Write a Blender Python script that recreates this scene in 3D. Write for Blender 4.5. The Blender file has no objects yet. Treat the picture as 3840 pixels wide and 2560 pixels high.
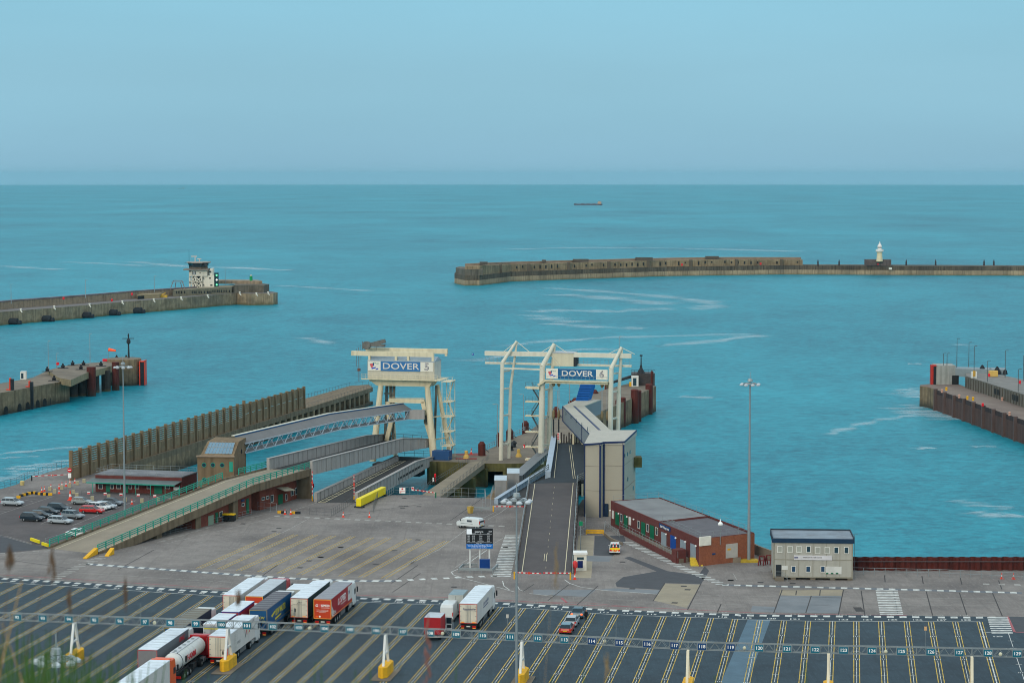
import bpy, math, random
from mathutils import Vector, Matrix
random.seed(7)
R = math.radians
sc = bpy.context.scene
COL = sc.collection
HZ, FPX, CAMH = 656.0, 8400.0, 64.0
PITCH = math.atan((1280-HZ)/FPX)
cam_d = bpy.data.cameras.new('camera'); cam = bpy.data.objects.new('camera', cam_d); COL.objects.link(cam)
cam.location = (0, 0, CAMH); cam.rotation_euler = (math.pi/2-PITCH, 0, 0)
cam_d.sensor_width = 36; cam_d.lens = FPX/3840*36; cam_d.clip_start = .3; cam_d.clip_end = 90000
cam_d.dof.use_dof = True; cam_d.dof.focus_distance = 420; cam_d.dof.aperture_fstop = 11
sc.camera = cam
SUN_EL, SUN_AZ = R(22), R(205)
w = bpy.data.worlds.new('World'); sc.world = w; w.use_nodes = True
nt = w.node_tree; N = nt.nodes; L = nt.links; N.clear()
out = N.new('ShaderNodeOutputWorld'); bg = N.new('ShaderNodeBackground'); bg.inputs[1].default_value = 0.1
sky = N.new('ShaderNodeTexSky'); sky.sky_type = 'NISHITA'; sky.sun_disc = False
sky.sun_elevation = SUN_EL; sky.sun_rotation = SUN_AZ; sky.air_density = 1.0; sky.dust_density = 2.0; sky.ozone_density = 2.0
tc = N.new('ShaderNodeTexCoord'); sep = N.new('ShaderNodeSeparateXYZ'); L.new(tc.outputs['Generated'], sep.inputs[0])
ramp = N.new('ShaderNodeValToRGB'); L.new(sep.outputs[2], ramp.inputs[0])
SK = 10.0
cr = ramp.color_ramp; cr.interpolation = 'EASE'
cr.elements[0].position = 0.0; cr.elements[0].color = (.285, .535, .695, 1)
cr.elements[1].position = 1.0; cr.elements[1].color = (1.05, 1.2, 1.3, 1)
for pos, c in ((.035, (.285, .570, .730)), (.085, (.270, .590, .760)), (.22, (.50, .74, .86)), (.45, (.95, 1.08, 1.15))):
    e = cr.elements.new(pos); e.color = (*c, 1)
wn = N.new('ShaderNodeTexNoise'); wn.inputs['Scale'].default_value = 3.0; wn.inputs['Detail'].default_value = 5
wm_ = N.new('ShaderNodeMapping'); wm_.inputs['Scale'].default_value = (1, 1, 6); L.new(tc.outputs['Generated'], wm_.inputs[0]); L.new(wm_.outputs[0], wn.inputs['Vector'])
wr = N.new('ShaderNodeMapRange'); wr.inputs[1].default_value = .3; wr.inputs[2].default_value = .7; wr.inputs[3].default_value = SK*.955; wr.inputs[4].default_value = SK*1.045; L.new(wn.outputs[0], wr.inputs[0])
mul = N.new('ShaderNodeVectorMath'); mul.operation = 'SCALE'; mul.inputs['Scale'].default_value = SK
L.new(ramp.outputs[0], mul.inputs[0]); L.new(wr.outputs[0], mul.inputs['Scale'])
mix = N.new('ShaderNodeMix'); mix.data_type = 'RGBA'; mix.inputs[0].default_value = .88
L.new(sky.outputs[0], mix.inputs[6]); L.new(mul.outputs[0], mix.inputs[7])
L.new(mix.outputs[2], bg.inputs[0]); L.new(bg.outputs[0], out.inputs[0])
sd = bpy.data.lights.new('sun', 'SUN'); sd.energy = 1.15; sd.angle = R(18); sd.color = (1.0, .86, .68)
sun = bpy.data.objects.new('sun', sd); COL.objects.link(sun)
sdir = Vector((math.sin(SUN_AZ)*math.cos(SUN_EL), math.cos(SUN_AZ)*math.cos(SUN_EL), math.sin(SUN_EL)))
sun.rotation_euler = (-sdir).to_track_quat('-Z', 'Y').to_euler(); sun.location = (0, -50, 150)
sc.view_settings.view_transform = 'Standard'; sc.view_settings.look = 'None'; sc.view_settings.gamma = 1
sc.view_settings.exposure = 0.0
sc.cycles.volume_bounces = 0; sc.cycles.filter_width = 1.0
sc.cycles.max_bounces = 6; sc.cycles.transparent_max_bounces = 12

CP, SP = math.cos(PITCH), math.sin(PITCH)
def G(pt, z=0.0):
    x, y = pt; dy = 1280-y
    wy = FPX*CP+dy*SP; wz = -FPX*SP+dy*CP
    t = (z-CAMH)/wz
    return Vector(((x-1920)*t, wy*t))
def G3(pt, z=0.0):
    g = G(pt, z); return Vector((g.x, g.y, z))
def ZY(Y, y):
    dy = 1280-y
    return CAMH+(-FPX*SP+dy*CP)/(FPX*CP+dy*SP)*Y
def XY_(Y, x, y):
    dy = 1280-y
    return (x-1920)/(FPX*CP+dy*SP)*Y
def crop(ox, oy, s): return lambda x, y: (ox+x/s, oy+y/s)
c1=crop(0,2060,2.94);c2=crop(700,2060,2.94);c3=crop(1400,2060,2.94);c4=crop(2000,2060,2.94);c5=crop(2600,2060,2.94);c6=crop(3140,2060,3.1357)
m1=crop(0,1600,2.94);m2=crop(600,1600,2.94);m3=crop(1200,1600,2.94);m4=crop(1700,1700,2.94);m5=crop(2200,1700,2.94);m6=crop(2740,1900,2.94);m7=crop(3100,1250,3.1365)
f1=crop(0,1200,3.92);f2=crop(200,1350,2.94);f3=crop(900,1250,2.614);f4=crop(1750,1240,2.904);f5=crop(0,900,2.138);f6=crop(650,920,5.6);f7=crop(1650,900,1.622);f8=crop(3000,850,2.8)
LA = math.atan(1280/8423)                     # heading of the lanes
LD = Vector((math.sin(LA), math.cos(LA))); LN = Vector((math.cos(LA), -math.sin(LA)))
SEA = -5.2

def S(r, g, b):
    f = lambda c: (c/255/12.92) if c <= 10.3 else ((c/255+.055)/1.055)**2.4
    return (f(r), f(g), f(b))
MATS = {}
def M(name, col, rough=.7, var=.12, scale=.6, metal=0.0, spec=.3, bump=0.0, emis=0.0, streak=0.0, tide=None, stain=None, stain_amt=.5, stain_scale=.12, lane=0.0):
    if name in MATS: return MATS[name]
    m = bpy.data.materials.new(name); m.use_nodes = True; MATS[name] = m
    nt = m.node_tree; N = nt.nodes; L = nt.links
    b = N['Principled BSDF']; b.inputs['Roughness'].default_value = rough; b.inputs['Metallic'].default_value = metal
    b.inputs['Specular IOR Level'].default_value = spec
    tc = N.new('ShaderNodeTexCoord')
    n1 = N.new('ShaderNodeTexNoise'); n1.inputs['Scale'].default_value = scale; n1.inputs['Detail'].default_value = 6; n1.inputs['Roughness'].default_value = .65
    L.new(tc.outputs['Object'], n1.inputs['Vector'])
    mr = N.new('ShaderNodeMapRange'); mr.inputs[1].default_value = .3; mr.inputs[2].default_value = .7; mr.inputs[3].default_value = 1-var; mr.inputs[4].default_value = 1+var
    L.new(n1.outputs[0], mr.inputs[0])
    rgb = N.new('ShaderNodeRGB'); rgb.outputs[0].default_value = (*col, 1)
    vm = N.new('ShaderNodeVectorMath'); vm.operation = 'SCALE'; L.new(rgb.outputs[0], vm.inputs[0]); L.new(mr.outputs[0], vm.inputs['Scale'])
    cur = vm.outputs[0]
    def blend(fac, c2):
        nonlocal cur
        mx = N.new('ShaderNodeMix'); mx.data_type = 'RGBA'; L.new(fac, mx.inputs[0]); L.new(cur, mx.inputs[6]); mx.inputs[7].default_value = (*c2, 1); cur = mx.outputs[2]
    if stain is not None:
        n2 = N.new('ShaderNodeTexNoise'); n2.inputs['Scale'].default_value = stain_scale; n2.inputs['Detail'].default_value = 8; n2.inputs['Roughness'].default_value = .6
        L.new(tc.outputs['Object'], n2.inputs['Vector'])
        m2_ = N.new('ShaderNodeMapRange'); m2_.inputs[1].default_value = .45; m2_.inputs[2].default_value = .68; m2_.inputs[3].default_value = 0; m2_.inputs[4].default_value = stain_amt
        L.new(n2.outputs[0], m2_.inputs[0]); blend(m2_.outputs[0], stain)
    if lane:       # tyre tracks and drips along the lanes
        for sc_, a_, k_ in (((1.3, .015, 1), lane, .62), ((.5, .5, 1), lane*.7, .45), ((3.0, .5, 1), lane*.8, 1.5)):
            mp = N.new('ShaderNodeMapping'); mp.inputs['Rotation'].default_value = (0, 0, LA); mp.inputs['Scale'].default_value = sc_; L.new(tc.outputs['Object'], mp.inputs[0])
            n3 = N.new('ShaderNodeTexNoise'); n3.inputs['Scale'].default_value = 1.0; n3.inputs['Detail'].default_value = 6; n3.inputs['Roughness'].default_value = .7; L.new(mp.outputs[0], n3.inputs['Vector'])
            m3_ = N.new('ShaderNodeMapRange'); m3_.inputs[1].default_value = .52; m3_.inputs[2].default_value = .72; m3_.inputs[3].default_value = 0; m3_.inputs[4].default_value = a_
            L.new(n3.outputs[0], m3_.inputs[0]); blend(m3_.outputs[0], tuple(c*k_ for c in col))
    if streak:
        mp = N.new('ShaderNodeMapping'); mp.inputs['Scale'].default_value = (1.1, 1.1, .07); L.new(tc.outputs['Object'], mp.inputs[0])
        n3 = N.new('ShaderNodeTexNoise'); n3.inputs['Scale'].default_value = 1.0; n3.inputs['Detail'].default_value = 5; L.new(mp.outputs[0], n3.inputs['Vector'])
        m3_ = N.new('ShaderNodeMapRange'); m3_.inputs[1].default_value = .46; m3_.inputs[2].default_value = .66; m3_.inputs[3].default_value = 0; m3_.inputs[4].default_value = streak
        L.new(n3.outputs[0], m3_.inputs[0]); blend(m3_.outputs[0], tuple(c*.32 for c in col))
    if tide is not None:
        geo = N.new('ShaderNodeNewGeometry'); sp = N.new('ShaderNodeSeparateXYZ'); L.new(geo.outputs['Position'], sp.inputs[0])
        ad = N.new('ShaderNodeMath'); ad.operation = 'MULTIPLY_ADD'; ad.inputs[1].default_value = 2.2; L.new(n1.outputs[0], ad.inputs[0]); L.new(sp.outputs[2], ad.inputs[2])
        m4_ = N.new('ShaderNodeMapRange'); m4_.inputs[1].default_value = tide[1]; m4_.inputs[2].default_value = tide[0]; m4_.inputs[3].default_value = 0; m4_.inputs[4].default_value = .85
        L.new(ad.outputs[0], m4_.inputs[0]); blend(m4_.outputs[0], tide[2])
    L.new(cur, b.inputs['Base Color'])
    if bump:
        bp = N.new('ShaderNodeBump'); bp.inputs['Strength'].default_value = bump; bp.inputs['Distance'].default_value = .05; L.new(n1.outputs[0], bp.inputs['Height']); L.new(bp.outputs[0], b.inputs['Normal'])
    if emis:
        L.new(cur, b.inputs['Emission Color']); b.inputs['Emission Strength'].default_value = emis
    return m
def P(name, r, g, b, **k): return M(name, S(r, g, b), **k)

class MB:
    def __init__(s): s.v = []; s.f = []; s.m = []; s.mats = []; s.cur = 0; s.starts = []
    def use(s, mat):
        if mat not in s.mats: s.mats.append(mat)
        s.cur = s.mats.index(mat); return s
    def add(s, vs, fs):
        s.starts.append((len(s.v), len(s.f))); o = len(s.v); s.v += [tuple(v) for v in vs]
        for f in fs: s.f.append([i+o for i in f]); s.m.append(s.cur)
        return s
    def box(s, x0, x1, y0, y1, z0, z1):
        return s.add([(x0,y0,z0),(x1,y0,z0),(x1,y1,z0),(x0,y1,z0),(x0,y0,z1),(x1,y0,z1),(x1,y1,z1),(x0,y1,z1)],
                     [(3,2,1,0),(4,5,6,7),(0,1,5,4),(1,2,6,5),(2,3,7,6),(3,0,4,7)])
    def obox(s, c, a, hx, hy, z0, z1):   # box turned by a about z, centre c
        ca, sa = math.cos(a), math.sin(a)
        q = [(c[0]+ca*x-sa*y, c[1]+sa*x+ca*y) for x, y in ((-hx,-hy),(hx,-hy),(hx,hy),(-hx,hy))]
        return s.prism(q, z0, z1)
    def prism(s, poly, z0, z1, z1s=None):
        n = len(poly); ar = sum(poly[i][0]*poly[(i+1)%n][1]-poly[(i+1)%n][0]*poly[i][1] for i in range(n))
        if ar < 0:
            poly = poly[::-1]
            if z1s: z1s = z1s[::-1]
        b = [(p[0], p[1], z0) for p in poly]; t = [(p[0], p[1], z1s[i] if z1s else z1) for i, p in enumerate(poly)]
        return s.add(b+t, [tuple(range(n-1,-1,-1)), tuple(range(n,2*n))]+[(i,(i+1)%n,n+(i+1)%n,n+i) for i in range(n)])
    def sheet(s, poly, z):
        n = len(poly); ar = sum(poly[i][0]*poly[(i+1)%n][1]-poly[(i+1)%n][0]*poly[i][1] for i in range(n))
        if ar < 0: poly = poly[::-1]
        return s.add([(p[0], p[1], z) for p in poly], [tuple(range(n))])
    def quad(s, *q): return s.add(q, [tuple(range(len(q)))])
    def beam(s, p0, p1, w, h, up=(0,0,1)):
        p0, p1 = Vector(p0), Vector(p1); d = (p1-p0)
        if d.length < 1e-6: return s
        d.normalize(); u = Vector(up)
        r = d.cross(u)
        if r.length < 1e-3: r = d.cross(Vector((0,1,0)))
        r.normalize(); u = r.cross(d); r *= w/2; u *= h/2
        vs = [p+a*r+b*u for p in (p0, p1) for a, b in ((-1,-1),(1,-1),(1,1),(-1,1))]
        return s.add(vs, [(0,1,2,3),(7,6,5,4),(0,4,5,1),(1,5,6,2),(2,6,7,3),(3,7,4,0)])
    def tube(s, p0, p1, r0, r1=None, n=8):
        r1 = r0 if r1 is None else r1
        p0, p1 = Vector(p0), Vector(p1); d = (p1-p0).normalized()
        a = d.cross(Vector((0,0,1)));
        if a.length < 1e-3: a = Vector((1,0,0))
        a.normalize(); b = d.cross(a)
        vs = []
        for p, r in ((p0, r0), (p1, r1)):
            for i in range(n):
                t = 2*math.pi*i/n; vs.append(p+a*math.cos(t)*r+b*math.sin(t)*r)
        return s.add(vs, [tuple(range(n)), tuple(range(2*n-1,n-1,-1))]+[(i,n+i,n+(i+1)%n,(i+1)%n) for i in range(n)])
    def lathe(s, c, prof, n=16):
        vs = []; fs = []
        for r, z in prof:
            for i in range(n):
                t = 2*math.pi*i/n; vs.append((c[0]+math.cos(t)*r, c[1]+math.sin(t)*r, c[2]+z))
        for k in range(len(prof)-1):
            for i in range(n): fs.append((k*n+i, k*n+(i+1)%n, (k+1)*n+(i+1)%n, (k+1)*n+i))
        fs.append(tuple(range(n-1,-1,-1))); fs.append(tuple(range((len(prof)-1)*n, len(prof)*n)))
        return s.add(vs, fs)
    def loft(s, rings, cap=True):
        n = len(rings[0]); vs = [v for r in rings for v in r]; fs = []
        for k in range(len(rings)-1):
            for i in range(n): fs.append((k*n+i, k*n+(i+1)%n, (k+1)*n+(i+1)%n, (k+1)*n+i))
        if cap: fs.append(tuple(range(n-1,-1,-1))); fs.append(tuple(range((len(rings)-1)*n, len(rings)*n)))
        return s.add(vs, fs)
    def each(s, name, mat=None, parent=None, **k):   # one object per piece
        st = s.starts+[(len(s.v), len(s.f))]; out_ = []
        for (v0, f0), (v1, f1) in zip(st, st[1:]):
            q = MB(); q.v = s.v[v0:v1]; q.f = [[i-v0 for i in f] for f in s.f[f0:f1]]; q.m = [0]*len(q.f); out_.append(q.build(name, mat, parent, **k))
        return out_
    def build(s, name, mat=None, parent=None, bevel=0, smooth=False, off=None):
        me = bpy.data.meshes.new(name)
        o = Vector((0,0,0))
        if off is not None: o = Vector(off)
        elif parent is not None:
            o = Vector(parent.location)
            if parent.parent is not None: o = o+Vector(parent.parent.location)
        me.from_pydata([(v[0]-o.x, v[1]-o.y, v[2]-o.z) for v in s.v], [], s.f)
        if mat is not None and not s.mats: me.materials.append(mat)
        else:
            for m in s.mats: me.materials.append(m)
            for i, p in enumerate(me.polygons): p.material_index = s.m[i]
        me.validate()
        if smooth:
            for p in me.polygons: p.use_smooth = True
        ob = bpy.data.objects.new(name, me); COL.objects.link(ob)
        if parent is not None: ob.parent = parent
        if bevel:
            md = ob.modifiers.new('bevel', 'BEVEL'); md.width = bevel; md.segments = 2; md.limit_method = 'ANGLE'
        return ob
def tag(o, label, cat, group=None):
    o['label'] = label; o['category'] = cat
    if group: o['group'] = group
    return o
def thing(name, label, cat, loc, group=None, rot=0):
    o = bpy.data.objects.new(name, None); COL.objects.link(o); o.location = loc; o.rotation_euler = (0,0,rot)
    o.empty_display_size = .3
    return tag(o, label, cat, group)
def struct(o, kind='structure'): o['kind'] = kind; return o
def dup(root, loc, rotz, label, group=None):
    r = root.copy(); COL.objects.link(r); r.location = loc; r.rotation_euler = (0,0,rotz); r['label'] = label
    if group: r['group'] = group
    for ch in list(root.children):
        c = ch.copy(); COL.objects.link(c); c.parent = r
        for g in list(ch.children):
            d = g.copy(); COL.objects.link(d); d.parent = c
    return r
def recolor(root, old, new):      # a copy gets its own paint
    for ch in [root]+list(root.children_recursive):
        if ch.type == 'MESH' and old in list(ch.data.materials):
            ch.data = ch.data.copy()
            for i, m in enumerate(ch.data.materials):
                if m == old: ch.data.materials[i] = new
def text_mesh(body, size=1.0, bold=.0, ext=0.0, align='CENTER', shear=0.0, sx=1.0):
    cu = bpy.data.curves.new('t', 'FONT'); cu.body = body; cu.size = size; cu.offset = bold; cu.extrude = ext; cu.align_x = align; cu.align_y = 'CENTER'
    cu.shear = shear; cu.resolution_u = 3
    ob = bpy.data.objects.new('t', cu); COL.objects.link(ob)
    me = bpy.data.meshes.new_from_object(ob.evaluated_get(bpy.context.evaluated_depsgraph_get()))
    COL.objects.unlink(ob); bpy.data.objects.remove(ob)
    vs = [(v.co.x*sx, v.co.y, v.co.z) for v in me.vertices]; fs = [tuple(p.vertices) for p in me.polygons]
    bpy.data.meshes.remove(me)
    return vs, fs
def put_text(mb, body, org, rt, up, size, bold=.0, ext=0.0, fit=None, align='CENTER', shear=0.0, sx=1.0):
    vs, fs = text_mesh(body, size, bold, ext, align, shear, sx)
    if not vs: return
    org, rt, up = Vector(org), Vector(rt).normalized(), Vector(up).normalized(); nn = rt.cross(up)
    if fit:
        w_ = max(v[0] for v in vs)-min(v[0] for v in vs); k = fit/w_
    else: k = 1
    mb.add([org+rt*v[0]*k+up*v[1]+nn*v[2] for v in vs], fs)
def railing(name, label, cat, pts, h=1.1, rails=(1.1,.55), sp=2.0, r=.03, mat=None, group=None, postr=None, box=False):
    pts = [Vector(p) for p in pts]
    t = thing(name, label, cat, pts[0], group)
    b = MB()
    for a, c in zip(pts, pts[1:]):
        for z in rails:
            if box: b.beam(a+Vector((0,0,z)), c+Vector((0,0,z)), r*1.6, r*3)
            else: b.tube(a+Vector((0,0,z)), c+Vector((0,0,z)), r, n=5)
    b.build('rail', mat, t)
    pr = postr or r
    me = None; n_ = 0
    for k, (a, c) in enumerate(zip(pts, pts[1:])):
        n = max(1, int((c-a).length/sp+.5))
        for i in range(n+(1 if k == len(pts)-2 else 0)):
            p = a.lerp(c, i/n)
            if me is None:
                q = MB(); q.box(-pr,pr,-pr,pr,0,h); o = q.build('post', mat, t, off=(0,0,0)); me = o.data
            else:
                o = bpy.data.objects.new('post', me); COL.objects.link(o); o.parent = t
            o.location = p-pts[0]; n_ += 1
    return t
def radial_sea():
    n = 160; Rr = [0, 60, 120, 200, 300, 420, 560, 720, 900, 1150, 1500, 2000, 2700, 3600, 5000, 7000, 9500, 13000, 17000, 21000, 25000, 28000, 31000, 34000, 37000]
    b = MB(); vs = [(0, 0, SEA)]
    for r in Rr[1:]:
        for i in range(n):
            t = 2*math.pi*i/n; vs.append((math.sin(t)*r, math.cos(t)*r, SEA-r*r/(2*7.4e6)))
    fs = [(0, 1+(i+1)%n, 1+i) for i in range(n)]
    for k in range(len(Rr)-2):
        a = 1+k*n; c = a+n
        for i in range(n): j = (i+1)%n; fs.append((a+i, a+j, c+j, c+i))
    b.add(vs, fs)
    m = bpy.data.materials.new('sea_water'); m.use_nodes = True; nt = m.node_tree; N = nt.nodes; L = nt.links
    p = N['Principled BSDF']; p.inputs['Roughness'].default_value = .34; p.inputs['IOR'].default_value = 1.33; p.inputs['Specular IOR Level'].default_value = .07
    tc = N.new('ShaderNodeTexCoord')
    def noise(sx, sy, sc_, det, rough=.6, rot=0.0):
        mp = N.new('ShaderNodeMapping'); mp.inputs['Scale'].default_value = (sx, sy, 1); mp.inputs['Rotation'].default_value = (0, 0, rot); L.new(tc.outputs['Object'], mp.inputs[0])
        n_ = N.new('ShaderNodeTexNoise'); n_.inputs['Scale'].default_value = sc_; n_.inputs['Detail'].default_value = det; n_.inputs['Roughness'].default_value = rough
        L.new(mp.outputs[0], n_.inputs['Vector']); return n_.outputs[0]
    big = noise(1, .5, .004, 5, .55, .15); mid = noise(1, .6, .03, 6, .65, -.1); fine = noise(.8, 1, .2, 7, .75, .1)
    def add(a, b_, ka, kb):
        x = N.new('ShaderNodeMath'); x.operation = 'MULTIPLY'; L.new(a, x.inputs[0]); x.inputs[1].default_value = ka
        y = N.new('ShaderNodeMath'); y.operation = 'MULTIPLY_ADD'; L.new(b_, y.inputs[0]); y.inputs[1].default_value = kb; L.new(x.outputs[0], y.inputs[2]); return y.outputs[0]
    s_ = add(big, mid, .26, .16); s2 = add(s_, add(fine, noise(.8, 1, .5, 4, .85, .3), .26, .34), 1.0, 1.0)
    cr_ = N.new('ShaderNodeValToRGB'); L.new(s2, cr_.inputs[0]); e = cr_.color_ramp.elements
    e[0].position = .40; e[0].color = (.001, .098, .150, 1); e[1].position = .60; e[1].color = (.018, .312, .392, 1)
    L.new(cr_.outputs[0], p.inputs['Base Color'])
    bp = N.new('ShaderNodeBump'); bp.inputs['Strength'].default_value = .55; bp.inputs['Distance'].default_value = .8; L.new(add(fine, mid, .5, 1.5), bp.inputs['Height']); L.new(bp.outputs[0], p.inputs['Normal'])
    return struct(b.build('sea', m, smooth=True))
radial_sea()

def foam_mat():
    m = bpy.data.materials.new('foam'); m.use_nodes = True; nt = m.node_tree; N = nt.nodes; L = nt.links
    p = N['Principled BSDF']; p.inputs['Base Color'].default_value = (.60, .74, .78, 1); p.inputs['Roughness'].default_value = .9
    uv = N.new('ShaderNodeUVMap'); uv.uv_map = 'UVMap'; sp = N.new('ShaderNodeSeparateXYZ'); L.new(uv.outputs[0], sp.inputs[0])
    tc = N.new('ShaderNodeTexCoord'); mp = N.new('ShaderNodeMapping'); mp.inputs['Scale'].default_value = (.16, 1.2, 1); L.new(tc.outputs['Object'], mp.inputs[0])
    n_ = N.new('ShaderNodeTexNoise'); n_.inputs['Scale'].default_value = .22; n_.inputs['Detail'].default_value = 9; n_.inputs['Roughness'].default_value = .78; L.new(mp.outputs[0], n_.inputs['Vector'])
    mr = N.new('ShaderNodeMapRange'); mr.inputs[1].default_value = .40; mr.inputs[2].default_value = .58; L.new(n_.outputs[0], mr.inputs[0])
    def edge(o):      # 0 at the borders, 1 in the middle
        a = N.new('ShaderNodeMath'); a.operation = 'PINGPONG'; a.inputs[1].default_value = .5; L.new(o, a.inputs[0])
        r = N.new('ShaderNodeMapRange'); r.inputs[1].default_value = .0; r.inputs[2].default_value = .5; r.interpolation_type = 'SMOOTHSTEP'; L.new(a.outputs[0], r.inputs[0]); return r.outputs[0]
    x = N.new('ShaderNodeMath'); x.operation = 'MULTIPLY'; L.new(edge(sp.outputs[1]), x.inputs[0]); L.new(mr.outputs[0], x.inputs[1])
    a2 = N.new('ShaderNodeMapRange'); a2.inputs[2].default_value = .15; L.new(edge(sp.outputs[0]), a2.inputs[0])
    y = N.new('ShaderNodeMath'); y.operation = 'MULTIPLY'; L.new(x.outputs[0], y.inputs[0]); L.new(a2.outputs[0], y.inputs[1])
    z = N.new('ShaderNodeMath'); z.operation = 'MULTIPLY'; L.new(y.outputs[0], z.inputs[0]); z.inputs[1].default_value = .5
    L.new(z.outputs[0], p.inputs['Alpha'])
    return m
FOAM = foam_mat()
def foam(streaks):
    vs = []; fs = []; uvs = []
    for pts, wd in streaks:
        P_ = [G(p, SEA) for p in pts]
        for _ in range(2):
            Q = [P_[0]]
            for a, c in zip(P_, P_[1:]): Q += [a.lerp(c, .25), a.lerp(c, .75)]
            P_ = Q+[P_[-1]]
        n = len(P_)
        for i, p in enumerate(P_):
            d = (P_[min(i+1, n-1)]-P_[max(i-1, 0)]).normalized(); nn = Vector((-d.y, d.x))
            for s_ in (-1, 1):
                q = p+nn*wd*1.15*s_*(.8+.4*math.sin(i*1.7)); vs.append((q.x, q.y, SEA-q.length_squared/(2*7.4e6)+.06)); uvs.append((i/(n-1), (s_+1)/2))
        o = len(vs)-2*n
        for i in range(n-1): fs.append((o+2*i, o+2*i+1, o+2*i+3, o+2*i+2))
    me = bpy.data.meshes.new('sea_foam'); me.from_pydata(vs, [], fs)
    uvl = me.uv_layers.new(name='UVMap')
    for l in me.loops: uvl.data[l.index].uv = uvs[l.vertex_index]
    me.materials.append(FOAM); ob = bpy.data.objects.new('sea_foam', me); COL.objects.link(ob); ob['kind'] = 'stuff'
k = 1.6327
o_ = lambda *a: [(a[i]*k, a[i+1]*k) for i in range(0, len(a), 2)]
foam([([f5(0,205), f5(250,222), f5(500,236)], 12), ([f5(520,174), f5(800,185), f5(1180,206)], 12), ([f5(1290,199), f5(1480,210)], 10), ([f5(1730,212), f5(1950,220), f5(2150,236), f5(2350,240)], 14),
      (o_(1225,722,1270,734,1330,741), 12), (o_(1250,660,1400,670,1560,684,1650,696,1600,713), 12), (o_(1260,742,1380,752,1490,754), 10), (o_(1215,716,1300,712,1420,716,1540,706), 14),
      (o_(1130,796,1320,778,1500,772,1760,766,1700,776,1490,798), 8), (o_(1280,675,1430,686,1540,700), 16), (o_(1060,830,1260,806,1420,800), 8),
      ([m7(800,678), m7(950,655), m7(1110,640)], 3.5), ([m7(820,690), m7(950,700), m7(1100,735)], 8), ([m7(1010,870), m7(1200,925), m7(1420,970), m7(1600,1015)], 7), ([m7(990,660), m7(1060,700), m7(1100,760)], 6), ([m7(930,830), m7(1150,890), m7(1400,950), m7(1700,1030)], 5),
      ([m7(1000,880), m7(1150,920), m7(1250,960), m7(1620,1020)], 9), ([m7(0,1195), m7(250,1110), m7(500,1040), m7(820,985), m7(1160,950)], 3.2), ([m7(950,355), m7(1130,358)], 4), ([m7(1540,140), m7(1660,125)], 6),
      ([m7(1050,1360), m7(1250,1340)], 3), ([m7(1700,1330), m7(2000,1325)], 3),
      ([m1(40,470), m1(300,430), m1(560,405), m1(790,360)], 3.0), ([m1(80,500), m1(330,455), m1(560,425), m1(780,400)], 3.5), ([m1(-100,600), m1(100,560), m1(420,500), m1(740,445)], 5), ([m1(-100,310), m1(300,270), m1(950,212)], 2.5), ([m1(0,350), m1(200,330), m1(450,325)], 2),
      (o_(2190,1148,2250,1160,2330,1168), 4), (o_(2230,1175,2300,1186,2345,1182), 5), (o_(1560,910,1640,914), 5), (o_(2050,935,2100,950,2170,955), 6), (o_(640,655,760,662,860,668), 8), (o_(300,600,420,612,620,617), 14), (o_(1160,572,1400,566,1900,578), 20), (o_(700,775,760,790), 6)])

CONC = P('quay_concrete', 128, 122, 117, rough=.9, var=.2, scale=.25, stain=S(94, 89, 87), stain_amt=.9, stain_scale=.05, bump=.2, lane=.6)
CONC_WARM = P('old_concrete', 128, 118, 104, rough=.95, var=.2, scale=.4, stain=S(88, 82, 74), stain_amt=.7, stain_scale=.1)
WALL = P('harbour_wall', 138, 119, 93, rough=.95, var=.3, scale=.5, streak=.65, tide=(-3.6, -1.6, S(50, 52, 44)), stain=S(84, 78, 66), stain_amt=.6, stain_scale=.2)
ASPH = P('lane_asphalt', 54, 70, 79, rough=.93, var=.12, scale=.3, stain=S(47, 58, 66), stain_amt=.9, stain_scale=.06, bump=.2, lane=.8)
ASPH_B = P('brown_asphalt', 92, 86, 85, rough=.93, var=.12, scale=.3, stain=S(76, 73, 74), stain_amt=.8, stain_scale=.07, lane=.4)
ASPH_C = P('dark_patch_asphalt', 74, 76, 80, rough=.93, var=.1, scale=.5)
PATCH_L = P('pale_patch_asphalt', 84, 108, 122, rough=.9, var=.14, scale=.4)
PATCH_G = P('grey_panel', 122, 126, 129, rough=.9, var=.1, scale=.3, stain=S(100, 107, 112), stain_amt=.6)
PATCH_W = P('warm_panel', 152, 142, 122, rough=.9, var=.12, scale=.3, stain=S(126, 118, 106), stain_amt=.6)
JOINT = P('joint_tar', 66, 64, 64, rough=.9)
WHITE_P = P('white_road_paint', 206, 208, 202, rough=.8, var=.2, scale=1.6, stain=S(130,134,136), stain_scale=.9, stain_amt=.8)
WORN_P = P('worn_road_paint', 160, 158, 152, rough=.85, var=.22, scale=1.6, stain=S(118,113,108), stain_scale=.7, stain_amt=.9)
YEL_P = P('yellow_road_paint', 200, 168, 70, rough=.8, var=.2, scale=1.6, stain=S(112,104,80), stain_scale=.5, stain_amt=.8)
RED_P = P('red_road_paint', 160, 92, 96, rough=.85, var=.2, scale=1)

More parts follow.
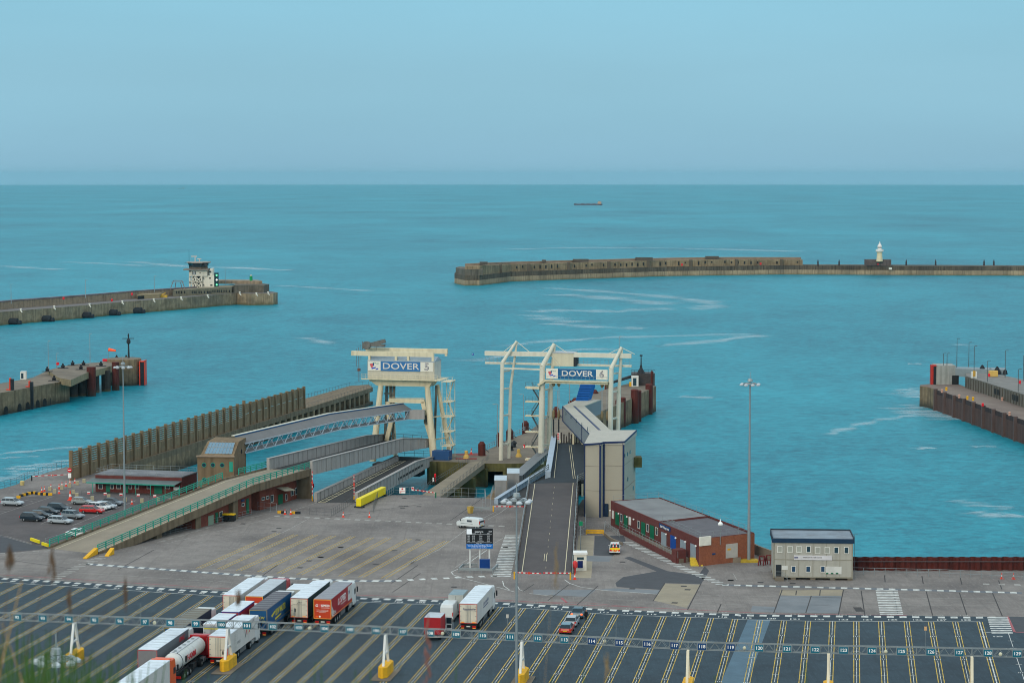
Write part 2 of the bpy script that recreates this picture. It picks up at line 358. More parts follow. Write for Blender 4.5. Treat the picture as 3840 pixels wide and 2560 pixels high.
quay = [(-900,4400),(4800,4400),(4800,2120),(3840,2105),(3190,2098),(2900,2090),m5(1900,1090),m5(1815,1040)]
quay = [G(q) for q in quay]+[Vector((40.6,373.5)), Vector((27.6,413)), Vector((25.5,419)), Vector((26.5,437)), Vector((14,440)), Vector((12.4,428)), Vector((3.0,428))]
quay += [G(m3(1900,800)), G(m3(1815,785)), G(m3(1330,775)), G(m3(1330,765)), G(m3(1120,745)), G(m3(760,752)), G(m3(700,775)), G(m3(385,835)), G(m3(0,835)), G(m2(1700,815)),
         Vector((-39.6,442.5)), Vector((-48.3,443)), Vector((-52,452)), Vector((-62,460)), Vector((-84,466))]
WA, WB = G(m1(785,588)), G(f3(628,730))         # foot of the slatted wind wall
wd_ = (WB-WA).normalized(); wn_ = Vector((-wd_.y, wd_.x))      # pointing to the outer side
quay += [WA+wd_*12, WA+wn_*.5, G(m1(790,445)), G(m1(730,440)), G(m1(520,502)), G(m1(330,560)), G(m1(180,635)), G(m1(-20,690)), G(m1(-900,960)), G((-900,2400))]
b = MB(); b.use(CONC); n = len(quay); zt = 0.0
ar = sum(quay[i].x*quay[(i+1)%n].y-quay[(i+1)%n].x*quay[i].y for i in range(n))
q_ = quay if ar > 0 else quay[::-1]
b.add([(p.x,p.y,0) for p in q_], [tuple(range(n))])
b.use(WALL)
for i in range(n):
    a, c = q_[i], q_[(i+1)%n]; b.quad((a.x,a.y,-9),(c.x,c.y,-9),(c.x,c.y,0),(a.x,a.y,0))
struct(b.build('quay_ground'))

def strip(mb, pts, wd, z):
    for a, c in zip(pts, pts[1:]):
        d = (c-a)
        if d.length < 1e-4: continue
        d = d.normalized(); nn = Vector((-d.y, d.x))*wd/2
        mb.quad((a.x-nn.x,a.y-nn.y,z),(c.x-nn.x,c.y-nn.y,z),(c.x+nn.x,c.y+nn.y,z),(a.x+nn.x,a.y+nn.y,z))
def wl(*p): return [G(q) for q in p]
def resample(pts, step, off=0.0):
    out_ = []; d = off
    for a, c in zip(pts, pts[1:]):
        l = (c-a).length
        while d < l: out_.append((a.lerp(c, d/l), (c-a).normalized())); d += step
        d -= l
    return out_
top = [c1(-300,285), c1(0,303), c1(1200,378), c1(2352,447), c2(1900,508), c3(0,533), c3(820,556), c3(1350,572), c3(2352,630), c4(640,650), c4(1400,683), c5(0,694), c5(900,712), c5(2352,722), c6(1100,778), c6(2400,792)]
b = MB(); b.sheet(wl((-700,3000), (-700,2165), *top, (4700,2330), (4700,3000)), .004); struct(b.build('lane_asphalt', ASPH))
b = MB(); b.sheet(wl(c5(600,768), c5(852,768), c5(470,1800), c5(160,1800)), .008); struct(b.build('asphalt_patch', PATCH_L))
b = MB(); b.sheet(wl(m1(-400,850), m1(560,740), m1(1055,720), m1(1060,640), m1(1500,700), m1(1900,800), m1(640,1320), m1(540,1340), m1(0,1400), m1(-500,1420)), .004); struct(b.build('car_park_asphalt', ASPH_B))
b = MB()
b.use(ASPH_C).sheet(wl(m1(-400,1190), m1(0,1195), m1(350,1290), m1(540,1340), m1(0,1385), m1(-500,1420)), .008)
b.sheet(wl(c4(905,365), c4(990,300), c4(1360,238), c4(1480,235), c4(1900,290), c4(1850,378), c4(1455,367), c4(1402,440), c4(1200,428), c4(920,410)), .008)
b.sheet(wl(c4(1000,90), c4(1060,75), c4(1480,235), c4(1360,238)), .008)
b.sheet(wl(m5(1300,1240), m5(1350,1290), m5(1290,1400), m5(1240,1330)), .008)
b.sheet(wl(m4(1560,905), m4(1880,905), m4(1900,960), m4(1760,1128), m4(1550,1120)), .008)
b.sheet(wl(c6(2000,792), c6(2400,797), c6(2600,990), c6(2080,970)), .012)
b.use(PATCH_W).sheet(wl(c4(1455,372), c4(1845,384), c4(1690,640), c4(1325,560)), .008)
b.sheet(wl(c5(960,440), c5(1650,440), c5(1640,520), c5(945,500)), .008); b.sheet(wl(m4(1380,900), m4(1555,905), m4(1520,1370), m4(1330,1370)), .008)
b.use(PATCH_G).sheet(wl(c5(950,505), c5(1635,510), c5(1600,700), c5(885,690)), .012); b.sheet(wl(c5(650,620), c5(920,630), c5(890,690), c5(630,680)), .012)
b.sheet(wl(c4(0,440), c4(690,440), c4(590,520), c4(0,490)), .008); b.sheet(wl(m4(1450,1125), m4(1755,1130), m4(1720,1190), m4(1450,1185)), .012)
b.sheet(wl(c4(880,425), c4(1400,445), c4(1370,490), c4(700,440)), .008)
struct(b.build('paving_patches'))
b = MB()                # joints between the slabs
for a, c in ((c4(1450,370), c4(1320,565)), (c4(1845,378), c4(1700,660)), (c4(710,400), c4(480,610)), (c4(390,385), c4(160,560)), (c5(980,440), c5(885,700)), (c5(1300,508), c5(1240,695)), (c5(1655,440), c5(1600,715)), (c5(1850,450), c5(1890,715)),
             (c5(2205,450), c5(2255,715)), (c6(1045,490), c6(1120,772)), (c6(1435,505), c6(1525,775)), (c6(1825,510), c6(1940,780)), (c6(555,300), c6(562,380)), (c6(995,310), c6(1010,400)), (c6(1445,330), c6(1465,410)), (c6(1895,360), c6(1935,465)),
             (c2(1000,170), c2(700,380)), (c3(520,260), c3(210,470)), (m3(1850,745), m3(1440,1030)), (c5(1137,450), c5(1130,500)), (c5(1400,440), c5(1393,505)), (c5(305,600), c5(265,690)), (c3(490,170), c3(200,370)), (c3(1770,380), c3(1650,460)),
             (c1(0,100), c1(800,210)), (c1(1700,0), c1(1300,220)), (m3(1120,850), m3(0,1010)), (c5(960,445), c5(1650,440))):
    strip(b, wl(a, c), .16, .016)
for q in (m2(1310,1115), m2(1255,1152), m2(1990,1328), m2(1770,1436), m3(928,785), m3(895,870), m3(950,872), m3(1090,877), m3(910,897), m3(1080,1243), m3(228,1328), m3(820,1362), m2(915,1067), c2(1250,198), c2(1480,85), c2(1350,122), c2(2085,160), c4(1660,402), c4(1700,440), c4(1090,430), c4(1558,585), c5(410,338), c5(740,360), c5(1095,370), c4(985,136), m5(1590,1395), m4(575,1030), c3(890,412)):
    g = G(q); b.obox((g.x, g.y), -.2, .45, .45, .010, .020)
b.obox(tuple(G(c5(1822,657))), 0, .6, 1.6, .01, .02)
struct(b.build('slab_joints', JOINT))

LP = {86:c1(240,372),87:c1(465,388),88:c1(695,402),89:c1(925,418),90:c1(1160,432),91:c1(1395,447),92:c1(1628,461),93:c1(1860,478),94:c1(2100,492),95:c1(2330,507),103:c3(150,588),104:c3(395,597),105:c3(640,603),
      108:c3(1410,632),109:c3(1655,645),110:c3(1910,660),111:c3(2170,680),112:c4(660,700),113:c4(910,715),114:c4(1180,725),115:c4(1440,735),116:c4(1710,745),117:c4(1960,752),118:c4(2225,765),119:c5(735,775),120:c5(1000,780),
      121:c5(1265,785),122:c5(1535,788),123:c5(1797,790),124:c5(2070,790),125:c6(815,842),126:c6(1100,845),127:c6(1385,845),128:c6(1672,845)}
LG = {k_: G(v) for k_, v in LP.items()}
def lane_ac(n):
    ks = sorted(LG)
    if n in LG: return LG[n].dot(LN), LG[n].dot(LD)
    if n < ks[0]: a, c = ks[0], ks[1]
    elif n > ks[-1]: a, c = ks[-2], ks[-1]
    else: a = max(k_ for k_ in ks if k_ < n); c = min(k_ for k_ in ks if k_ > n)
    t = (n-a)/(c-a); A, C = LG[a], LG[c]
    return A.dot(LN)*(1-t)+C.dot(LN)*t, A.dot(LD)*(1-t)+C.dot(LD)*t
def lane_pt(ac, al): return LN*ac+LD*al
W = MB(); Yl = MB(); Rd = MB(); Wn = MB()
stop = [lane_pt(*lane_ac(n)) for n in range(78, 129)]
strip(W, stop, .16, .012)
for n in range(80, 130):
    ac, al = lane_ac(n) if n < 129 else (lane_ac(128)[0]+3.55, lane_ac(128)[1]-7.5)
    end = al-75
    if n != 129:
        for s_ in (-.37, .37): strip(Yl, [lane_pt(ac+s_, al-.1), lane_pt(ac+s_, end)], .115, .012)
    t = al
    ph = {0: 10.2}.get(0)
    pos = al-10.5
    marks = []
    while pos > end: marks.append(pos); pos -= 15.0
    pos = al
    for m_ in marks+[end]:
        strip(W, [lane_pt(ac, pos), lane_pt(ac, m_+.75)], .085, .016); pos = m_-.75
    for m_ in marks:
        for q in (m_+5, m_+10, m_-5):
            if q < al-1: strip(W, [lane_pt(ac-.42, q), lane_pt(ac+.42, q)], .11, .020)
        for dx in (-.28, .22):       # the small distance figure
            strip(W, [lane_pt(ac+dx-.12, m_-.3), lane_pt(ac+dx-.12, m_+.3)], .09, .020); strip(W, [lane_pt(ac+dx-.12, m_+.26), lane_pt(ac+dx+.14, m_+.26)], .08, .020); strip(W, [lane_pt(ac+dx+.14, m_+.3), lane_pt(ac+dx+.14, m_-.3)], .09, .020)
    if 84 <= n <= 128 and n != 129:
        a0 = lane_ac(n-1); cc = (a0[0]+ac)/2-.2; ll = (a0[1]+al)/2
        e0 = (lane_pt(*lane_ac(n))-lane_pt(*a0)).normalized()
        o0 = lane_pt(cc, ll+1.15)
        put_text(W, str(n), (o0.x, o0.y, .020), (e0.x, e0.y, 0), (LD.x, LD.y, 0), 1.15, bold=.03, fit=1.35 if n > 99 else .95)
        o1 = lane_pt(cc-.1, ll+4.6)
        put_text(Wn, str(n), (o1.x, o1.y, .020), (e0.x, e0.y, 0), (LD.x, LD.y, 0), 1.0, bold=.02, fit=1.2 if n > 99 else .9)
a_ = lane_ac(128); strip(W, [lane_pt(a_[0], a_[1]-7.5), lane_pt(a_[0]+3.55, a_[1]-7.5)], .16, .012)
strip(W, [lane_pt(a_[0], a_[1]), lane_pt(a_[0], a_[1]-75)], .16, .024); strip(Rd, wl(c6(2000,785), c6(2085,968), c6(2250,970)), .35, .02)
o1 = G(c6(1885,1020)); put_text(W, '129', (o1.x, o1.y, .02), (1,0,0), (0,1,0), 1.0, bold=.03, fit=1.3)
def blocks(mb, pts, step, ww, dd, off=0.0, ax=None, z=.012):
    for p, d in resample(pts, step, off):
        a = ax if ax is not None else Vector((-d.y, d.x))
        u = d*ww/2; v = a*dd/2
        mb.quad(*[(q.x, q.y, z) for q in (p-u-v, p+u-v, p+u+v, p-u+v)])
blocks(W, wl(c1(-300,300), c1(20,318), c1(1050,383), c1(2340,470), c2(290,467), c2(1900,535), c2(2250,548), c3(720,567), c3(1380,592), c3(2140,635), c4(640,655), c4(900,668), c4(1450,690), c4(2250,720), c5(500,722), c5(900,728), c5(2350,742), c6(1250,796), c6(1890,797)), 1.84, 1.02, 1.25, .3, LD, .020)
blocks(W, wl(c1(990,160), c1(2330,255), c2(600,280), c2(1200,318), c2(1900,345), c2(2300,345)), 1.95, 1.1, 1.35, 0, LD, .020)
blocks(W, wl(c2(2300,345), c3(330,337), c3(600,322), c3(840,313), c3(960,305), c3(1330,292)), 1.95, .95, 1.35, .6, Vector((-.25,.97)), .020)
blocks(Wn, wl(m2(1290,985), m2(2290,1028), m3(1550,1075), m3(2080,1098)), 2.0, 1.1, 1.3, 0, LD, .020)
blocks(Wn, wl(m2(20,1262), m2(600,1090), m2(1150,965)), 1.9, .9, 1.6, 0, Vector((.75,.66)), .02)
blocks(W, wl(m5(460,980), m5(1080,1270), m5(1500,1445)), 1.55, .62, 2.0, 0, Vector((.93,-.05)), .020)
blocks(W, wl(c5(320,385), c5(460,392), c5(2352,440), c6(2170,508)), 1.84, 1.0, 1.2, .5, LD, .020)
blocks(Wn, wl(c1(1150,75), c1(860,190), c1(560,345)), 1.6, .7, 1.9, 0, Vector((1,-.05)), .020)
blocks(W, wl(m4(660,905), m4(590,1120), m4(530,1355)), 1.55, .8, 2.9, 0, Vector((1,-.03)), .020)
blocks(W, wl(c5(2132,452), c5(2185,712)), 1.33, .7, 3.4, 0, Vector((1,0)), .020)
blocks(W, wl(c6(1885,800), c6(1945,998)), 1.55, .85, 1.9 if 0 else 3.0, 0, Vector((1,0)), .024)
blocks(Wn, wl(c6(1750,405), c6(2200,415)), 2.4, 1.0, 1.2, 0, LD, .020)
b = MB()         # black ground of the block rows
for pts, wd in ((wl(c1(990,160), c1(2330,255), c2(600,280), c2(1200,318), c2(1900,345), c2(2300,345)), 1.5), (wl(c5(320,387), c5(460,392), c5(2352,440), c6(2170,508)), 1.35)):
    strip(b, pts, wd, .008)
struct(b.build('dark_band', P('dark_band', 96, 102, 108, var=.15, scale=.4)))
bot = [c2(130,205),c2(360,215),c2(570,230),c2(800,247),c2(1020,262),c2(1240,275),c2(1460,285),c2(1700,292),c2(1920,303),c2(2170,315)]
tp = [m2(1300,1170),m2(1500,1185),m2(1715,1190),m2(1915,1200),m2(2130,1205),m3(570,1218),m3(760,1225),m3(985,1235),m3(1185,1245),m3(1400,1258)]
Yw = MB()
for i, (p, q) in enumerate(zip(bot, tp)):
    A, C = G(p), G(q); d = (C-A).normalized(); nn = Vector((d.y, -d.x))
    for s_ in (-.4, .4): strip(Yw, [A+nn*s_, C+nn*s_], .15, .012)
    strip(Wn, [A, C], .16, .012)
strip(Wn, wl(c2(90,205), c2(1200,270), c2(2170,318), c2(2350,322)), .16, .012)
strip(Wn, wl(m2(50,1290), m2(1080,1045), m2(1640,865), m2(2000,745)), .15, .012); strip(Wn, wl(c2(250,182), m2(1380,1150), m2(1650,1005)), .15, .012)
strip(Wn, wl(c3(110,320), c3(320,200), c3(720,0), m3(1600,1140), m3(1820,1010)), .18, .012); strip(Wn, wl(m3(2080,1185), m3(1560,1500), m4(0,1270)), .16, .012)
strip(Wn, wl(m4(380,725), m4(520,650), m4(600,590)), .15, .012); strip(Wn, wl(m4(320,715), m4(470,640)), .12, .012)
for seg in ((c1(0,200), c1(2352,350)), (c1(1100,150), c1(750,100)), (c3(0,312), c3(120,318)), (c6(0,565), c6(2195,578)), (c6(70,650), c6(420,652)), (c6(700,652), c6(1850,660)), (c6(1600,612), c6(1890,620)), (c5(0,500), c5(1640,528)), (c5(0,590), c5(560,605)), (c5(630,568), c5(890,568)), (c5(630,650), c5(890,655)),
            (c5(830,608), c5(1090,608)), (c5(1270,608), c5(1510,610)), (c4(790,540), c4(1150,562)), (c4(380,520), c4(600,530)), (c4(1360,576), c4(1600,580)), (c3(1200,375), c3(1500,440)), (c5(440,262), c5(480,335)), (c5(340,262), c5(440,268)), (c2(430,290), c2(720,308)), (c1(2400,345), c2(600,372)), (c1(1240,200), c1(1290,205)), (c1(1380,213), c1(1430,217)), (c1(1560,228), c1(1610,232)), (c1(1700,238), c1(1760,243)), (c1(1900,250), c1(1950,254)), (m2(380,1290), m2(500,1258))):
    strip(Wn, wl(*seg), .13, .012)
strip(W, wl(c3(985,312), c3(1190,365), c3(1560,465)), .15, .012); strip(W, wl(c3(1425,345), c3(1440,400), c3(1500,440)), .15, .012); strip(W, wl(c3(1590,400), c3(1610,440), c3(1665,460)), .12, .012)
strip(W, wl(c4(345,330), c4(400,370), c4(520,410), c4(760,445), c4(1380,490)), .15, .012); strip(W, wl(c3(985,312), c3(880,275), c3(860,245), c3(940,210), c3(1020,165), c3(1250,5)), .15, .012)
strip(W, wl(c3(1720,480), c3(1975,512)), .13, .012)
strip(Rd, wl(c1(-200,262), c1(0,275), c1(2352,420), c2(1900,500), c3(0,505), c3(830,525), c3(1350,550), c3(2352,610), c4(1200,635), c4(2352,690), c5(800,705), c5(2352,722)), .22, .012)
strip(Rd, wl(c3(1350,570), c4(600,585), c4(1200,640)), .15, .016); strip(Rd, wl(c4(310,530), c4(370,585)), .35, .016)
for a, c in ((m1(0,960), m1(590,765)), (m1(450,1070), m1(910,1075)), (m1(450,1070), m1(640,985)), (m1(800,1085), m1(1500,810)), (m1(590,765), m1(300,762)), (m1(300,790), m1(420,800)), (m1(0,900), m1(120,912)), (m1(0,930), m1(60,935)), (m1(700,865), m1(890,800)),
             (m1(560,740), m1(1000,775)), (m1(760,700), m1(1040,712)), (m1(830,730), m1(1040,742)), (m1(1080,905), m1(860,890)), (m1(260,800), m1(360,820)), (m1(460,770), m1(560,775)), (m1(920,965), m1(1140,970))):
    strip(Wn, wl(a, c), .12, .012)
for k_ in range(2): strip(Wn, wl(m1(-100,1180+k_*14), m1(80,1205+k_*12), m1(350,1285+k_*10)), .1, .013)
blocks(Wn, wl(m1(20,1392), m1(540,1362)), 1.9, 1.1, .5, 0, None, .012)
struct(W.build('road_markings', WHITE_P)); struct(Wn.build('worn_markings', WORN_P)); struct(Yl.build('yellow_lane_lines', YEL_P)); struct(Yw.build('yellow_bay_lines', P('worn_yellow_paint', 186,156,70, rough=.85, var=.15, scale=2))); struct(Rd.build('red_line', RED_P))
GALV = P('galvanised_steel', 138, 146, 148, rough=.5, var=.12, metal=.3)
CREAMP = P('cream_paint', 222, 212, 186, rough=.55, var=.06, streak=.18)
WHITEST = P('white_steel', 216, 218, 214, rough=.5, var=.06, streak=.12)
TEALSIGN = P('teal_sign', 12, 104, 128, rough=.4, var=.04); BLUESIGN = P('blue_sign', 14, 62, 112, rough=.4, var=.04)
TXT = P('sign_white', 240, 240, 236, rough=.5, var=.02)
YELLOW = P('yellow_concrete', 228, 172, 36, rough=.75, var=.1, scale=1.5, streak=.15)
TYRE = P('tyre_rubber', 34, 36, 38, rough=.85, var=.1); RIM = P('wheel_rim', 150, 154, 156, rough=.4, metal=.6)
GLASS = P('vehicle_glass', 24, 46, 56, rough=.32, var=.02, spec=.35)
DARKG = P('dark_chassis', 42, 46, 50, rough=.7, var=.15, scale=1)
REDL = M('tail_lamp_red', S(190, 16, 14), rough=.3, var=.02); REDLIT = M('tail_lamp_lit', (1, .12, .03), rough=.3, var=.0, emis=2.2)
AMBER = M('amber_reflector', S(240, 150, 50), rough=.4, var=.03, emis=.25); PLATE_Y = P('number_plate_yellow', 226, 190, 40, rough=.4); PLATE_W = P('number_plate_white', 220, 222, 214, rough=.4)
HEADL = P('head_lamp_glass', 200, 208, 212, rough=.1, spec=.8)
ZB = 5.25
tpts = [G(q, ZB) for q in (c1(0,758), c1(860,806), c2(500,868), c3(175,934), c3(1650,1006), c4(1705,1101), c5(1490,1143), c6(1583,1252), c6(2195,1262))]
d0 = (tpts[2]-tpts[1]).normalized(); d1 = (tpts[7]-tpts[6]).normalized()
tpts[0] = tpts[1]-d0*26; tpts[-1] = tpts[7]+d1*16
gt = thing('lane_sign_gantry', 'long grey lattice truss carrying blue lane number panels across the dark lanes', 'sign gantry', (tpts[3].x, tpts[3].y, 0))
b = MB(); HT = .95
for a, c in zip(tpts, tpts[1:]):
    d = (c-a).normalized(); nn = Vector((-d.y, d.x))
    for s_ in (0, .55):
        A = a+nn*s_; C = c+nn*s_
        for z in (0, HT): b.beam((A.x,A.y,ZB+z), (C.x,C.y,ZB+z), .08, .08)
        L_ = (C-A).length; n = int(L_/1.3)
        for i in range(n):
            p = A.lerp(C, i/n); q = A.lerp(C, (i+1)/n); m_ = p.lerp(q, .5)
            b.beam((p.x,p.y,ZB), (m_.x,m_.y,ZB+HT), .035, .035); b.beam((m_.x,m_.y,ZB+HT), (q.x,q.y,ZB), .035, .035)
            if i % 4 == 0: b.beam((p.x,p.y,ZB), (p.x,p.y,ZB+HT), .09, .09)
    for i in range(int((c-a).length/2.1)):
        p = a+d*i*2.1
        for z in (0, HT): b.beam((p.x,p.y,ZB+z), (p.x+nn.x*.55, p.y+nn.y*.55, ZB+z), .05, .05)
b.build('truss', GALV, gt)
def truss_at(ac):
    best = None
    for a, c in zip(tpts, tpts[1:]):
        x0, x1 = a.dot(LN), c.dot(LN)
        if min(x0, x1)-1e-6 <= ac <= max(x0, x1)+1e-6: t = (ac-x0)/(x1-x0); return a.lerp(c, t), (c-a).normalized()
    return None, None
for n in range(84, 131):
    ac = (lane_ac(n-1)[0]+lane_ac(n)[0])/2 if n <= 128 else lane_ac(128)[0]+(n-128.5)*3.55
    p, d = truss_at(ac)
    if p is None: continue
    nn = Vector((d.y, -d.x))           # towards the camera
    q = p+nn*.13; r3 = Vector((d.x, d.y, 0)); n3 = Vector((nn.x, nn.y, 0))
    b = MB(); b.use(GALV); c_ = Vector((q.x, q.y, ZB+HT/2))
    b.beam(c_-r3*.62, c_+r3*.62, .05, .98)
    b.use(BLUESIGN if 114 <= n <= 119 else TEALSIGN); b.beam(c_+n3*.035-r3*.52, c_+n3*.035+r3*.52, .05, .80)
    s_ = b.build('number_panel', None, gt); s_['label'] = 'number panel %d' % n if 0 else ('dark blue number panel' if 114 <= n <= 119 else 'teal number panel')
    b = MB(); put_text(b, str(n), c_+n3*.075, r3, (0,0,1), .56 if n > 99 else .6, bold=.014, ext=.008, fit=.78 if n > 99 else .58); b.build('number', TXT, s_)
for i, (q, two) in enumerate(((c1(885,1195), 1), (c2(505,1260), 1), (c3(178,1320), 1), (c3(1657,1405), 1))):
    g = G(q); p, d = truss_at(g.dot(LN)); ctr = Vector((g.x, g.y)); al = p.dot(LD)
    base = lane_pt(p.dot(LN)+.2, al-.2)
    b = MB()
    b.beam((*(base-LD*1.5), 1.45), (*(base-LD*.25), ZB), .3, .3); b.beam((*(base+LD*1.5), 1.45), (*(base+LD*.25), ZB), .3, .3)
    b.beam((*(base-LD*.9), 2.9), (*(base+LD*.9), 2.9), .2, .2); b.build('support_frame', WHITEST, gt)
    b = MB(); poly = [base+LD*u+LN*v for u, v in ((-2.6,-.15),(-1.9,-.62),(1.9,-.62),(2.6,-.15),(2.6,.15),(1.9,.62),(-1.9,.62),(-2.6,.15))]
    b.prism([(v.x, v.y) for v in poly], .12, 1.5); b.build('yellow_plinth', YELLOW, gt, bevel=.05)
    b = MB(); poly = [base+LD*u+LN*v for u, v in ((-3.6,-1.3),(3.2,-1.3),(3.2,1.3),(-3.6,1.3))]; b.prism([(v.x, v.y) for v in poly], .02, .12); b.build('concrete_island', CONC_WARM, gt)
for q in (c4(1705,1110), c5(1490,1150), c6(1583,1262)):
    g = G(q, ZB); al = g.dot(LD); base = lane_pt(g.dot(LN), al)
    b = MB()
    b.beam((*(base-LD*1.5), 1.45), (*(base-LD*.2), ZB), .32, .32); b.beam((*(base+LD*1.5), 1.45), (*(base+LD*.2), ZB), .32, .32); b.build('support_frame', CREAMP, gt)
    b = MB(); poly = [base+LD*u+LN*v for u, v in ((-2.6,-.15),(-1.9,-.62),(1.9,-.62),(2.6,-.15),(2.6,.15),(1.9,.62),(-1.9,.62),(-2.6,.15))]
    b.prism([(v.x, v.y) for v in poly], .0, 1.5); b.build('yellow_plinth', YELLOW, gt, bevel=.05)
for q, hh, bd in ((c1(1548,760), 2.0, 0), (c2(1188,815), 2.1, 0), (c3(880,890), 2.2, 0), (c3(1478,915), 2.0, 1), (c4(912,975), 2.2, 0), (c6(1033,1165), 2.4, 2), (c3(805,885), .9, 0)):
    g = G(q, ZB+HT); b = MB(); b.tube((g.x, g.y, ZB+HT), (g.x, g.y, ZB+HT+hh), .025, n=5)
    ro = b.build('aerial_rod', GALV, gt)
    if bd:
        b = MB(); b.box(g.x-.16, g.x+.16, g.y-.06, g.y-.03, ZB+HT+hh-.1, ZB+HT+hh+.38); b.build('small_board', P('pale_board', 196, 190, 180) if bd == 1 else P('orange_board', 214, 168, 120), ro)
for q in (c1(1708,803), c2(1360,862), c3(765,920), c4(785,1005), c4(2325,1080), c6(565,1195), c6(1912,1225)):
    g = G(q, ZB+.45); b = MB(); b.lathe((g.x, g.y-.3, ZB+.25), [(.05,0),(.2,.1),(.24,.25),(.18,.4),(.06,.48)], 10); b.build('perched_bird', P('bird_cream', 200, 196, 170), gt, smooth=True)  # rounded shapes standing for white birds perched on the truss

def wheel(t, x, y, r=.5, w_=.3, side=1, rim=RIM, name='wheel'):
    b = MB(); n = 14; b.tube((x-side*w_, y, r), (x, y, r), r, n=n); o = b.build(name, TYRE, t, off=(0,0,0))
    b = MB(); b.tube((x-.02*side, y, r), (x+.03*side, y, r), r*.55, r*.4, n=10); b.build('rim', rim, o, off=(0,0,0)); return o
def wm(name): return bpy.data.objects[name]
def rear_end(t, W2, z0, z1, door, frame, bars=True, style='doors', fw=.09):
    b = MB(); y = -.03
    b.use(door).box(-W2+.05, W2-.05, y, 0.02, z0+.1, z1-.08)
    do = b.build('rear_door', None, t, off=(0,0,0))
    b = MB(); b.use(frame)
    b.box(-W2, W2, y-.03, y+.04, z1-.13, z1-.13+fw); b.box(-W2, W2, y-.03, y+.04, z0+.02, z0+.02+fw)
    for s_ in (-1, 1): b.box(s_*W2-(fw if s_ > 0 else 0), s_*W2+(fw if s_ < 0 else 0), y-.032, y+.042, z0+.02+fw, z1-.13)
    b.build('rear_frame', None, t, off=(0,0,0))
    if bars:
        b = MB()
        for x in (-.3, -.12, .12, .3): b.tube((x, y-.04, z0+.1), (x, y-.04, z1-.2), .022, n=5)
        b.box(-.015, .015, y-.012, y, z0+.1, z1-.2)
        for s_ in (-1, 1):
            for zz in (.15, .38, .62, .85): b.box(s_*(W2-.2)-.1, s_*(W2-.2)+.1, y-.045, y, z0+(z1-z0)*zz-.03, z0+(z1-z0)*zz+.03)
        b.build('lock_bar', GALV, do, off=(0,0,0))
def under_rear(t, W2, z=.5, lit=False, plate=PLATE_W):
    b = MB(); b.box(-W2+.1, W2-.1, .12, .3, z-.08, z+.12); b.box(-W2+.15, W2-.15, .35, .5, z+.1, 1.0); b.build('bumper_bar', DARKG, t, off=(0,0,0))
    for s_ in (-1, 1):
        b = MB(); b.box(s_*(W2-.45)-.25, s_*(W2-.45)+.25, .02, .12, z+.12, z+.34); b.build('tail_light', REDL, t, off=(0,0,0))
        b = MB(); b.box(s_*(W2-.45)-.22, s_*(W2-.45)+.22, .05, .115, z-.06, z+.05); b.build('reflector', AMBER, t, off=(0,0,0))
    b = MB(); b.box(-.27, .27, .03, .11, z+.16, z+.3); b.build('number_plate', plate, t, off=(0,0,0))
def trailer_body(t, L_, W2, z0, z1, side, roof, rnd=0.0, ribs=0):
    b = MB(); b.use(side); b.box(-W2, W2, 0, L_, z0, z1-.03); o = b.build('trailer_body', None, t, off=(0,0,0), bevel=.02)
    b = MB(); b.use(roof); b.box(-W2+.01, W2-.01, .01, L_-.01, z1-.03, z1+.02)
    b.build('roof_skin', None, o, off=(0,0,0))
    b = MB(); n = ribs or 9
    for i in range(1, n): b.box(-W2+.06, W2-.06, L_*i/n-.02, L_*i/n+.02, z1+.02, z1+.032)
    b.build('roof_seam', P('seam_'+roof.name, 170, 178, 182), o, off=(0,0,0))
    return o
def undercarriage(t, L_, W2, axles, box=True):
    b = MB()
    for s_ in (-1, 1): b.box(s_*.5-.08, s_*.5+.08, .4, L_-.6, .8, 1.12)
    b.build('chassis', DARKG, t, off=(0,0,0))
    for y in axles:
        for s_ in (-1, 1): wheel(t, s_*(W2-.03), y, .5, .32, s_)
    if box:
        b = MB()
        for s_ in (-1, 1): b.box(s_*(W2-.1)-.04, s_*(W2-.1)+.04, axles[-1]+.9, L_-4.4, .45, 1.05)
        b.each('side_guard', P('side_guard', 92, 96, 98, rough=.6), t, off=(0,0,0))
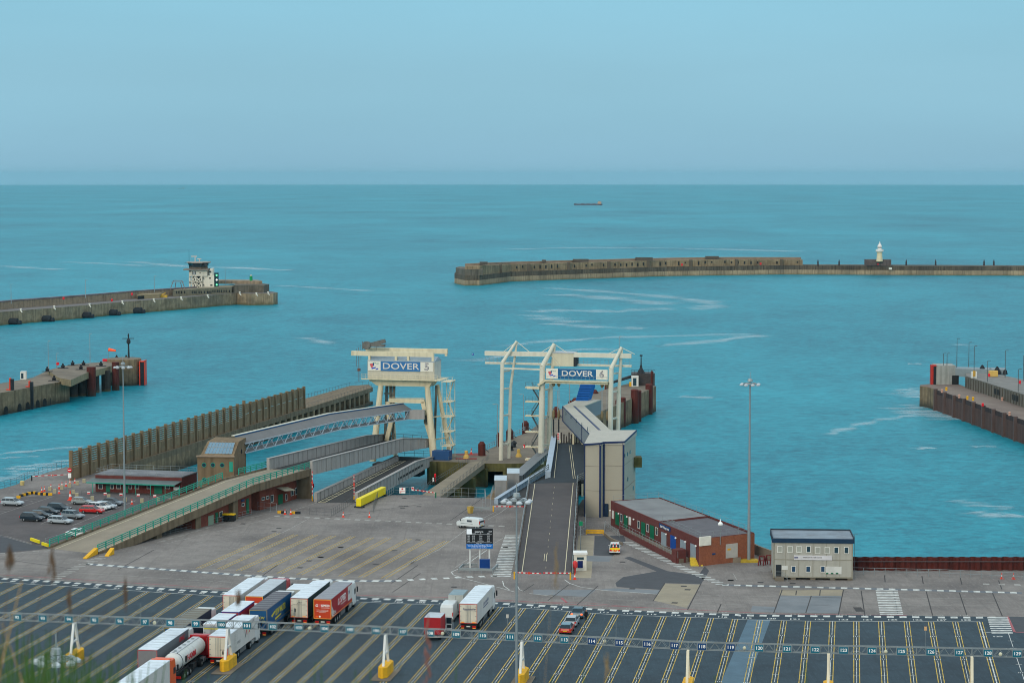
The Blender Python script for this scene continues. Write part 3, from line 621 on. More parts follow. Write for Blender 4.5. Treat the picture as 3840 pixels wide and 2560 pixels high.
def cab(t, y0, W2, paint, zt=3.85, deflect=True, depth=2.2, low=False):
    zb = .55; y1 = y0+depth
    b = MB(); prof = [(y0, .95), (y1-.1, .95), (y1, 1.1), (y1+.03, 1.9), (y1-.25, zt-.35), (y1-.55, zt-.05), (y0, zt-.05)]
    rings = []
    for x, k in ((-W2, .0), (-W2+.12, .0), (W2-.12, .0), (W2, .0)):
        ins = .08 if abs(x) == W2 else 0
        rings.append([(x, p[0]+(ins if p[0] == y0 else -ins), p[1]-(ins if p[1] > 2 else 0)) for p in prof])
    b.loft(rings); o = b.build('cab', paint, t, off=(0,0,0), bevel=.04)
    b = MB(); b.box(-W2+.03, W2-.03, y0+.35, y1+.04, .45, .97); b.build('bumper', paint, o, off=(0,0,0), bevel=.04)
    b = MB(); b.quad((-W2+.15, y1+.045, 2.0), (-W2+.2, y1-.2, zt-.6), (W2-.2, y1-.2, zt-.6), (W2-.15, y1+.045, 2.0)); b.build('windscreen', GLASS, o, off=(0,0,0))
    b = MB()
    for s_ in (-1, 1): b.box(s_*(W2+.005)-.01, s_*(W2+.005)+.01, y0+1.05, y1-.3, 1.95, 2.75)
    b.build('side_window', GLASS, o, off=(0,0,0))
    if deflect:
        b = MB(); b.loft([[(x, y0-.25, 0+zt-.1), (x, y0+1.0, zt-.1), (x, y0+.15, zt+.12), (x, y0-.25, zt+.16)] for x in (-W2+.1, W2-.1)]); b.build('wind_deflector', paint, o, off=(0,0,0), bevel=.05)
        b = MB()
        for s_ in (-1, 1): b.box(s_*(W2-.03)-.03, s_*(W2-.03)+.03, y0-.5, y0, 1.1, zt-.2)
        b.each('side_fairing', paint, o, off=(0,0,0))
    for s_ in (-1, 1):
        b = MB(); b.box(s_*(W2+.22)-.1, s_*(W2+.22)+.1, y1-.1, y1+.05, 2.15, 2.95); b.beam((s_*W2, y1-.15, 2.85), (s_*(W2+.25), y1-.03, 2.85), .05, .05); b.build('mirror', DARKG, o, off=(0,0,0), bevel=.03)
    for s_ in (-1, 1): wheel(t, s_*(W2-.04), y1-.75, .5, .32, s_)
    return o
def tractor(t, L_, W2, paint, zt=3.85):
    y0 = L_+.35
    b = MB(); b.box(-.5, .5, L_-3.6, y0+1.8, .7, .95); b.build('tractor_chassis', DARKG, t, off=(0,0,0))
    for s_ in (-1, 1): wheel(t, s_*(W2-.03), L_-2.3, .5, .5, s_)
    b = MB()
    for s_ in (-1, 1):
        b.box(s_*(W2-.35)-.3, s_*(W2-.35)+.3, L_-1.5, L_-.3, .4, 1.0)
    b.each('fuel_tank', P('alloy_tank', 178, 182, 184, rough=.3, metal=.6), t, off=(0,0,0), bevel=.06)
    cab(t, y0, W2, paint, zt)
def decal(t, parent, body, y, z, size, mat, side=1, W2=1.275, fit=None, bold=.02, shear=0.0, name='lettering', sx=1.0):
    b = MB(); put_text(b, body, (side*(W2+.012), y, z), (0, side, 0), (0,0,1), size, bold=bold, fit=fit, shear=shear, sx=sx, ext=.004); return b.build(name, mat, parent, off=(0,0,0))
def rdecal(parent, body, x, z, size, mat, fit=None, bold=.01, shear=0.0, name='lettering'):
    b = MB(); put_text(b, body, (x, -.045, z), (1,0,0), (0,0,1), size, bold=bold, fit=fit, shear=shear, ext=.004); return b.build(name, mat, parent, off=(0,0,0))
WROOF = P('white_roof', 214, 224, 230, rough=.6, var=.07, scale=1.2, stain=S(176,184,190), stain_scale=.5, stain_amt=.5); GROOF = P('grey_roof', 140, 142, 148, rough=.7, var=.1, scale=1, stain=S(120,124,128), stain_scale=.6)
SROOF = P('silver_roof', 184, 192, 198, rough=.6, var=.08, scale=1.2, stain=S(160,168,172), stain_scale=.5); OROOF = P('olive_roof', 112, 108, 96, rough=.8, var=.12, scale=1)
CREAMD = P('cream_door', 214, 208, 190, rough=.6, var=.05, stain=S(190,182,160), stain_scale=.8, stain_amt=.4); LGREY = P('pale_grey_curtain', 176, 174, 172, rough=.6, var=.06, scale=1, streak=.1)
WSIDE = P('white_side', 208, 204, 198, rough=.55, var=.06, streak=.12, scale=1); REDF = P('red_frame', 206, 34, 26, rough=.5); REDB = P('red_curtain', 160, 24, 34, rough=.55, var=.06); ORB = P('orange_door', 196, 62, 26, rough=.55, var=.06)
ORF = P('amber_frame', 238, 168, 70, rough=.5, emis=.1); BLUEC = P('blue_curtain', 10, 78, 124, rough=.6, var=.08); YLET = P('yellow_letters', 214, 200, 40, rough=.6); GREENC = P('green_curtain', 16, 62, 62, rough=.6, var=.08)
DGREYC = P('dark_grey_curtain', 92, 98, 104, rough=.6, var=.06); NAVY = P('navy_curtain', 26, 50, 68, rough=.6, var=.08); WHITEC = P('white_cab', 214, 216, 214, rough=.3, var=.03, spec=.5); REDC = P('red_cab', 176, 18, 34, rough=.3, var=.03, spec=.5)
ORC = P('orange_cab', 226, 92, 40, rough=.35, var=.03, spec=.5); BLK = P('black_letters', 40, 42, 46, rough=.6); NAVL = P('navy_letters', 44, 56, 104, rough=.6); REDLET = P('red_letters', 186, 28, 44, rough=.6)
GL = 'lorries waiting in the lanes'
def artic(label, rl, side, roof, door, frame, cabm, L_=13.6, fr=.09, W2=1.275, z1=4.0, skin=True, zt=3.85, bars=True):
    p = G(rl, z1); o = p+LN*W2
    t = thing('articulated_lorry', label, 'lorry', (0,0,0), GL)
    trailer_body(t, L_, W2, 1.15, z1, side, roof); undercarriage(t, L_, W2, (2.7, 4.0, 5.3))
    rear_end(t, W2, 1.15, z1, door, frame, bars, fw=fr); under_rear(t, W2)
    if cabm: tractor(t, L_, W2, cabm, zt)
    t.location = (o.x, o.y, 0); t.rotation_euler = (0,0,-LA)
    return t
def kid(t, n): return [c for c in t.children if c.name.startswith(n)][0]
Z1 = crop(1060,2140,7.128); Z2 = crop(1560,2160,6.532); Z3 = crop(740,2280,6.534); Z5 = crop(800,2140,6.534); Z6 = crop(440,2300,6.032)
t = artic('red curtain-sided lorry with bright orange rear doors and white cab', Z1(828,742), REDB, GROOF, ORB, ORF, WHITEC, fr=.07, bars=False, L_=13.5)
tb = kid(t, 'trailer_body'); rd = kid(t, 'rear_door')
b = MB(); b.box(1.275, 1.285, 10.6, 13.45, 1.75, 3.85); b.use(WSIDE); b.build('white_panel', WSIDE, tb, off=(0,0,0))
b = MB()
for k_ in range(3):
    pts_ = [(.1, 3.85-k_*.7), (.5+.2*k_, 2.9-k_*.6), (1.5+.3*k_, 2.1-k_*.35), (3.0+.1*k_, 1.85-k_*.2)]
    lo = [(.1, 3.3-k_*.7), (.45, 2.55-k_*.55), (1.4, 1.95-k_*.3), (2.9, 1.72-k_*.18)]
    for i in range(3): b.quad((1.284+k_*.001, pts_[i][0], max(1.3,pts_[i][1])), (1.284+k_*.001, lo[i][0], max(1.28,lo[i][1])), (1.284+k_*.001, lo[i+1][0], max(1.27,lo[i+1][1])), (1.284+k_*.001, pts_[i+1][0], max(1.29,pts_[i+1][1])))
b.build('swoosh', WSIDE, tb, off=(0,0,0))
b = MB(); b.box(1.276, 1.287, .1, 13.4, 1.3, 1.36); b.build('stripe', ORF, tb, off=(0,0,0))
decal(t, tb, 'G', 4.6, 2.75, 1.3, TXT, bold=.02); decal(t, tb, 'SPED', 7.6, 2.85, 1.25, TXT, fit=3.6, bold=.02); b = MB(); b.box(1.276, 1.288, 6.0, 9.6, 2.12, 2.2); b.build('underline', TXT, tb, off=(0,0,0)); decal(t, tb, 'www.gosped.eu', 7.7, 1.85, .3, P('pink_letters', 214, 110, 120), bold=0)
b = MB(); b.tube((1.27, 5.45, 2.75), (1.29, 5.45, 2.75), .5, n=12); b.build('emblem', P('pink_emblem', 206, 88, 84), tb, off=(0,0,0))
decal(t, tb, 'DSV', 11.4, 2.9, .7, NAVL, fit=.9)
rdecal(rd, 'G', -.83, 3.05, .48, TXT, bold=.02); rdecal(rd, 'SPED', .42, 3.05, .46, TXT, fit=1.25, bold=.015); b = MB(); b.box(-.18, 1.05, -.05, -.03, 2.74, 2.79); b.build('underline', TXT, rd, off=(0,0,0))
b = MB(); b.tube((-.42, -.055, 3.05), (-.42, -.03, 3.05), .26, n=12); b.build('emblem', P('pink_emblem', 206, 88, 84), rd, off=(0,0,0))
for z, s_ in ((2.45, 'Tel./Fax +48 (95) 255-11-00'), (2.28, 'http:// gosped@gosped.eu'), (2.11, 'www.gosped.eu')): rdecal(rd, s_, 0, z, .14, TXT, bold=0, fit=1.7 if z > 2.2 else 1.0)
b = MB(); b.box(-1.0, -.65, -.055, -.03, 1.38, 1.6); b.build('hazard_plate', P('orange_plate', 240, 100, 20), rd, off=(0,0,0)); b = MB(); b.beam((-.38, -.05, 1.33), (-.38, -.05, 1.67), .01, .001); b.quad((-.55,-.05,1.5),(-.38,-.05,1.33),(-.21,-.05,1.5),(-.38,-.05,1.67)); b.build('diamond_sign', TXT, rd, off=(0,0,0))
t = artic('dark green curtain-sided lorry with cream rear doors edged in red, white roof', Z1(207,713), GREENC, WROOF, CREAMD, REDF, WHITEC, fr=.05); rd = kid(t, 'rear_door')
b = MB(); b.add([(-.35,-.05,3.22),(-.1,-.05,3.3),(.1,-.05,3.28),(.42,-.05,3.34),(.44,-.05,3.4),(.2,-.05,3.38),(0,-.05,3.42),(-.3,-.05,3.28)], [tuple(range(8))]); b.build('animal_emblem', BLK, rd, off=(0,0,0)); rdecal(rd, 'INTERNATIONAL TRANSPORT', 0, 3.05, .14, BLK, fit=1.9, bold=0)
b = MB(); b.box(-.75, -.5, -.05, -.03, 1.95, 2.5)
for k_ in range(4): b.box(-.85, -.45, -.05, -.03, 1.45+k_*.11, 1.48+k_*.11)
b.build('small_print', BLK, rd, off=(0,0,0)); b = MB()
for x in (-.85, .75): b.box(x-.25, x+.25, -.052, -.03, 1.3, 1.42)
b.build('reflector', AMBER, rd, off=(0,0,0))
t = artic('blue curtain-sided lorry with yellow lettering and dark grey roof', Z5(880,938), BLUEC, P('slate_roof', 92, 92, 98, rough=.8, var=.1), BLUEC, P('dull_gold_frame', 168, 148, 84), WHITEC, fr=.06, bars=False); tb = kid(t, 'trailer_body'); rd = kid(t, 'rear_door')
decal(t, tb, 'LKW WALTER', 7.3, 2.75, 1.2, YLET, fit=5.6, bold=.03, sx=1); b = MB(); b.add([(1.285,2.2,2.75),(1.285,4.3,3.15),(1.285,4.5,2.95),(1.285,2.6,2.45)], [(0,1,2,3)]); b.add([(1.285,4.2,2.05),(1.285,7.6,2.15),(1.285,7.6,1.95),(1.285,4.4,1.75)], [(0,1,2,3)]); b.build('yellow_flash', YLET, tb, off=(0,0,0))
b = MB(); b.box(1.276, 1.287, .1, 13.5, 1.55, 1.6); b.build('stripe', P('dull_gold_frame', 168, 148, 84), tb, off=(0,0,0)); rdecal(rd, 'LKW', .35, 2.85, .5, YLET, fit=1.1); rdecal(rd, 'WALTER', .1, 2.3, .5, YLET, fit=2.0)
t = artic('white box lorry with white roof at the left head of the group, rear framed red', Z5(232,580), WSIDE, WROOF, CREAMD, REDF, WHITEC, fr=.07)
t = artic('grey curtain-sided lorry with orange-red rear and deep red cab', Z5(788,606), DGREYC, SROOF, ORB, ORF, REDC, fr=.07, bars=False)
t = artic('dark navy curtain-sided lorry with dull olive roof behind the lane sign gantry', (615, 2352), NAVY, OROOF, BLUEC, P('dull_gold_frame', 168, 148, 84), WHITEC, bars=False)
t = artic('grey-sided lorry with white roof and red-edged plain grey doors, left edge of the group', Z6(462,803), DGREYC, WROOF, P('grey_door', 122, 122, 124, rough=.6), REDF, WHITEC, fr=.05, bars=False); tb = kid(t, 'trailer_body'); decal(t, tb, 'CIMAC', 10.6, 3.3, .9, REDLET, fit=2.4)
t = artic('white refrigerated lorry with striped side and white tractor under the sign gantry', Z3(275,672), WSIDE, WROOF, CREAMD, REDF, WHITEC, fr=.09); tb = kid(t, 'trailer_body'); rd = kid(t, 'rear_door')
for k_, m_ in enumerate((GREENC, REDLET, P('pale_gold', 220, 190, 120), REDLET)):
    b = MB(); y = 8.7+k_*.65; b.add([(1.287,y,2.3+k_*.05),(1.287,y+.28,2.3+k_*.05),(1.287,y-.35,3.75),(1.287,y-.6,3.75)], [(0,1,2,3)]) if k_ else b.add([(1.287,y,2.1),(1.287,y+.2,2.1),(1.287,y-.25,3.2),(1.287,y-.4,3.2)], [(0,1,2,3)]); b.build('side_stripe', m_, tb, off=(0,0,0))
decal(t, tb, 'SOREX', 5.4, 2.2, .5, P('faint_letters', 150, 150, 150), bold=0); decal(t, tb, 'sdf', 12.4, 3.55, .5, NAVL, shear=.3); b = MB(); b.lathe((.62,-.05,1.85),[(.01,0),(.09,.0)],4) if 0 else b.box(.56,.74,-.06,-.03,1.62,2.05); b.build('vent_flap', BLK, rd, off=(0,0,0)); rdecal(rd, 'LECINENA', .6, 2.2, .2, BLK, bold=0, fit=.75)
t = artic('tall white lorry with italic company name on its doors, beside the small grey truck', Z2(1060,657), WSIDE, WROOF, CREAMD, P('deep_red_frame', 168, 26, 36), WHITEC, fr=.07, L_=13.6); tb = kid(t, 'trailer_body'); rd = kid(t, 'rear_door')
decal(t, tb, 'Eurotransfret', 7.6, 2.95, .8, P('grey_blue_letters', 120, 128, 150), fit=4.6, shear=.25, bold=0); b = MB(); b.box(1.276, 1.288, 5.4, 9.6, 2.35, 2.5); b.build('underline', NAVL, tb, off=(0,0,0))
rdecal(rd, 'Eurotransfret', .15, 3.22, .36, NAVL, fit=1.85, shear=.3, bold=.005); b = MB(); b.box(-.55, .95, -.052, -.03, 2.98, 3.03); b.build('underline', NAVL, rd, off=(0,0,0)); b = MB()
for x in (-.8, .8): b.box(x-.25, x+.25, -.06, -.03, 1.26, 1.4)
b.build('reflector', AMBER, rd, off=(0,0,0))
fr_ = G(Z6(1190,1050), 4.0); o = fr_-LD*13.6-LN*1.275
t = thing('articulated_lorry', 'white-sided lorry with bright orange cab cut by the bottom edge', 'lorry', (0,0,0), GL)
trailer_body(t, 13.6, 1.275, 1.15, 4.0, WSIDE, WROOF); undercarriage(t, 13.6, 1.275, (2.7,4.0,5.3)); rear_end(t, 1.275, 1.15, 4.0, CREAMD, REDF); under_rear(t, 1.275); tractor(t, 13.6, 1.275, ORC, 3.95); t.location = (o.x, o.y, 0); t.rotation_euler = (0,0,-LA)
TANKW = P('tank_white', 206, 206, 200, rough=.35, var=.05, streak=.2, scale=1)
g = G(Z6(1215,985), 3.2); t = thing('tanker_lorry', 'white road tanker with red company name and red cab between the lorries', 'tanker lorry', (0,0,0))
Lt = 11.8; b = MB(); rings = []
for y, k_ in ((0,.3),(.05,.62),(.25,.86),(.6,.98),(1.0,1.0),(Lt-1.0,1.0),(Lt-.5,.95),(Lt-.15,.8),(Lt,.4)):
    rings.append([(math.cos(a)*1.22*k_, y, 2.45+math.sin(a)*1.15*k_) for a in [2*math.pi*i/20 for i in range(20)]])
b.loft(rings); b.build('tank', TANKW, t, smooth=True, off=(0,0,0)); tk = kid(t, 'tank')
b = MB(); b.box(-.45, .45, .9, Lt-.8, 3.5, 3.62); b.build('catwalk', P('catwalk', 186, 190, 192), tk, off=(0,0,0))
b = MB()
for i in range(5): b.lathe((0, 1.8+i*1.9, 3.62), [(.24,0),(.24,.08),(.1,.14)], 10)
b.build('hatch', GALV, tk, off=(0,0,0))
b = MB(); ring = [(math.cos(a)*1.24, 2.45+math.sin(a)*1.17) for a in [2*math.pi*i/20 for i in range(21)]]
for i in range(20): b.beam((ring[i][0], 1.05, ring[i][1]), (ring[i+1][0], 1.05, ring[i+1][1]), .06, .06)
b.build('band', DARKG, tk, off=(0,0,0)); b = MB(); b.tube((0,-.02,2.6),(0,.1,2.6),.5,n=16); b.build('end_hatch', P('brown_hatch', 100, 84, 78), tk, off=(0,0,0))
b = MB(); put_text(b, 'HAMM', (1.235, 4.9, 2.5), (0,1,0), (-.08,0,1), 1.0, bold=.02, fit=3.6, ext=.01); b.build('lettering', REDLET, tk, off=(0,0,0))
b = MB()
b.tube((1.2, 2.45, 2.55),(1.25,2.45,2.55),.42,n=14); b.build('emblem', BLK, tk, off=(0,0,0))
undercarriage(t, Lt, 1.22, (1.9,3.2,4.5), box=False)
b = MB(); b.box(.7,1.15,5.6,7.2,.5,1.2); b.use(DARKG); b.build('side_locker', DARKG, t, off=(0,0,0)); b = MB(); b.box(-1.2,1.2,.1,.25,.45,.75); b.build('bumper_bar', REDF, t, off=(0,0,0))
tractor(t, Lt, 1.25, REDC, 3.5)
t.location = (g.x, g.y, 0); t.rotation_euler = (0,0,-LA)
BROOF = WROOF
p = G(Z5(195,985), 4.0)+LN*1.27; t = thing('box_lorry', 'red-sided box lorry with white roof towing the matching trailer', 'lorry', (0,0,0), GL)
trailer_body(t, 8.0, 1.27, 1.1, 4.0, REDB, WROOF); undercarriage(t, 8.0, 1.27, (1.8,3.1), box=False); rear_end(t, 1.27, 1.1, 4.0, REDB, P('blue_edge', 30, 60, 130), bars=False); under_rear(t, 1.27); cab(t, 8.3, 1.25, WHITEC, 3.4, deflect=False)
t.location = (p.x, p.y, 0); t.rotation_euler = (0,0,-LA)
b = MB(); b.box(1.27, 1.29, 0, 8.0, 3.82, 3.95); b.build('blue_edge_strip', P('blue_edge', 30, 60, 130), t, off=(0,0,0))
p = p-LD*8.7; t = thing('drawbar_trailer', 'red-sided trailer with white roof, hitched close behind the red box lorry', 'trailer', (0,0,0))
trailer_body(t, 7.4, 1.27, 1.1, 4.0, REDB, WROOF); undercarriage(t, 7.4, 1.27, (1.4,5.9), box=False); rear_end(t, 1.27, 1.1, 4.0, P('pale_rear_door', 186, 190, 190), WHITEC, bars=True); under_rear(t, 1.27)
b = MB(); b.beam((0,7.4,.9),(0,8.8,.8),.15,.15); b.build('drawbar', DARKG, t, off=(0,0,0)); b = MB(); b.box(1.27, 1.29, 0, 7.4, 3.82, 3.95); b.build('blue_edge_strip', P('blue_edge', 30, 60, 130), t, off=(0,0,0)); b = MB(); b.box(-1.2,1.2,-.06,-.04,3.3,3.45); b.build('yellow_band', YLET, t, off=(0,0,0)); b = MB(); b.box(-1.2,1.2,-.06,-.04,3.5,3.62); b.build('navy_band', NAVL, t, off=(0,0,0)); b = MB(); b.box(1.0, 1.2, 7.41, 7.5, 1.3, 3.9); b.build('amber_post', ORF, t, off=(0,0,0))
t.location = (p.x, p.y, 0); t.rotation_euler = (0,0,-LA)
def box_truck(label, rl, L_, W2, z1, side, roof, door, cabm, split=False, zt=2.7):
    p = G(rl, z1)+LN*W2; t = thing('box_truck', label, 'truck', (0,0,0))
    trailer_body(t, L_, W2, .95, z1, side, roof, ribs=3); rear_end(t, W2, .95, z1, door, side, bars=False)
    if split: b = MB(); b.box(-.02,.02,-.05,-.02,1.1,z1-.15); b.build('door_gap', DARKG, t, off=(0,0,0))
    b = MB(); b.box(-W2+.2, W2-.2, .1, L_+1.5, .5, .95); b.build('chassis', DARKG, t, off=(0,0,0))
    b = MB(); b.box(-W2+.1, W2-.1, -.05, .08, .55, .75); b.build('bumper_bar', P('pale_bumper', 200,200,190), t, off=(0,0,0))
    for s_ in (-1,1):
        b = MB(); b.box(s_*(W2-.3)-.18, s_*(W2-.3)+.18, -.08, -.04, .6, .72); b.build('tail_light', REDL, t, off=(0,0,0))
        wheel(t, s_*(W2-.15), 1.3, .38, .4, s_); wheel(t, s_*.98, L_+1.0, .38, .22, s_)
    b = MB(); prof = [(L_+.08,.55),(L_+2.3,.55),(L_+2.35,1.1),(L_+1.9,1.35),(L_+1.1,zt-.25),(L_+.7,zt),(L_+.08,zt)]
    b.loft([[(x, q[0], q[1]) for q in prof] for x in (-1.02, 1.02)]); c_ = b.build('cab', cabm, t, off=(0,0,0), bevel=.05)
    b = MB(); b.quad((-.9,L_+1.93,1.38),(-.85,L_+1.16,zt-.27),(.85,L_+1.16,zt-.27),(.9,L_+1.93,1.38)); b.build('windscreen', GLASS, c_, off=(0,0,0))
    b = MB()
    for s_ in (-1,1): b.box(s_*1.025-.01, s_*1.025+.01, L_+.35, L_+1.15, 1.4, zt-.35); 
    b.build('side_window', GLASS, c_, off=(0,0,0))
    for s_ in (-1,1): b = MB(); b.box(s_*1.25-.1, s_*1.25+.1, L_+1.2, L_+1.3, 1.4, 1.85); b.build('mirror', DARKG, c_, off=(0,0,0))
    t.location = (p.x, p.y, 0); t.rotation_euler = (0,0,-LA); return t
tr = box_truck('red box truck with pale grey roof and its driver door open', Z2(200,1000), 3.6, 1.15, 3.3, REDB, SROOF, REDB, WHITEC)
b = MB(); b.box(1.02, 1.85, 4.55, 4.63, .75, 1.55); b.use(GLASS).box(1.15, 1.8, 4.56, 4.62, 1.55, 2.3); b.use(WHITEC)
b = MB(); b.use(WHITEC).box(1.05, 1.95, 4.5, 4.58, .7, 1.6); 
for x in (1.05, 1.9): b.box(x, x+.06, 4.5, 4.58, 1.6, 2.5)
b.box(1.05, 1.96, 4.5, 4.58, 2.44, 2.52); b.use(GLASS).box(1.12, 1.9, 4.53, 4.55, 1.6, 2.44); b.use(DARKG).box(1.2,1.85,4.47,4.5,1.0,1.45); b.build('open_door', None, tr, off=(0,0,0))
box_truck('small pale grey box truck ahead of the white van', Z2(795,445), 4.2, 1.08, 3.35, P('pale_grey_box', 172, 176, 172), P('blue_grey_roof', 128, 150, 158), P('pale_grey_box', 172, 176, 172), WHITEC, True)
box_truck('pale grey box truck half hidden left of the green curtain-sided lorry', Z1(100,485), 4.6, 1.2, 3.6, P('pale_grey_box', 172, 176, 172), WROOF, P('pale_grey_box', 172, 176, 172), WHITEC)

def van(t, paint, L_=5.9, W2=1.0, H_=2.55, windows=False, tail=REDL):
    y1 = L_; prof = [(0,.45),(0,1.0),(.08,H_-.45),(.3,H_-.05),(.6,H_),(L_*.68,H_),(L_*.74,H_-.08),(L_*.86,1.45),(L_*.985,1.15),(L_,.85),(L_,.45)]
    rings = []
    for x, k_ in ((-W2,.12),(-W2+.1,0),(W2-.1,0),(W2,.12)):
        rings.append([(x*(1-.09*max(0,(z-1.2)/(H_-1.2))), y+(k_*.4 if y < L_*.5 else -k_*.4), z-(k_ if z > H_-.2 else 0)) for y, z in prof])
    b = MB(); b.loft(rings); body = b.build('body', paint, t, off=(0,0,0), bevel=.05, smooth=False)
    b = MB(); b.quad((-W2+.18,L_*.75,H_-.12),(-W2+.12,L_*.862,1.47),(W2-.12,L_*.862,1.47),(W2-.18,L_*.75,H_-.12)) if 0 else b.add([(-W2*.85,L_*.752,H_-.09),(W2*.85,L_*.752,H_-.09),(W2*.92,L_*.868,1.47),(-W2*.92,L_*.868,1.47)], [(0,1,2,3)]); b.build('windscreen', GLASS, t, off=(0,0,0))
    b = MB()
    for s_ in (-1,1): b.add([(s_*(W2*.985),L_*.80,1.4),(s_*(W2*.985),L_*.62,1.4),(s_*(W2*.94),L_*.63,H_-.5),(s_*(W2*.94),L_*.71,H_-.5)], [(0,1,2,3)])
    b.build('side_window', GLASS, t, off=(0,0,0))
    if windows: b = MB(); b.box(-W2*.82, W2*.82, -.02, .1, 1.25, H_-.42); b.build('rear_window', GLASS, t, off=(0,0,0))
    for s_ in (-1,1):
        b = MB(); b.box(s_*(W2-.1)-.08, s_*(W2-.1)+.08, -.03, .06, .95, 1.5); b.build('tail_light', tail, t, off=(0,0,0))
        b = MB(); b.box(s_*(W2-.25)-.15, s_*(W2-.25)+.15, L_-.04, L_+.02, .8, 1.05); b.build('headlight', HEADL, t, off=(0,0,0))
        b = MB(); b.box(s_*(W2+.14)-.08, s_*(W2+.14)+.08, L_*.79, L_*.79+.1, 1.35, 1.65); b.build('mirror', DARKG, t, off=(0,0,0))
        wheel(t, s_*(W2-.01), L_*.17, .35, .22, s_); wheel(t, s_*(W2-.01), L_*.83, .35, .22, s_)
    b = MB(); b.box(-.27,.27,-.03,0.02,.6,.72); b.build('number_plate', PLATE_Y, t, off=(0,0,0))
    b = MB(); b.box(-W2+.03,W2-.03,-.05,.1,.35,.55); b.build('bumper', DARKG, t, off=(0,0,0)); return body
t = thing('van', 'tall white panel van behind the grey truck, its right side in bluish shade', 'van', (0,0,0))
VANW = P('van_white', 206, 212, 212, rough=.35, var=.03, spec=.5)
van(t, VANW, 5.6, 1.0, 2.6); p = G(Z2(570,800), 2.0)+LN*1.0; t.location = (p.x+.05, p.y+.3, 0); t.rotation_euler = (0,0,-LA)
t = thing('van', 'white port security van with dark rear window behind the departure board', 'van', (0,0,0))
bd_ = van(t, VANW, 4.8, .95, 1.95, True); p = G(m4(315,830)); t.location = (p.x, p.y, 0); t.rotation_euler = (0,0,R(62))
b = MB(); b.box(-.953,-.95,1.4,3.9,.9,.96); b.box(-.953,-.95,1.6,2.6,1.25,1.6); b.build('side_marking', P('dark_marking', 60,70,80), t, off=(0,0,0))
b = MB(); b.box(-.3,.3,2.6,2.75,1.95,2.03); b.build('roof_light_bar', HEADL, t, off=(0,0,0))
def car(t, paint, kind='hatch', L_=4.2, W2=.87, H_=1.46, tail=REDL, plate=PLATE_Y, rim=RIM, roofm=None):
    zb = .92 if H_ < 1.55 else 1.0
    low = {'hatch': [(0,.35),(-.02,.6),(.05,zb),(L_*.70,zb-.02),(L_*.95,.76),(L_,.6),(L_,.35)], 'estate': [(0,.35),(-.02,.6),(.03,zb),(L_*.70,zb-.02),(L_*.95,.76),(L_,.6),(L_,.35)],
           'saloon': [(0,.35),(-.02,.65),(.06,zb+.02),(L_*.2,zb+.04),(L_*.70,zb-.02),(L_*.95,.76),(L_,.6),(L_,.35)], 'suv': [(0,.42),(-.02,.7),(.05,zb+.02),(L_*.70,zb),(L_*.94,.86),(L_,.66),(L_,.42)]}[kind]
    b = MB(); rings = []
    for x, k_ in ((-W2,.1),(-W2+.06,0),(W2-.06,0),(W2,.1)):
        rings.append([(x, y+(k_ if y < L_*.5 else -k_), z-(k_*.5 if z > .7 else 0)) for y, z in low])
    b.loft(rings); body = b.build('body', paint, t, off=(0,0,0), bevel=.05)
    r0, r1 = {'hatch': (.35, .56), 'estate': (.22, .58), 'saloon': (.95, .58), 'suv': (.3, .58)}[kind]; s0 = {'hatch': .06, 'estate': .05, 'saloon': .45, 'suv': .05}[kind]
    y0b, y1b, y0t, y1t = s0, L_*.76, r0+.12, L_*r1
    wb, wt = W2-.06, W2-.22
    b = MB(); b.loft([[(-wb,y0b,zb-.03),(wb,y0b,zb-.03),(wb,y1b,zb-.05),(-wb,y1b,zb-.05)],[(-wt,y0t,H_-.06),(wt,y0t,H_-.06),(wt,y1t,H_-.06),(-wt,y1t,H_-.06)]]); g_ = b.build('windows', GLASS, t, off=(0,0,0))
    b = MB(); b.loft([[(-wt-.03,y0t-.05,H_-.09),(wt+.03,y0t-.05,H_-.09),(wt+.03,y1t+.05,H_-.09),(-wt-.03,y1t+.05,H_-.09)],[(-wt+.04,y0t+.05,H_),(wt-.04,y0t+.05,H_),(wt-.04,y1t-.1,H_-.01),(-wt+.04,y1t-.1,H_-.01)]])
    for s_ in (-1,1):      # pillars
        for fb, ft in ((0,0),(.33,.3),(.62,.62),(1,1)):
            yb = y0b+(y1b-y0b)*fb; yt = y0t+(y1t-y0t)*ft
            b.beam((s_*(wb+.005),yb,zb-.04),(s_*(wt+.01),yt,H_-.07),.045,.045)
    b.build('roof', roofm or paint, t, off=(0,0,0), bevel=.03)
    for s_ in (-1,1):
        b = MB(); b.box(s_*(W2-.16)-.13, s_*(W2-.16)+.13, -.045, .08, .66, zb-.05); b.build('tail_light', tail, t, off=(0,0,0))
        b = MB(); b.box(s_*(W2-.24)-.15, s_*(W2-.24)+.15, L_-.14, L_-.0, .6, .74); b.build('headlight', HEADL, t, off=(0,0,0))
        b = MB(); b.box(s_*(W2+.08)-.08, s_*(W2+.08)+.08, L_*.66, L_*.66+.12, zb, zb+.14); b.build('mirror', paint, t, off=(0,0,0))
        wheel(t, s_*(W2-.0), L_*.19, .32, .2, s_, rim); wheel(t, s_*(W2-.0), L_*.81, .32, .2, s_, rim)
    b = MB(); b.box(-.27,.27,-.05,-.02,.52,.63); b.build('number_plate', plate, t, off=(0,0,0))
    b = MB(); b.box(-W2+.1,W2-.1,L_*.1,L_*.92,.2,.38); b.build('underbody', DARKG, t, off=(0,0,0))
    return t
def paint(n, r, g, b_): return P('paint_'+n, r, g, b_, rough=.28, var=.02, spec=.6)
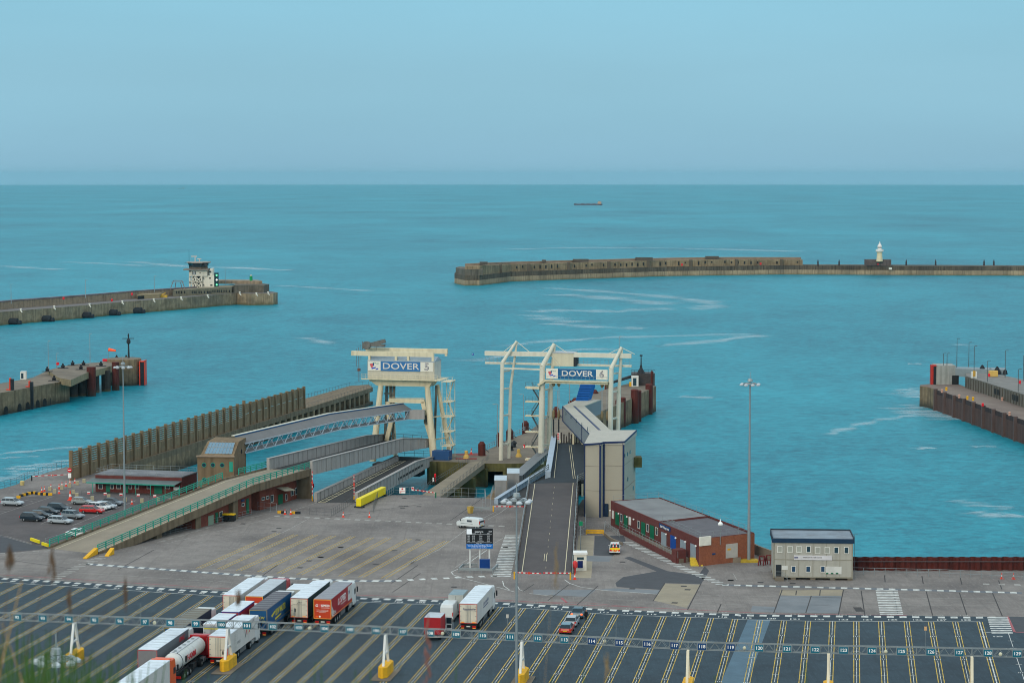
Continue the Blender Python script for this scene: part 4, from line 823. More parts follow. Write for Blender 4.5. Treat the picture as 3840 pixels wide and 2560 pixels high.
SILV = paint('silver', 168, 178, 184); PDARK = paint('dark', 22, 40, 52); PRED = paint('red', 190, 22, 22); PWHT = paint('white', 222, 226, 226); PGREY = paint('grey', 96, 108, 118); PTEAL = paint('blue_grey', 62, 92, 106); PORR = paint('orange_red', 190, 52, 28)
ZC = crop(2060,2250,10.455)
GC = 'cars queuing in one lane'
def qcar(label, rl, rr, **k_):
    t = thing('car', label, 'car', (0,0,0), GC); car(t, **k_)
    A, C = G(rl), G(rr); p = (A+C)/2; t.location = (p.x, p.y, 0); t.rotation_euler = (0,0,-LA); return t
qcar('blue-grey saloon with lit brake lights, first of the queue beside the standing person', ZC(840,735), ZC(1300,760), paint=PTEAL, kind='saloon', L_=4.5, tail=REDLIT, plate=PLATE_W)
qcar('silver hatchback between the blue-grey saloon and the orange-red car', ZC(600,1060), ZC(1045,1085), paint=SILV, kind='hatch', L_=3.9)
qcar('orange-red hatchback with yellow number plate, last of the queue', ZC(365,1350), ZC(860,1370), paint=PORR, kind='hatch', L_=4.0, roofm=paint('roof_blue', 96, 130, 146))
t = thing('pickup_truck', 'white pick-up with red and yellow chevron tailgate and cones aboard', 'pick-up', (0,0,0))
car(t, paint=PWHT, kind='saloon', L_=5.1, W2=.92, H_=1.75)
for c_ in list(t.children):
    if c_.name.startswith('windows') or c_.name.startswith('roof'):
        pass
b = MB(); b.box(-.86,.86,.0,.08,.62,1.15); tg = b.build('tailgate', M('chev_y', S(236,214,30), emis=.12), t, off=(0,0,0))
b = MB()
for i in range(4):
    for s_ in (-1,1):
        x0 = s_*(.05+i*.24); b.add([(x0,-.075,.62),(x0+s_*.11,-.075,.62),(x0+s_*.11-s_*.1,-.075,.95),(x0-s_*.1,-.075,.95)], [(0,1,2,3)])
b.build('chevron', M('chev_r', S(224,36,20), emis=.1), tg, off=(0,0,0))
g = G(m4(1780,1115)); t.location = (g.x, g.y, 0); t.rotation_euler = (0,0,R(-3))
ORCONE = M('cone_orange', S(226,62,34), rough=.5, var=.05); CONEW = P('cone_white', 226, 226, 220)
def cone_proto():
    t = thing('traffic_cone', 'x', 'traffic cone', (0,0,0), 'orange and white traffic cones')
    b = MB(); b.use(ORCONE); b.box(-.24,.24,-.24,.24,0,.05); b.lathe((0,0,.05), [(.17,0),(.12,.28)], 10); b.lathe((0,0,.05), [(.085,.52),(.04,.85)], 10); b.use(CONEW); b.lathe((0,0,.05), [(.12,.28),(.085,.52)], 10)
    b.build('cone_body', None, t, off=(0,0,0)); return t
cone0 = cone_proto(); used_cone = [False]
def cone(pt, label, s_=1.0, z=0.0):
    g = G(pt, z)
    if not used_cone[0]: cone0.location = (g.x, g.y, z); cone0['label'] = label; used_cone[0] = True; o = cone0
    else: o = dup(cone0, (g.x, g.y, z), 0, label)
    o.scale = (s_*1.15,)*3; return o
CL = 'orange and white cone '
for pt, l in ((m1(460,718), 'leftmost on the car park edge beside another'), (m1(490,708), 'second from the left on the car park edge'), (m1(562,682), 'short one behind a concrete block near the red barrier'), (m1(652,735), 'nearest of the diagonal row, by a concrete block'),
              (m1(652,680), 'in the diagonal row, behind the nearest one'), (m1(684,658), 'in the middle of the diagonal row towards the wind wall'), (m1(729,652), 'third from the wind wall in the diagonal row'), (m1(772,630), 'second from the wind wall in the diagonal row'),
              (m1(826,618), 'at the foot of the slatted wind wall'), (m1(1455,850), 'alone right of the dark convertible'), (m2(1378,965), 'left of a pair near the brick building with canopy'), (m2(1442,965), 'right of a pair near the brick building with canopy'),
              (m2(2020,993), 'alone before the yellow barrier, on the left'), (m2(2308,998), 'alone right of the yellow barrier'), (m4(1338,1385), 'beside the yellow post at the foot of the dark ramp'), (c6(1935,342), 'left of two by the rusty sheet piling'), (c6(2070,345), 'right of two by the rusty sheet piling')):
    cone(pt, CL+l)
cone(m1(775,808), 'large orange and white cone between the parked cars and the concrete blocks', 1.9)
for x, l in ((-.25, 'dull cone riding left in the bed of the white pick-up'), (.3, 'bright cone riding right in the bed of the white pick-up')):
    o = dup(cone0, (g.x, g.y, 0), 0, l); gg = G(m4(1780,1115)); o.location = (gg.x+x, gg.y+.45, 1.0); o.scale = (1,1,1)
cone(m3(1668,298), 'small one on the pier platform beside the red edging', 1.3)
GP = 'cars in the car park'
def pcar(label, rear, front, **k_):   # rear and front ends on the ground
    A, C = G(rear), G(front); d = C-A; L_ = k_.get('L_', 4.3); d.normalize()
    t = thing('parked_car', label, 'car', (0,0,0), GP); car(t, **k_); mid = (A+C)/2-d*L_/2; t.location = (mid.x, mid.y, 0); t.rotation_euler = (0,0,math.atan2(-d.x, d.y)); return t
pcar('silver crossover parked alone at the far left edge', m1(15,862), m1(262,872), paint=SILV, kind='suv', L_=4.3, H_=1.58)
pcar('black people carrier, nearest of the dark row', m1(228,1030), m1(488,1042), paint=PDARK, kind='suv', L_=4.4, H_=1.6)
pcar('small dark car, second in the dark row', m1(350,1000), m1(540,1005), paint=PDARK, kind='hatch', L_=3.9)
pcar('dark hatchback, third in the dark row', m1(420,960), m1(642,968), paint=PDARK, kind='hatch', L_=4.2)
pcar('dark estate, farthest of the dark row', m1(520,915), m1(782,930), paint=PDARK, kind='estate', L_=4.6)
pcar('silver estate in the nearest row beside the grey crossover', m1(530,1058), m1(805,1072), paint=SILV, kind='estate', L_=4.6)
pcar('grey crossover behind the silver estate', m1(685,1000), m1(925,1018), paint=paint('mid_grey', 128, 138, 144), kind='suv', L_=4.4, H_=1.6)
pcar('bright red estate car', m1(880,945), m1(1155,955), paint=PRED, kind='estate', L_=4.6)
pcar('pale grey small hatchback near the concrete blocks', m1(798,850), m1(1005,855), paint=paint('pale_grey', 140, 150, 150), kind='hatch', L_=3.8)
pcar('white estate car behind the red one', m1(985,905), m1(1205,920), paint=PWHT, kind='estate', L_=4.4)
pcar('silver car between the white estate and the convertible', m1(1060,898), m1(1268,905), paint=SILV, kind='hatch', L_=4.2)
pcar('grey convertible with black soft top by the tall mast', m1(1125,858), m1(1345,868), paint=PGREY, kind='saloon', L_=4.5, roofm=paint('soft_top', 24, 26, 30))
pcar('white fastback standing apart beside the ramp railing', m1(742,1205), m1(1005,1215), paint=PWHT, kind='saloon', L_=4.6)

def person(label, pos, rotz, skin, jacket, trousers, hgt=1.76, arms='down', bag=False):
    k_ = hgt/1.76
    J = [(0,0,.95,.14),(0,0,1.15,.15),(0,.0,1.40,.17),(0,.0,1.50,.07),(0,.02,1.56,.06),(0,.03,1.66,.10),(0,.03,1.74,.07),
         (-.1,0,.90,.10),(-.11,.02,.50,.065),(-.11,0,.09,.045),(-.11,.16,.04,.04),(.1,0,.90,.10),(.12,-.02,.50,.065),(.12,-.04,.09,.045),(.12,.12,.04,.04),
         (-.19,0,1.42,.065),(-.25,-.01,1.14,.045),(-.25,.08,.88,.032),(-.25,.1,.79,.03),(.19,0,1.42,.065),(.25,-.01,1.14,.045),(.25,.08,.88,.032),(.25,.1,.79,.03)]
    E = [(0,1),(1,2),(2,3),(3,4),(4,5),(5,6),(0,7),(7,8),(8,9),(9,10),(0,11),(11,12),(12,13),(13,14),(2,15),(15,16),(16,17),(17,18),(2,19),(19,20),(20,21),(21,22)]
    me = bpy.data.meshes.new('person'); me.from_pydata([(j[0]*k_, j[1]*k_, j[2]*k_) for j in J], E, [])
    ob = bpy.data.objects.new('person', me); COL.objects.link(ob)
    md = ob.modifiers.new('skin', 'SKIN'); md.use_smooth_shade = True
    for i, v in enumerate(me.skin_vertices[0].data): v.radius = (J[i][3]*k_, J[i][3]*k_); v.use_root = (i == 0)
    sb = ob.modifiers.new('sub', 'SUBSURF'); sb.levels = 1; sb.render_levels = 1
    ev = ob.evaluated_get(bpy.context.evaluated_depsgraph_get()); m2 = bpy.data.meshes.new_from_object(ev)
    for m_ in (skin, jacket, trousers, BLK): m2.materials.append(m_)
    for p in m2.polygons:
        z = p.center.z/k_; x = abs(p.center.x)
        p.material_index = 0 if z > 1.52 and p.center.y > .02 else 3 if z > 1.52 else 0 if (z < .86 and x > .2) else 3 if z < .1 else 2 if z < .92 else 1
        p.use_smooth = True
    ob.modifiers.clear(); ob.data = m2; ob.name = 'person'
    ob.location = pos; ob.rotation_euler = (0,0,rotz); tag(ob, label, 'person'); return ob
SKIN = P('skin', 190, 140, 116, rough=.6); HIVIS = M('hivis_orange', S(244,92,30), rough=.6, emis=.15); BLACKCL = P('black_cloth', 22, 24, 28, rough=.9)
g = G(ZC(1440,850)); person('person in black hooded jacket and trousers standing beside the queue of cars', (g.x, g.y, 0), R(200), SKIN, BLACKCL, BLACKCL, 1.8)
g = G(Z2(742,1330)); person('person in orange high-visibility jacket at the open door of the red truck', (g.x+.1, g.y, 0), R(120), SKIN, HIVIS, HIVIS, 1.76)
def wp(A, B, pt):        # where the sight line through pt meets the vertical wall A-B
    A, B = Vector(A[:2]), Vector(B[:2]); x, y = pt; dy = 1280-y
    D = Vector((x-1920, FPX*CP+dy*SP, -FPX*SP+dy*CP)); e = B-A; n_ = Vector((e.y, -e.x))
    t = A.dot(n_)/Vector((D.x, D.y)).dot(n_); p = D*t; return Vector((p.x, p.y, CAMH+p.z))
def panel(name, A, B, c, x0, x1, y0, y1, mat, par, proud=.06, label=None, frame=None, fw=.09):
    """rectangle on wall A-B, given by its sides in crop c; built as a thin slab on the wall"""
    P0 = wp(A, B, c(x0, (y0+y1)/2)); P1 = wp(A, B, c(x1, (y0+y1)/2)); m_ = (x0+x1)/2
    z1 = wp(A, B, c(m_, y0)).z; z0 = wp(A, B, c(m_, y1)).z
    if P1.x < P0.x: P0, P1 = P1, P0
    e = Vector((P1.x-P0.x, P1.y-P0.y, 0)).normalized(); n_ = Vector((e.y, -e.x, 0))
    C_ = Vector(((P0.x+P1.x)/2, (P0.y+P1.y)/2, 0)); hw = Vector((P1.x-P0.x, P1.y-P0.y)).length/2; ang = math.atan2(e.y, e.x)
    b = MB(); q = C_+n_*proud/2
    b.obox((q.x, q.y), ang, hw, proud/2+.02, z0, z1); o = b.build(name, mat, par)
    if label: o['label'] = label
    if frame:
        b = MB(); q = C_+n_*(proud+.01)
        for s_ in (-1, 1):
            c2_ = q+e*s_*(hw-fw/2); b.obox((c2_.x, c2_.y), ang, fw/2, .03, z0, z1)
        b.obox((q.x, q.y), ang, hw-fw, .03, z0, z0+fw); b.obox((q.x, q.y), ang, hw-fw, .03, z1-fw, z1)
        b.build('frame', frame, o)
    return o
def nrm(A, B): e = (Vector(B[:2])-Vector(A[:2])).normalized(); return e, Vector((e.y, -e.x))
BRICK = P('red_brick', 126, 70, 56, rough=.9, var=.22, scale=2.5, stain=S(100,52,44), stain_scale=.4, stain_amt=.7)
BRICKD = P('dark_brick', 100, 54, 50, rough=.9, var=.2, scale=2.5, stain=S(92,40,42), stain_scale=.4, stain_amt=.6)
FELT = P('roof_felt', 108, 110, 114, rough=.9, var=.15, scale=.5, stain=S(140,140,142), stain_scale=.3, stain_amt=.8)
TEAL = P('teal_paint', 34, 150, 128, rough=.5, var=.08); TEALD = P('teal_door', 8, 112, 88, rough=.5, var=.05); GREEND = P('green_door', 0, 100, 70, rough=.5, var=.05)
WIN = P('window_glass', 34, 62, 74, rough=.12, spec=.7, var=.1); WFRAME = P('window_white', 214, 214, 206, rough=.6)
RAILG = P('railing_grey', 150, 158, 160, rough=.5, metal=.3); RAILD = P('railing_dark', 84, 90, 92, rough=.6)
RUST = P('rusty_steel', 92, 44, 38, rough=.85, var=.25, scale=.6, streak=.4); RUSTD = P('rusty_fender', 88, 40, 34, rough=.85, var=.2, scale=.5, streak=.5, tide=(-3.6,-1.6,S(60,54,44)))
BLKR = P('black_rubber', 34, 40, 46, rough=.8); ORF2 = M('fender_orange', S(206,66,42), rough=.5, var=.08); RB = M('lifebuoy_red', S(220,24,40), rough=.5, var=.05)
GIRD = P('girder_grey', 164, 160, 156, rough=.6, var=.08, scale=.5, streak=.22); DECKD = P('linkspan_deck', 62, 62, 62, rough=.9, var=.15, scale=.6)
SKYL = P('rooflight_glass', 92, 128, 148, rough=.15, spec=.8, var=.12)
RAMPC = P('ramp_concrete', 142, 132, 116, rough=.9, var=.1, scale=.4, stain=S(122,114,102), stain_amt=.6, stain_scale=.12); RAMPW = P('ramp_side_concrete', 118, 104, 84, rough=.95, var=.2, scale=.6, streak=.5)
v3 = lambda p, z: Vector((p[0], p[1], z))

n0, n1, n2 = Vector((-70.2,375.9)), Vector((-48.8,419.1)), Vector((-40.1,441.2)); q0, q1, q2 = Vector((-79.5,381.5)), Vector((-55.6,427.0)), Vector((-48.6,442.5))
rp = thing('vehicle_ramp', 'long sloping concrete vehicle ramp with turquoise railings on the left', 'ramp', (n0.x, n0.y, 0))
def ramp_z(t): return 5.5*t
b = MB(); NS = 8; top_ = []; 
L0 = [(n0.lerp(n1, i/NS), q0.lerp(q1, i/NS), 5.5*i/NS) for i in range(NS+1)]+[(n2, q2, 5.7)]
for (a, c, z), (a2, c2_, z2) in zip(L0, L0[1:]):
    e = .95
    b.add([(a.x,a.y,z-e),(c.x,c.y,z-e),(c2_.x,c2_.y,z2-e),(a2.x,a2.y,z2-e),(a.x,a.y,z),(c.x,c.y,z),(c2_.x,c2_.y,z2),(a2.x,a2.y,z2)], [(0,1,2,3),(7,6,5,4),(4,5,1,0),(5,6,2,1),(6,7,3,2),(7,4,0,3)])
b.build('ramp_deck', RAMPC, rp)
b = MB()
for (a, c, z), (a2, c2_, z2) in zip(L0, L0[1:]):
    for p, q, s_ in ((a, a2, 1), (c, c2_, -1)):
        e_ = (q-p).normalized(); n_ = Vector((e_.y, -e_.x))*s_
        o1_, o2_ = p+n_*.15, q+n_*.15; hh = 1.0 if z2 > 2.0 else .6
        b.beam((o1_.x,o1_.y,z-.55+.15),(o2_.x,o2_.y,z2-.55+.15), .34, 1.45)
b.build('parapet', RAMPW, rp)
b = MB()
for i in (3, 5, 7):
    a, c, z = L0[i]; m_ = a.lerp(c, .12); b.obox((m_.x,m_.y), R(-26), .9, .8, -.5, z-.9); m_ = a.lerp(c, .88); b.obox((m_.x,m_.y), R(-26), .9, .8, -.5, z-.9)
b.obox(((n2.x+q2.x)/2, 441.8), R(-10), 4.6, .6, -6, 4.75); b.each('pier', RAMPW, rp)
b = MB()
for fr in (.09, .885):
    pts = [a.lerp(c, fr) for a, c, z in L0]
    for (p, q), (z, z2) in zip(zip(pts, pts[1:]), zip([l[2] for l in L0], [l[2] for l in L0][1:])):
        d = (q-p).normalized(); nn = Vector((-d.y, d.x))*.08; b.quad((p.x-nn.x,p.y-nn.y,z+.012),(q.x-nn.x,q.y-nn.y,z2+.012),(q.x+nn.x,q.y+nn.y,z2+.012),(p.x+nn.x,p.y+nn.y,z+.012))
b.build('edge_line', P('cream_line', 200,190,160, rough=.8), rp)
railing('ramp_railing', 'turquoise railing on the near side of the long ramp', 'railing', [v3(n0,.35), v3(n1,5.85), v3(n2,6.05)], h=1.25, rails=(1.2,.85,.5), sp=2.35, r=.05, mat=TEAL, postr=.09, box=True, group='turquoise ramp railings')
railing('ramp_railing', 'turquoise railing on the far side of the long ramp, up to the round-windowed tower', 'railing', [v3(q0,.35), v3(q1,5.85)], h=1.25, rails=(1.2,.85,.5), sp=2.35, r=.05, mat=TEAL, postr=.09, box=True, group='turquoise ramp railings')
railing('ramp_railing', 'short turquoise railing at the head of the ramp beside the tower', 'railing', [v3(q1.lerp(q2,.35),5.9), v3(q2,6.0)], h=1.25, rails=(1.2,.85,.5), sp=2.2, r=.05, mat=TEAL, postr=.08, box=True, group='turquoise ramp railings')
for lab, pt, l_ in (('large yellow ramp nosing pointing down at the foot of the ramp', m1(1060,1400), 5), ('small worn yellow nosing beside the ramp foot', m1(1240,1400), 2.6)):
    g = G(pt); e = (G(pt)-G((pt[0]-50, pt[1]+22))).normalized()
    b = MB(); n_ = Vector((e.y,-e.x))*.35; a = g-e*l_
    b.add([(a.x-n_.x,a.y-n_.y,0),(g.x-n_.x,g.y-n_.y,0),(g.x+n_.x,g.y+n_.y,0),(a.x+n_.x,a.y+n_.y,0),(a.x-n_.x,a.y-n_.y,.2),(g.x-n_.x,g.y-n_.y,1.1),(g.x+n_.x,g.y+n_.y,1.1),(a.x+n_.x,a.y+n_.y,.2)],[(3,2,1,0),(4,5,6,7),(0,1,5,4),(1,2,6,5),(2,3,7,6),(3,0,4,7)])
    tag(b.build('ramp_nosing', YELLOW, None, bevel=.04), lab, 'barrier')
WB0, WB1 = Vector((-48.3,425.3)), Vector((-41.2,445.2)); WA0, WA1 = Vector((-57.5,402.6)), Vector((-49.5,421.9))
def brick_block(label, A, B, dep, h, c, feats, mat=BRICK, teal_top=True, cat='building', h2=None):
    t = thing('brick_building', label, cat, (A.x, A.y, 0)); e, n_ = nrm(A, B)
    b = MB(); C_, D_ = B-n_*dep, A-n_*dep; b.prism([(A.x,A.y),(B.x,B.y),(C_.x,C_.y),(D_.x,D_.y)], -.2, h, [h, h2 or h, h2 or h, h] if (A.x*B.y-B.x*A.y+B.x*C_.y-C_.x*B.y+C_.x*D_.y-D_.x*C_.y+D_.x*A.y-A.x*D_.y) > 0 else None); b.build('brick_wall', mat, t)
    for f in feats:
        nm, x0, x1, y0, y1, m_ = f[:6]; panel(nm, A, B, c, x0, x1, y0, y1, m_, t, frame=WFRAME if nm == 'window' else None)
    return t
t = brick_block('low red brick rooms with green doors under the middle of the ramp', WA0, WA1, 4.5, 2.2, m2, [('door',530,588,975,1080,P('grey_green_door',130,150,130)),('door',610,640,940,1050,GREEND),('window',652,688,930,992,WIN),('window',770,803,868,905,WIN),('door',827,850,855,985,GREEND),
    ('window',897,927,838,875,WIN),('door',950,978,787,955,GREEND),('sign_panel',895,928,797,822,BLUESIGN)], h2=4.0)
t = brick_block('red brick rooms with white-framed windows and a canopy under the ramp head', WB0, WB1, 5.0, 3.9, m2, [('window',1118,1152,772,808,WIN),('window',1168,1198,758,795,WIN),('window',1217,1248,748,828,WIN),('door',1303,1350,742,872,GREEND),('window',1380,1398,735,812,WIN),
    ('window',1440,1470,690,757,WIN),('window',1485,1515,668,745,WIN),('window',1548,1566,648,725,WIN),('window',1578,1594,668,712,WIN)], h2=4.4)
P0 = wp(WB0, WB1, m2(1282,690)); P1 = wp(WB0, WB1, m2(1405,690)); e, n_ = nrm(WB0, WB1); b = MB()
b.add([(P0.x,P0.y,P0.z+.4),(P1.x,P1.y,P1.z+.55),(P1.x+n_.x*1.8,P1.y+n_.y*1.8,P1.z),(P0.x+n_.x*1.8,P0.y+n_.y*1.8,P0.z-.15)],[(0,3,2,1)]); b.add([(P0.x,P0.y,P0.z+.3),(P1.x,P1.y,P1.z+.45),(P1.x+n_.x*1.8,P1.y+n_.y*1.8,P1.z-.1),(P0.x+n_.x*1.8,P0.y+n_.y*1.8,P0.z-.25)],[(0,1,2,3)])
b.build('canopy', CREAMP, t)
b = MB()
for A, B, z in ((WA0, WA1, 2.2), (WB0, WB1, 4.0)):
    e, n_ = nrm(A, B); a = A+n_*.1; c = B+n_*.1; b.beam((a.x,a.y,z+.02 if A == WB0 else z),(c.x,c.y,z+(.45 if A == WB0 else 1.8)), .12, .12)
b.build('green_gutter', TEALD, t)
for dx, l in ((700, 'black wheeled bin with yellow lid, left of two'), (765, 'black wheeled bin with yellow lid, right of two')):
    g = G(m2(dx+30, 1040)); t = thing('wheeled_bin', l, 'bin', (g.x, g.y, 0), 'bins by the brick rooms'); b = MB(); b.obox((g.x,g.y), R(-15), .55, .5, .15, 1.2); b.build('bin_body', P('bin_black', 22,30,34), t); b = MB(); b.obox((g.x,g.y), R(-15), .58, .53, 1.2, 1.45); b.build('bin_lid', P('bin_yellow', 226,184,20), t, bevel=.05)
T0, T1 = Vector((-62.2,439.8)), Vector((-54.9,439.2)); T2, T3 = Vector((-53.9,451)), Vector((-61.2,452))
CT = P('tower_concrete', 124, 106, 82, rough=.95, var=.18, scale=.6, streak=.4)
t = thing('concrete_tower', 'brown concrete stair tower with round teal-rimmed windows and sloping rooflight', 'tower', (T0.x, T0.y, 0))
b = MB(); b.prism([tuple(T0),tuple(T1),tuple(T2),tuple(T3)], -6, 8.6); a0, a1, a2, a3 = [T0.lerp(T3,.1), T1.lerp(T2,.1), T1.lerp(T2,.42), T0.lerp(T3,.42)]
b.add([v3(T0.lerp(T3,.06)+Vector((.4,0)),8.6), v3(T1.lerp(T2,.06)-Vector((.2,0)),8.6), v3(a2,11.0), v3(a3+Vector((1.0,0)),11.0), v3(T2,11.0), v3(T3+Vector((1,0)),11.0), v3(T2,8.6), v3(T3+Vector((.4,0)),8.6)], [(0,1,2,3),(3,2,4,5),(1,6,4,2),(0,3,5,7),(7,5,4,6)]); b.build('tower_wall', CT, t)
b = MB(); b.add([v3(T0.lerp(T3,.11)+Vector((1.2,0)),8.98), v3(T1.lerp(T2,.11)-Vector((.7,0)),8.98), v3(T1.lerp(T2,.38)-Vector((.7,0)),10.85), v3(T0.lerp(T3,.38)+Vector((1.5,0)),10.85)], [(0,1,2,3)]); rl = b.build('rooflight', SKYL, t); 
b = MB(); A_, B_, C_, D_ = [Vector(v) for v in ((T0.lerp(T3,.11).x+1.2,T0.lerp(T3,.11).y,9.03),(T1.lerp(T2,.11).x-.7,T1.lerp(T2,.11).y,9.03),(T1.lerp(T2,.38).x-.7,T1.lerp(T2,.38).y,10.9),(T0.lerp(T3,.38).x+1.5,T0.lerp(T3,.38).y,10.9))]
for i in range(9): b.beam(A_.lerp(B_,i/8), D_.lerp(C_,i/8), .06, .06)
b.beam(A_.lerp(D_,.55), B_.lerp(C_,.55), .1, .08); b.build('glazing_bar', RAILG, rl)
b = MB(); b.beam(v3(T0,8.65)-Vector((.15,.15,0)), v3(T1,8.65)+Vector((.15,-.15,0)), .5, .25); b.build('cornice', P('cornice_concrete', 150,132,112), t)
for x, y in ((485,418),(583,418),(685,420),(488,582)):
    p = wp(T0, T1, m2(x, y)); b = MB(); b.tube((p.x,p.y+.02,p.z),(p.x,p.y-.1,p.z),.46,n=18); o = b.build('round_window', TEAL, t); b = MB(); b.tube((p.x,p.y-.08,p.z),(p.x,p.y-.13,p.z),.36,n=18); b.build('pane', WIN, o)
p = wp(T1, T2, m2(900, 270)); b = MB(); b.tube((p.x-.05,p.y,p.z),(p.x+.08,p.y,p.z),.45,n=14); b.build('round_window', BLKR, t)
panel('door', T0, T1, m2, 765, 803, 385, 495, TEAL, t)
H0, H1 = Vector((-84.5,451)), Vector((-66.3,446.5)); e, n_ = nrm(H0, H1)
t = thing('brick_building', 'single-storey brick hut with teal canopy behind the car park', 'building', (H0.x, H0.y, 0))
b = MB(); bk = [H0, H1, H1-n_*8, H0-n_*8]; b.prism([tuple(v) for v in bk], -.2, 3.4); b.build('brick_wall', BRICKD, t)
b = MB(); b.prism([tuple(H0+n_*.0-e*.1), tuple(H1+e*.1), tuple(H1-n_*8.1+e*.1), tuple(H0-n_*8.1-e*.1)], 3.4, 3.62); b.build('roof', FELT, t)
c_a, c_b = H0-e*.9+n_*2.4, H1-e*.6+n_*2.4
b = MB(); A_, B_ = v3(H0-e*.6+n_*.05,2.75), v3(H1+n_*.05,2.75); C_, D_ = v3(c_b,2.2), v3(c_a,2.2)
b.add([A_,B_,C_,D_]+[v-Vector((0,0,.1)) for v in (A_,B_,C_,D_)], [(3,2,1,0),(4,5,6,7),(0,1,5,4),(1,2,6,5),(2,3,7,6),(3,0,4,7)]); cn = b.build('canopy', P('canopy_grey', 96,108,108, rough=.6), t)
b = MB(); b.beam(D_-Vector((0,0,.08)), C_-Vector((0,0,.08)), .1, .2); b.build('teal_fascia', TEAL, cn)
for x in (1022,1360,1497,1660,1820,1980):
    p = wp(c_a, c_b, m1(x, 700)); b = MB(); b.box(p.x-.05,p.x+.05,p.y-.05,p.y+.05,0,2.15); b.build('canopy_post', TEAL, t)
for x0,x1 in ((1085,1135),(1215,1255),(1285,1335),(1420,1455),(1487,1535),(1620,1665),(1825,1870)): panel('window', H0, H1, m1, x0, x1, 632, 682, WIN, t, frame=WFRAME)
for x0,x1 in ((1170,1215),(1365,1415),(1702,1790)): panel('door', H0, H1, m1, x0, x1, 640, 738, TEALD, t)
panel('sign_panel', H0, H1, m1, 1915, 1980, 662, 695, TXT, t)
railing('roof_railing', 'thin safety railing round the roof of the hut with teal canopy', 'railing', [v3(H0-n_*.4,3.6), v3(H1-n_*.4,3.6), v3(H1-n_*7.8,3.6), v3(H0-n_*7.8,3.6), v3(H0-n_*.4,3.6)], h=1.0, rails=(1.0,.5), sp=1.9, r=.02, mat=RAILG)
NP = 33; LW = (WB-WA).length; PC = P('wall_post_concrete', 136, 116, 90, rough=.95, var=.2, scale=.6, streak=.45)
t = thing('wind_wall', 'long slatted concrete wind wall on posts running out along the left pier', 'wall', (WA.x, WA.y, 0))
pm = None
for i in range(NP):
    p = WA.lerp(WB, i/(NP-1))
    if pm is None:
        b = MB(); b.obox((0,0), math.atan2(wd_.y, wd_.x), .25, .36, 0, 1.0); o = b.build('post', PC, t, off=(0,0,0)); pm = o.data
    else: o = bpy.data.objects.new('post', pm); COL.objects.link(o); o.parent = t
    o.location = (p.x-WA.x, p.y-WA.y, 0); o.scale = (1,1, 6.3 if i < 22 else 6.7 if i == 22 else 6.0)
for i in range(NP-1):
    a = WA.lerp(WB, i/(NP-1))+wn_*.15; c = WA.lerp(WB, (i+1)/(NP-1))+wn_*.15; zt = 5.7 if i < 22 else 5.5; zs = 2.5 if i < 22 else 3.0
    b = MB(); b.beam((a.x,a.y,zs/2),(c.x,c.y,zs/2), .18, zs)
    n_s = 7
    for k_ in range(n_s):
        z = zs+.3+(zt-zs-.3)*k_/(n_s-1); b.beam((a.x,a.y,z),(c.x,c.y,z), .12, .36)
    b.build('slat_panel', PC, t)
pe = [f3(628,640), f3(1080,512), f3(1262,500), f3(1318,528)]
pier = [WA-wn_*.8, WB-wn_*.8, G(pe[3])+Vector((-.5,0)), G(pe[2]), G(pe[1]), G(pe[0]), G(m1(790,445))]
t = thing('wind_wall_pier', 'brown concrete pier carrying the slatted wind wall, with dark square openings along its side', 'pier', (WA.x, WA.y, -5))
ar_deck = P('pier_deck', 122, 112, 98, rough=.95, var=.2, scale=.3, stain=S(98,90,80), stain_amt=.7, stain_scale=.1)
b = MB(); b.prism([tuple(p) for p in pier], -1.3, -.004); b.build('pier_deck', RAMPW, t)
inner = [WA-wn_*.8+wd_*LW*.66, WB-wn_*.8, pier[2]]; LF = sum((y-x).length for x, y in zip(inner, inner[1:]))
b = MB(); nb = 0
back = [p+wn_*2.5 for p in inner]
b.prism([tuple(p) for p in back]+[tuple(pier[3]),tuple(pier[4]),tuple(pier[5])], -9, -1.3)
for x, y in zip(inner, inner[1:]):
    m0 = x+wn_*1.25; m1_ = y+wn_*1.25; b.beam((m0.x,m0.y,-6.6),(m1_.x,m1_.y,-6.6), 2.5, 4.8)
b.prism([tuple(WA-wn_*.8+wd_*12),tuple(WA-wn_*.8+wd_*LW*.66),tuple(WA+wn_*2.5+wd_*LW*.66),tuple(WA+wn_*2.5+wd_*12)], -9, -1.3); b.build('pier_wall', WALL, t)
b = MB()
for p, d in resample(inner, LW/(NP-1), 1.0): q = p+wn_*1.3; b.obox((q.x,q.y), math.atan2(d.y,d.x), .85, 1.25, -4.2, -1.3)
b.each('pier_column', WALL, t)
railing('pier_railing', 'thin posts and chain along the outer edge of the wind wall pier', 'railing', [v3(G(f3(640,635)),0), v3(G(f3(1075,515)),0), v3(G(f3(1260,502)),0)], h=1.1, rails=(1.0,), sp=2.6, r=.03, mat=RAILD)
railing('pier_railing', 'thin posts and chain on the inner edge of the wind wall pier beyond the wall', 'railing', [v3(WB-wn_*.5,0), v3(G(f3(1290,535)),0)], h=1.1, rails=(1.0,), sp=2.6, r=.03, mat=RAILD)
railing('quay_fence', 'wire fence along the sea edge of the quay at the far left', 'fence', [G3(m1(-20,690)), G3(m1(180,635)), G3(m1(330,560)), G3(m1(520,502)), G3(m1(730,440))], h=1.5, rails=(1.45,1.0,.5), sp=2.2, r=.025, mat=RAILD)

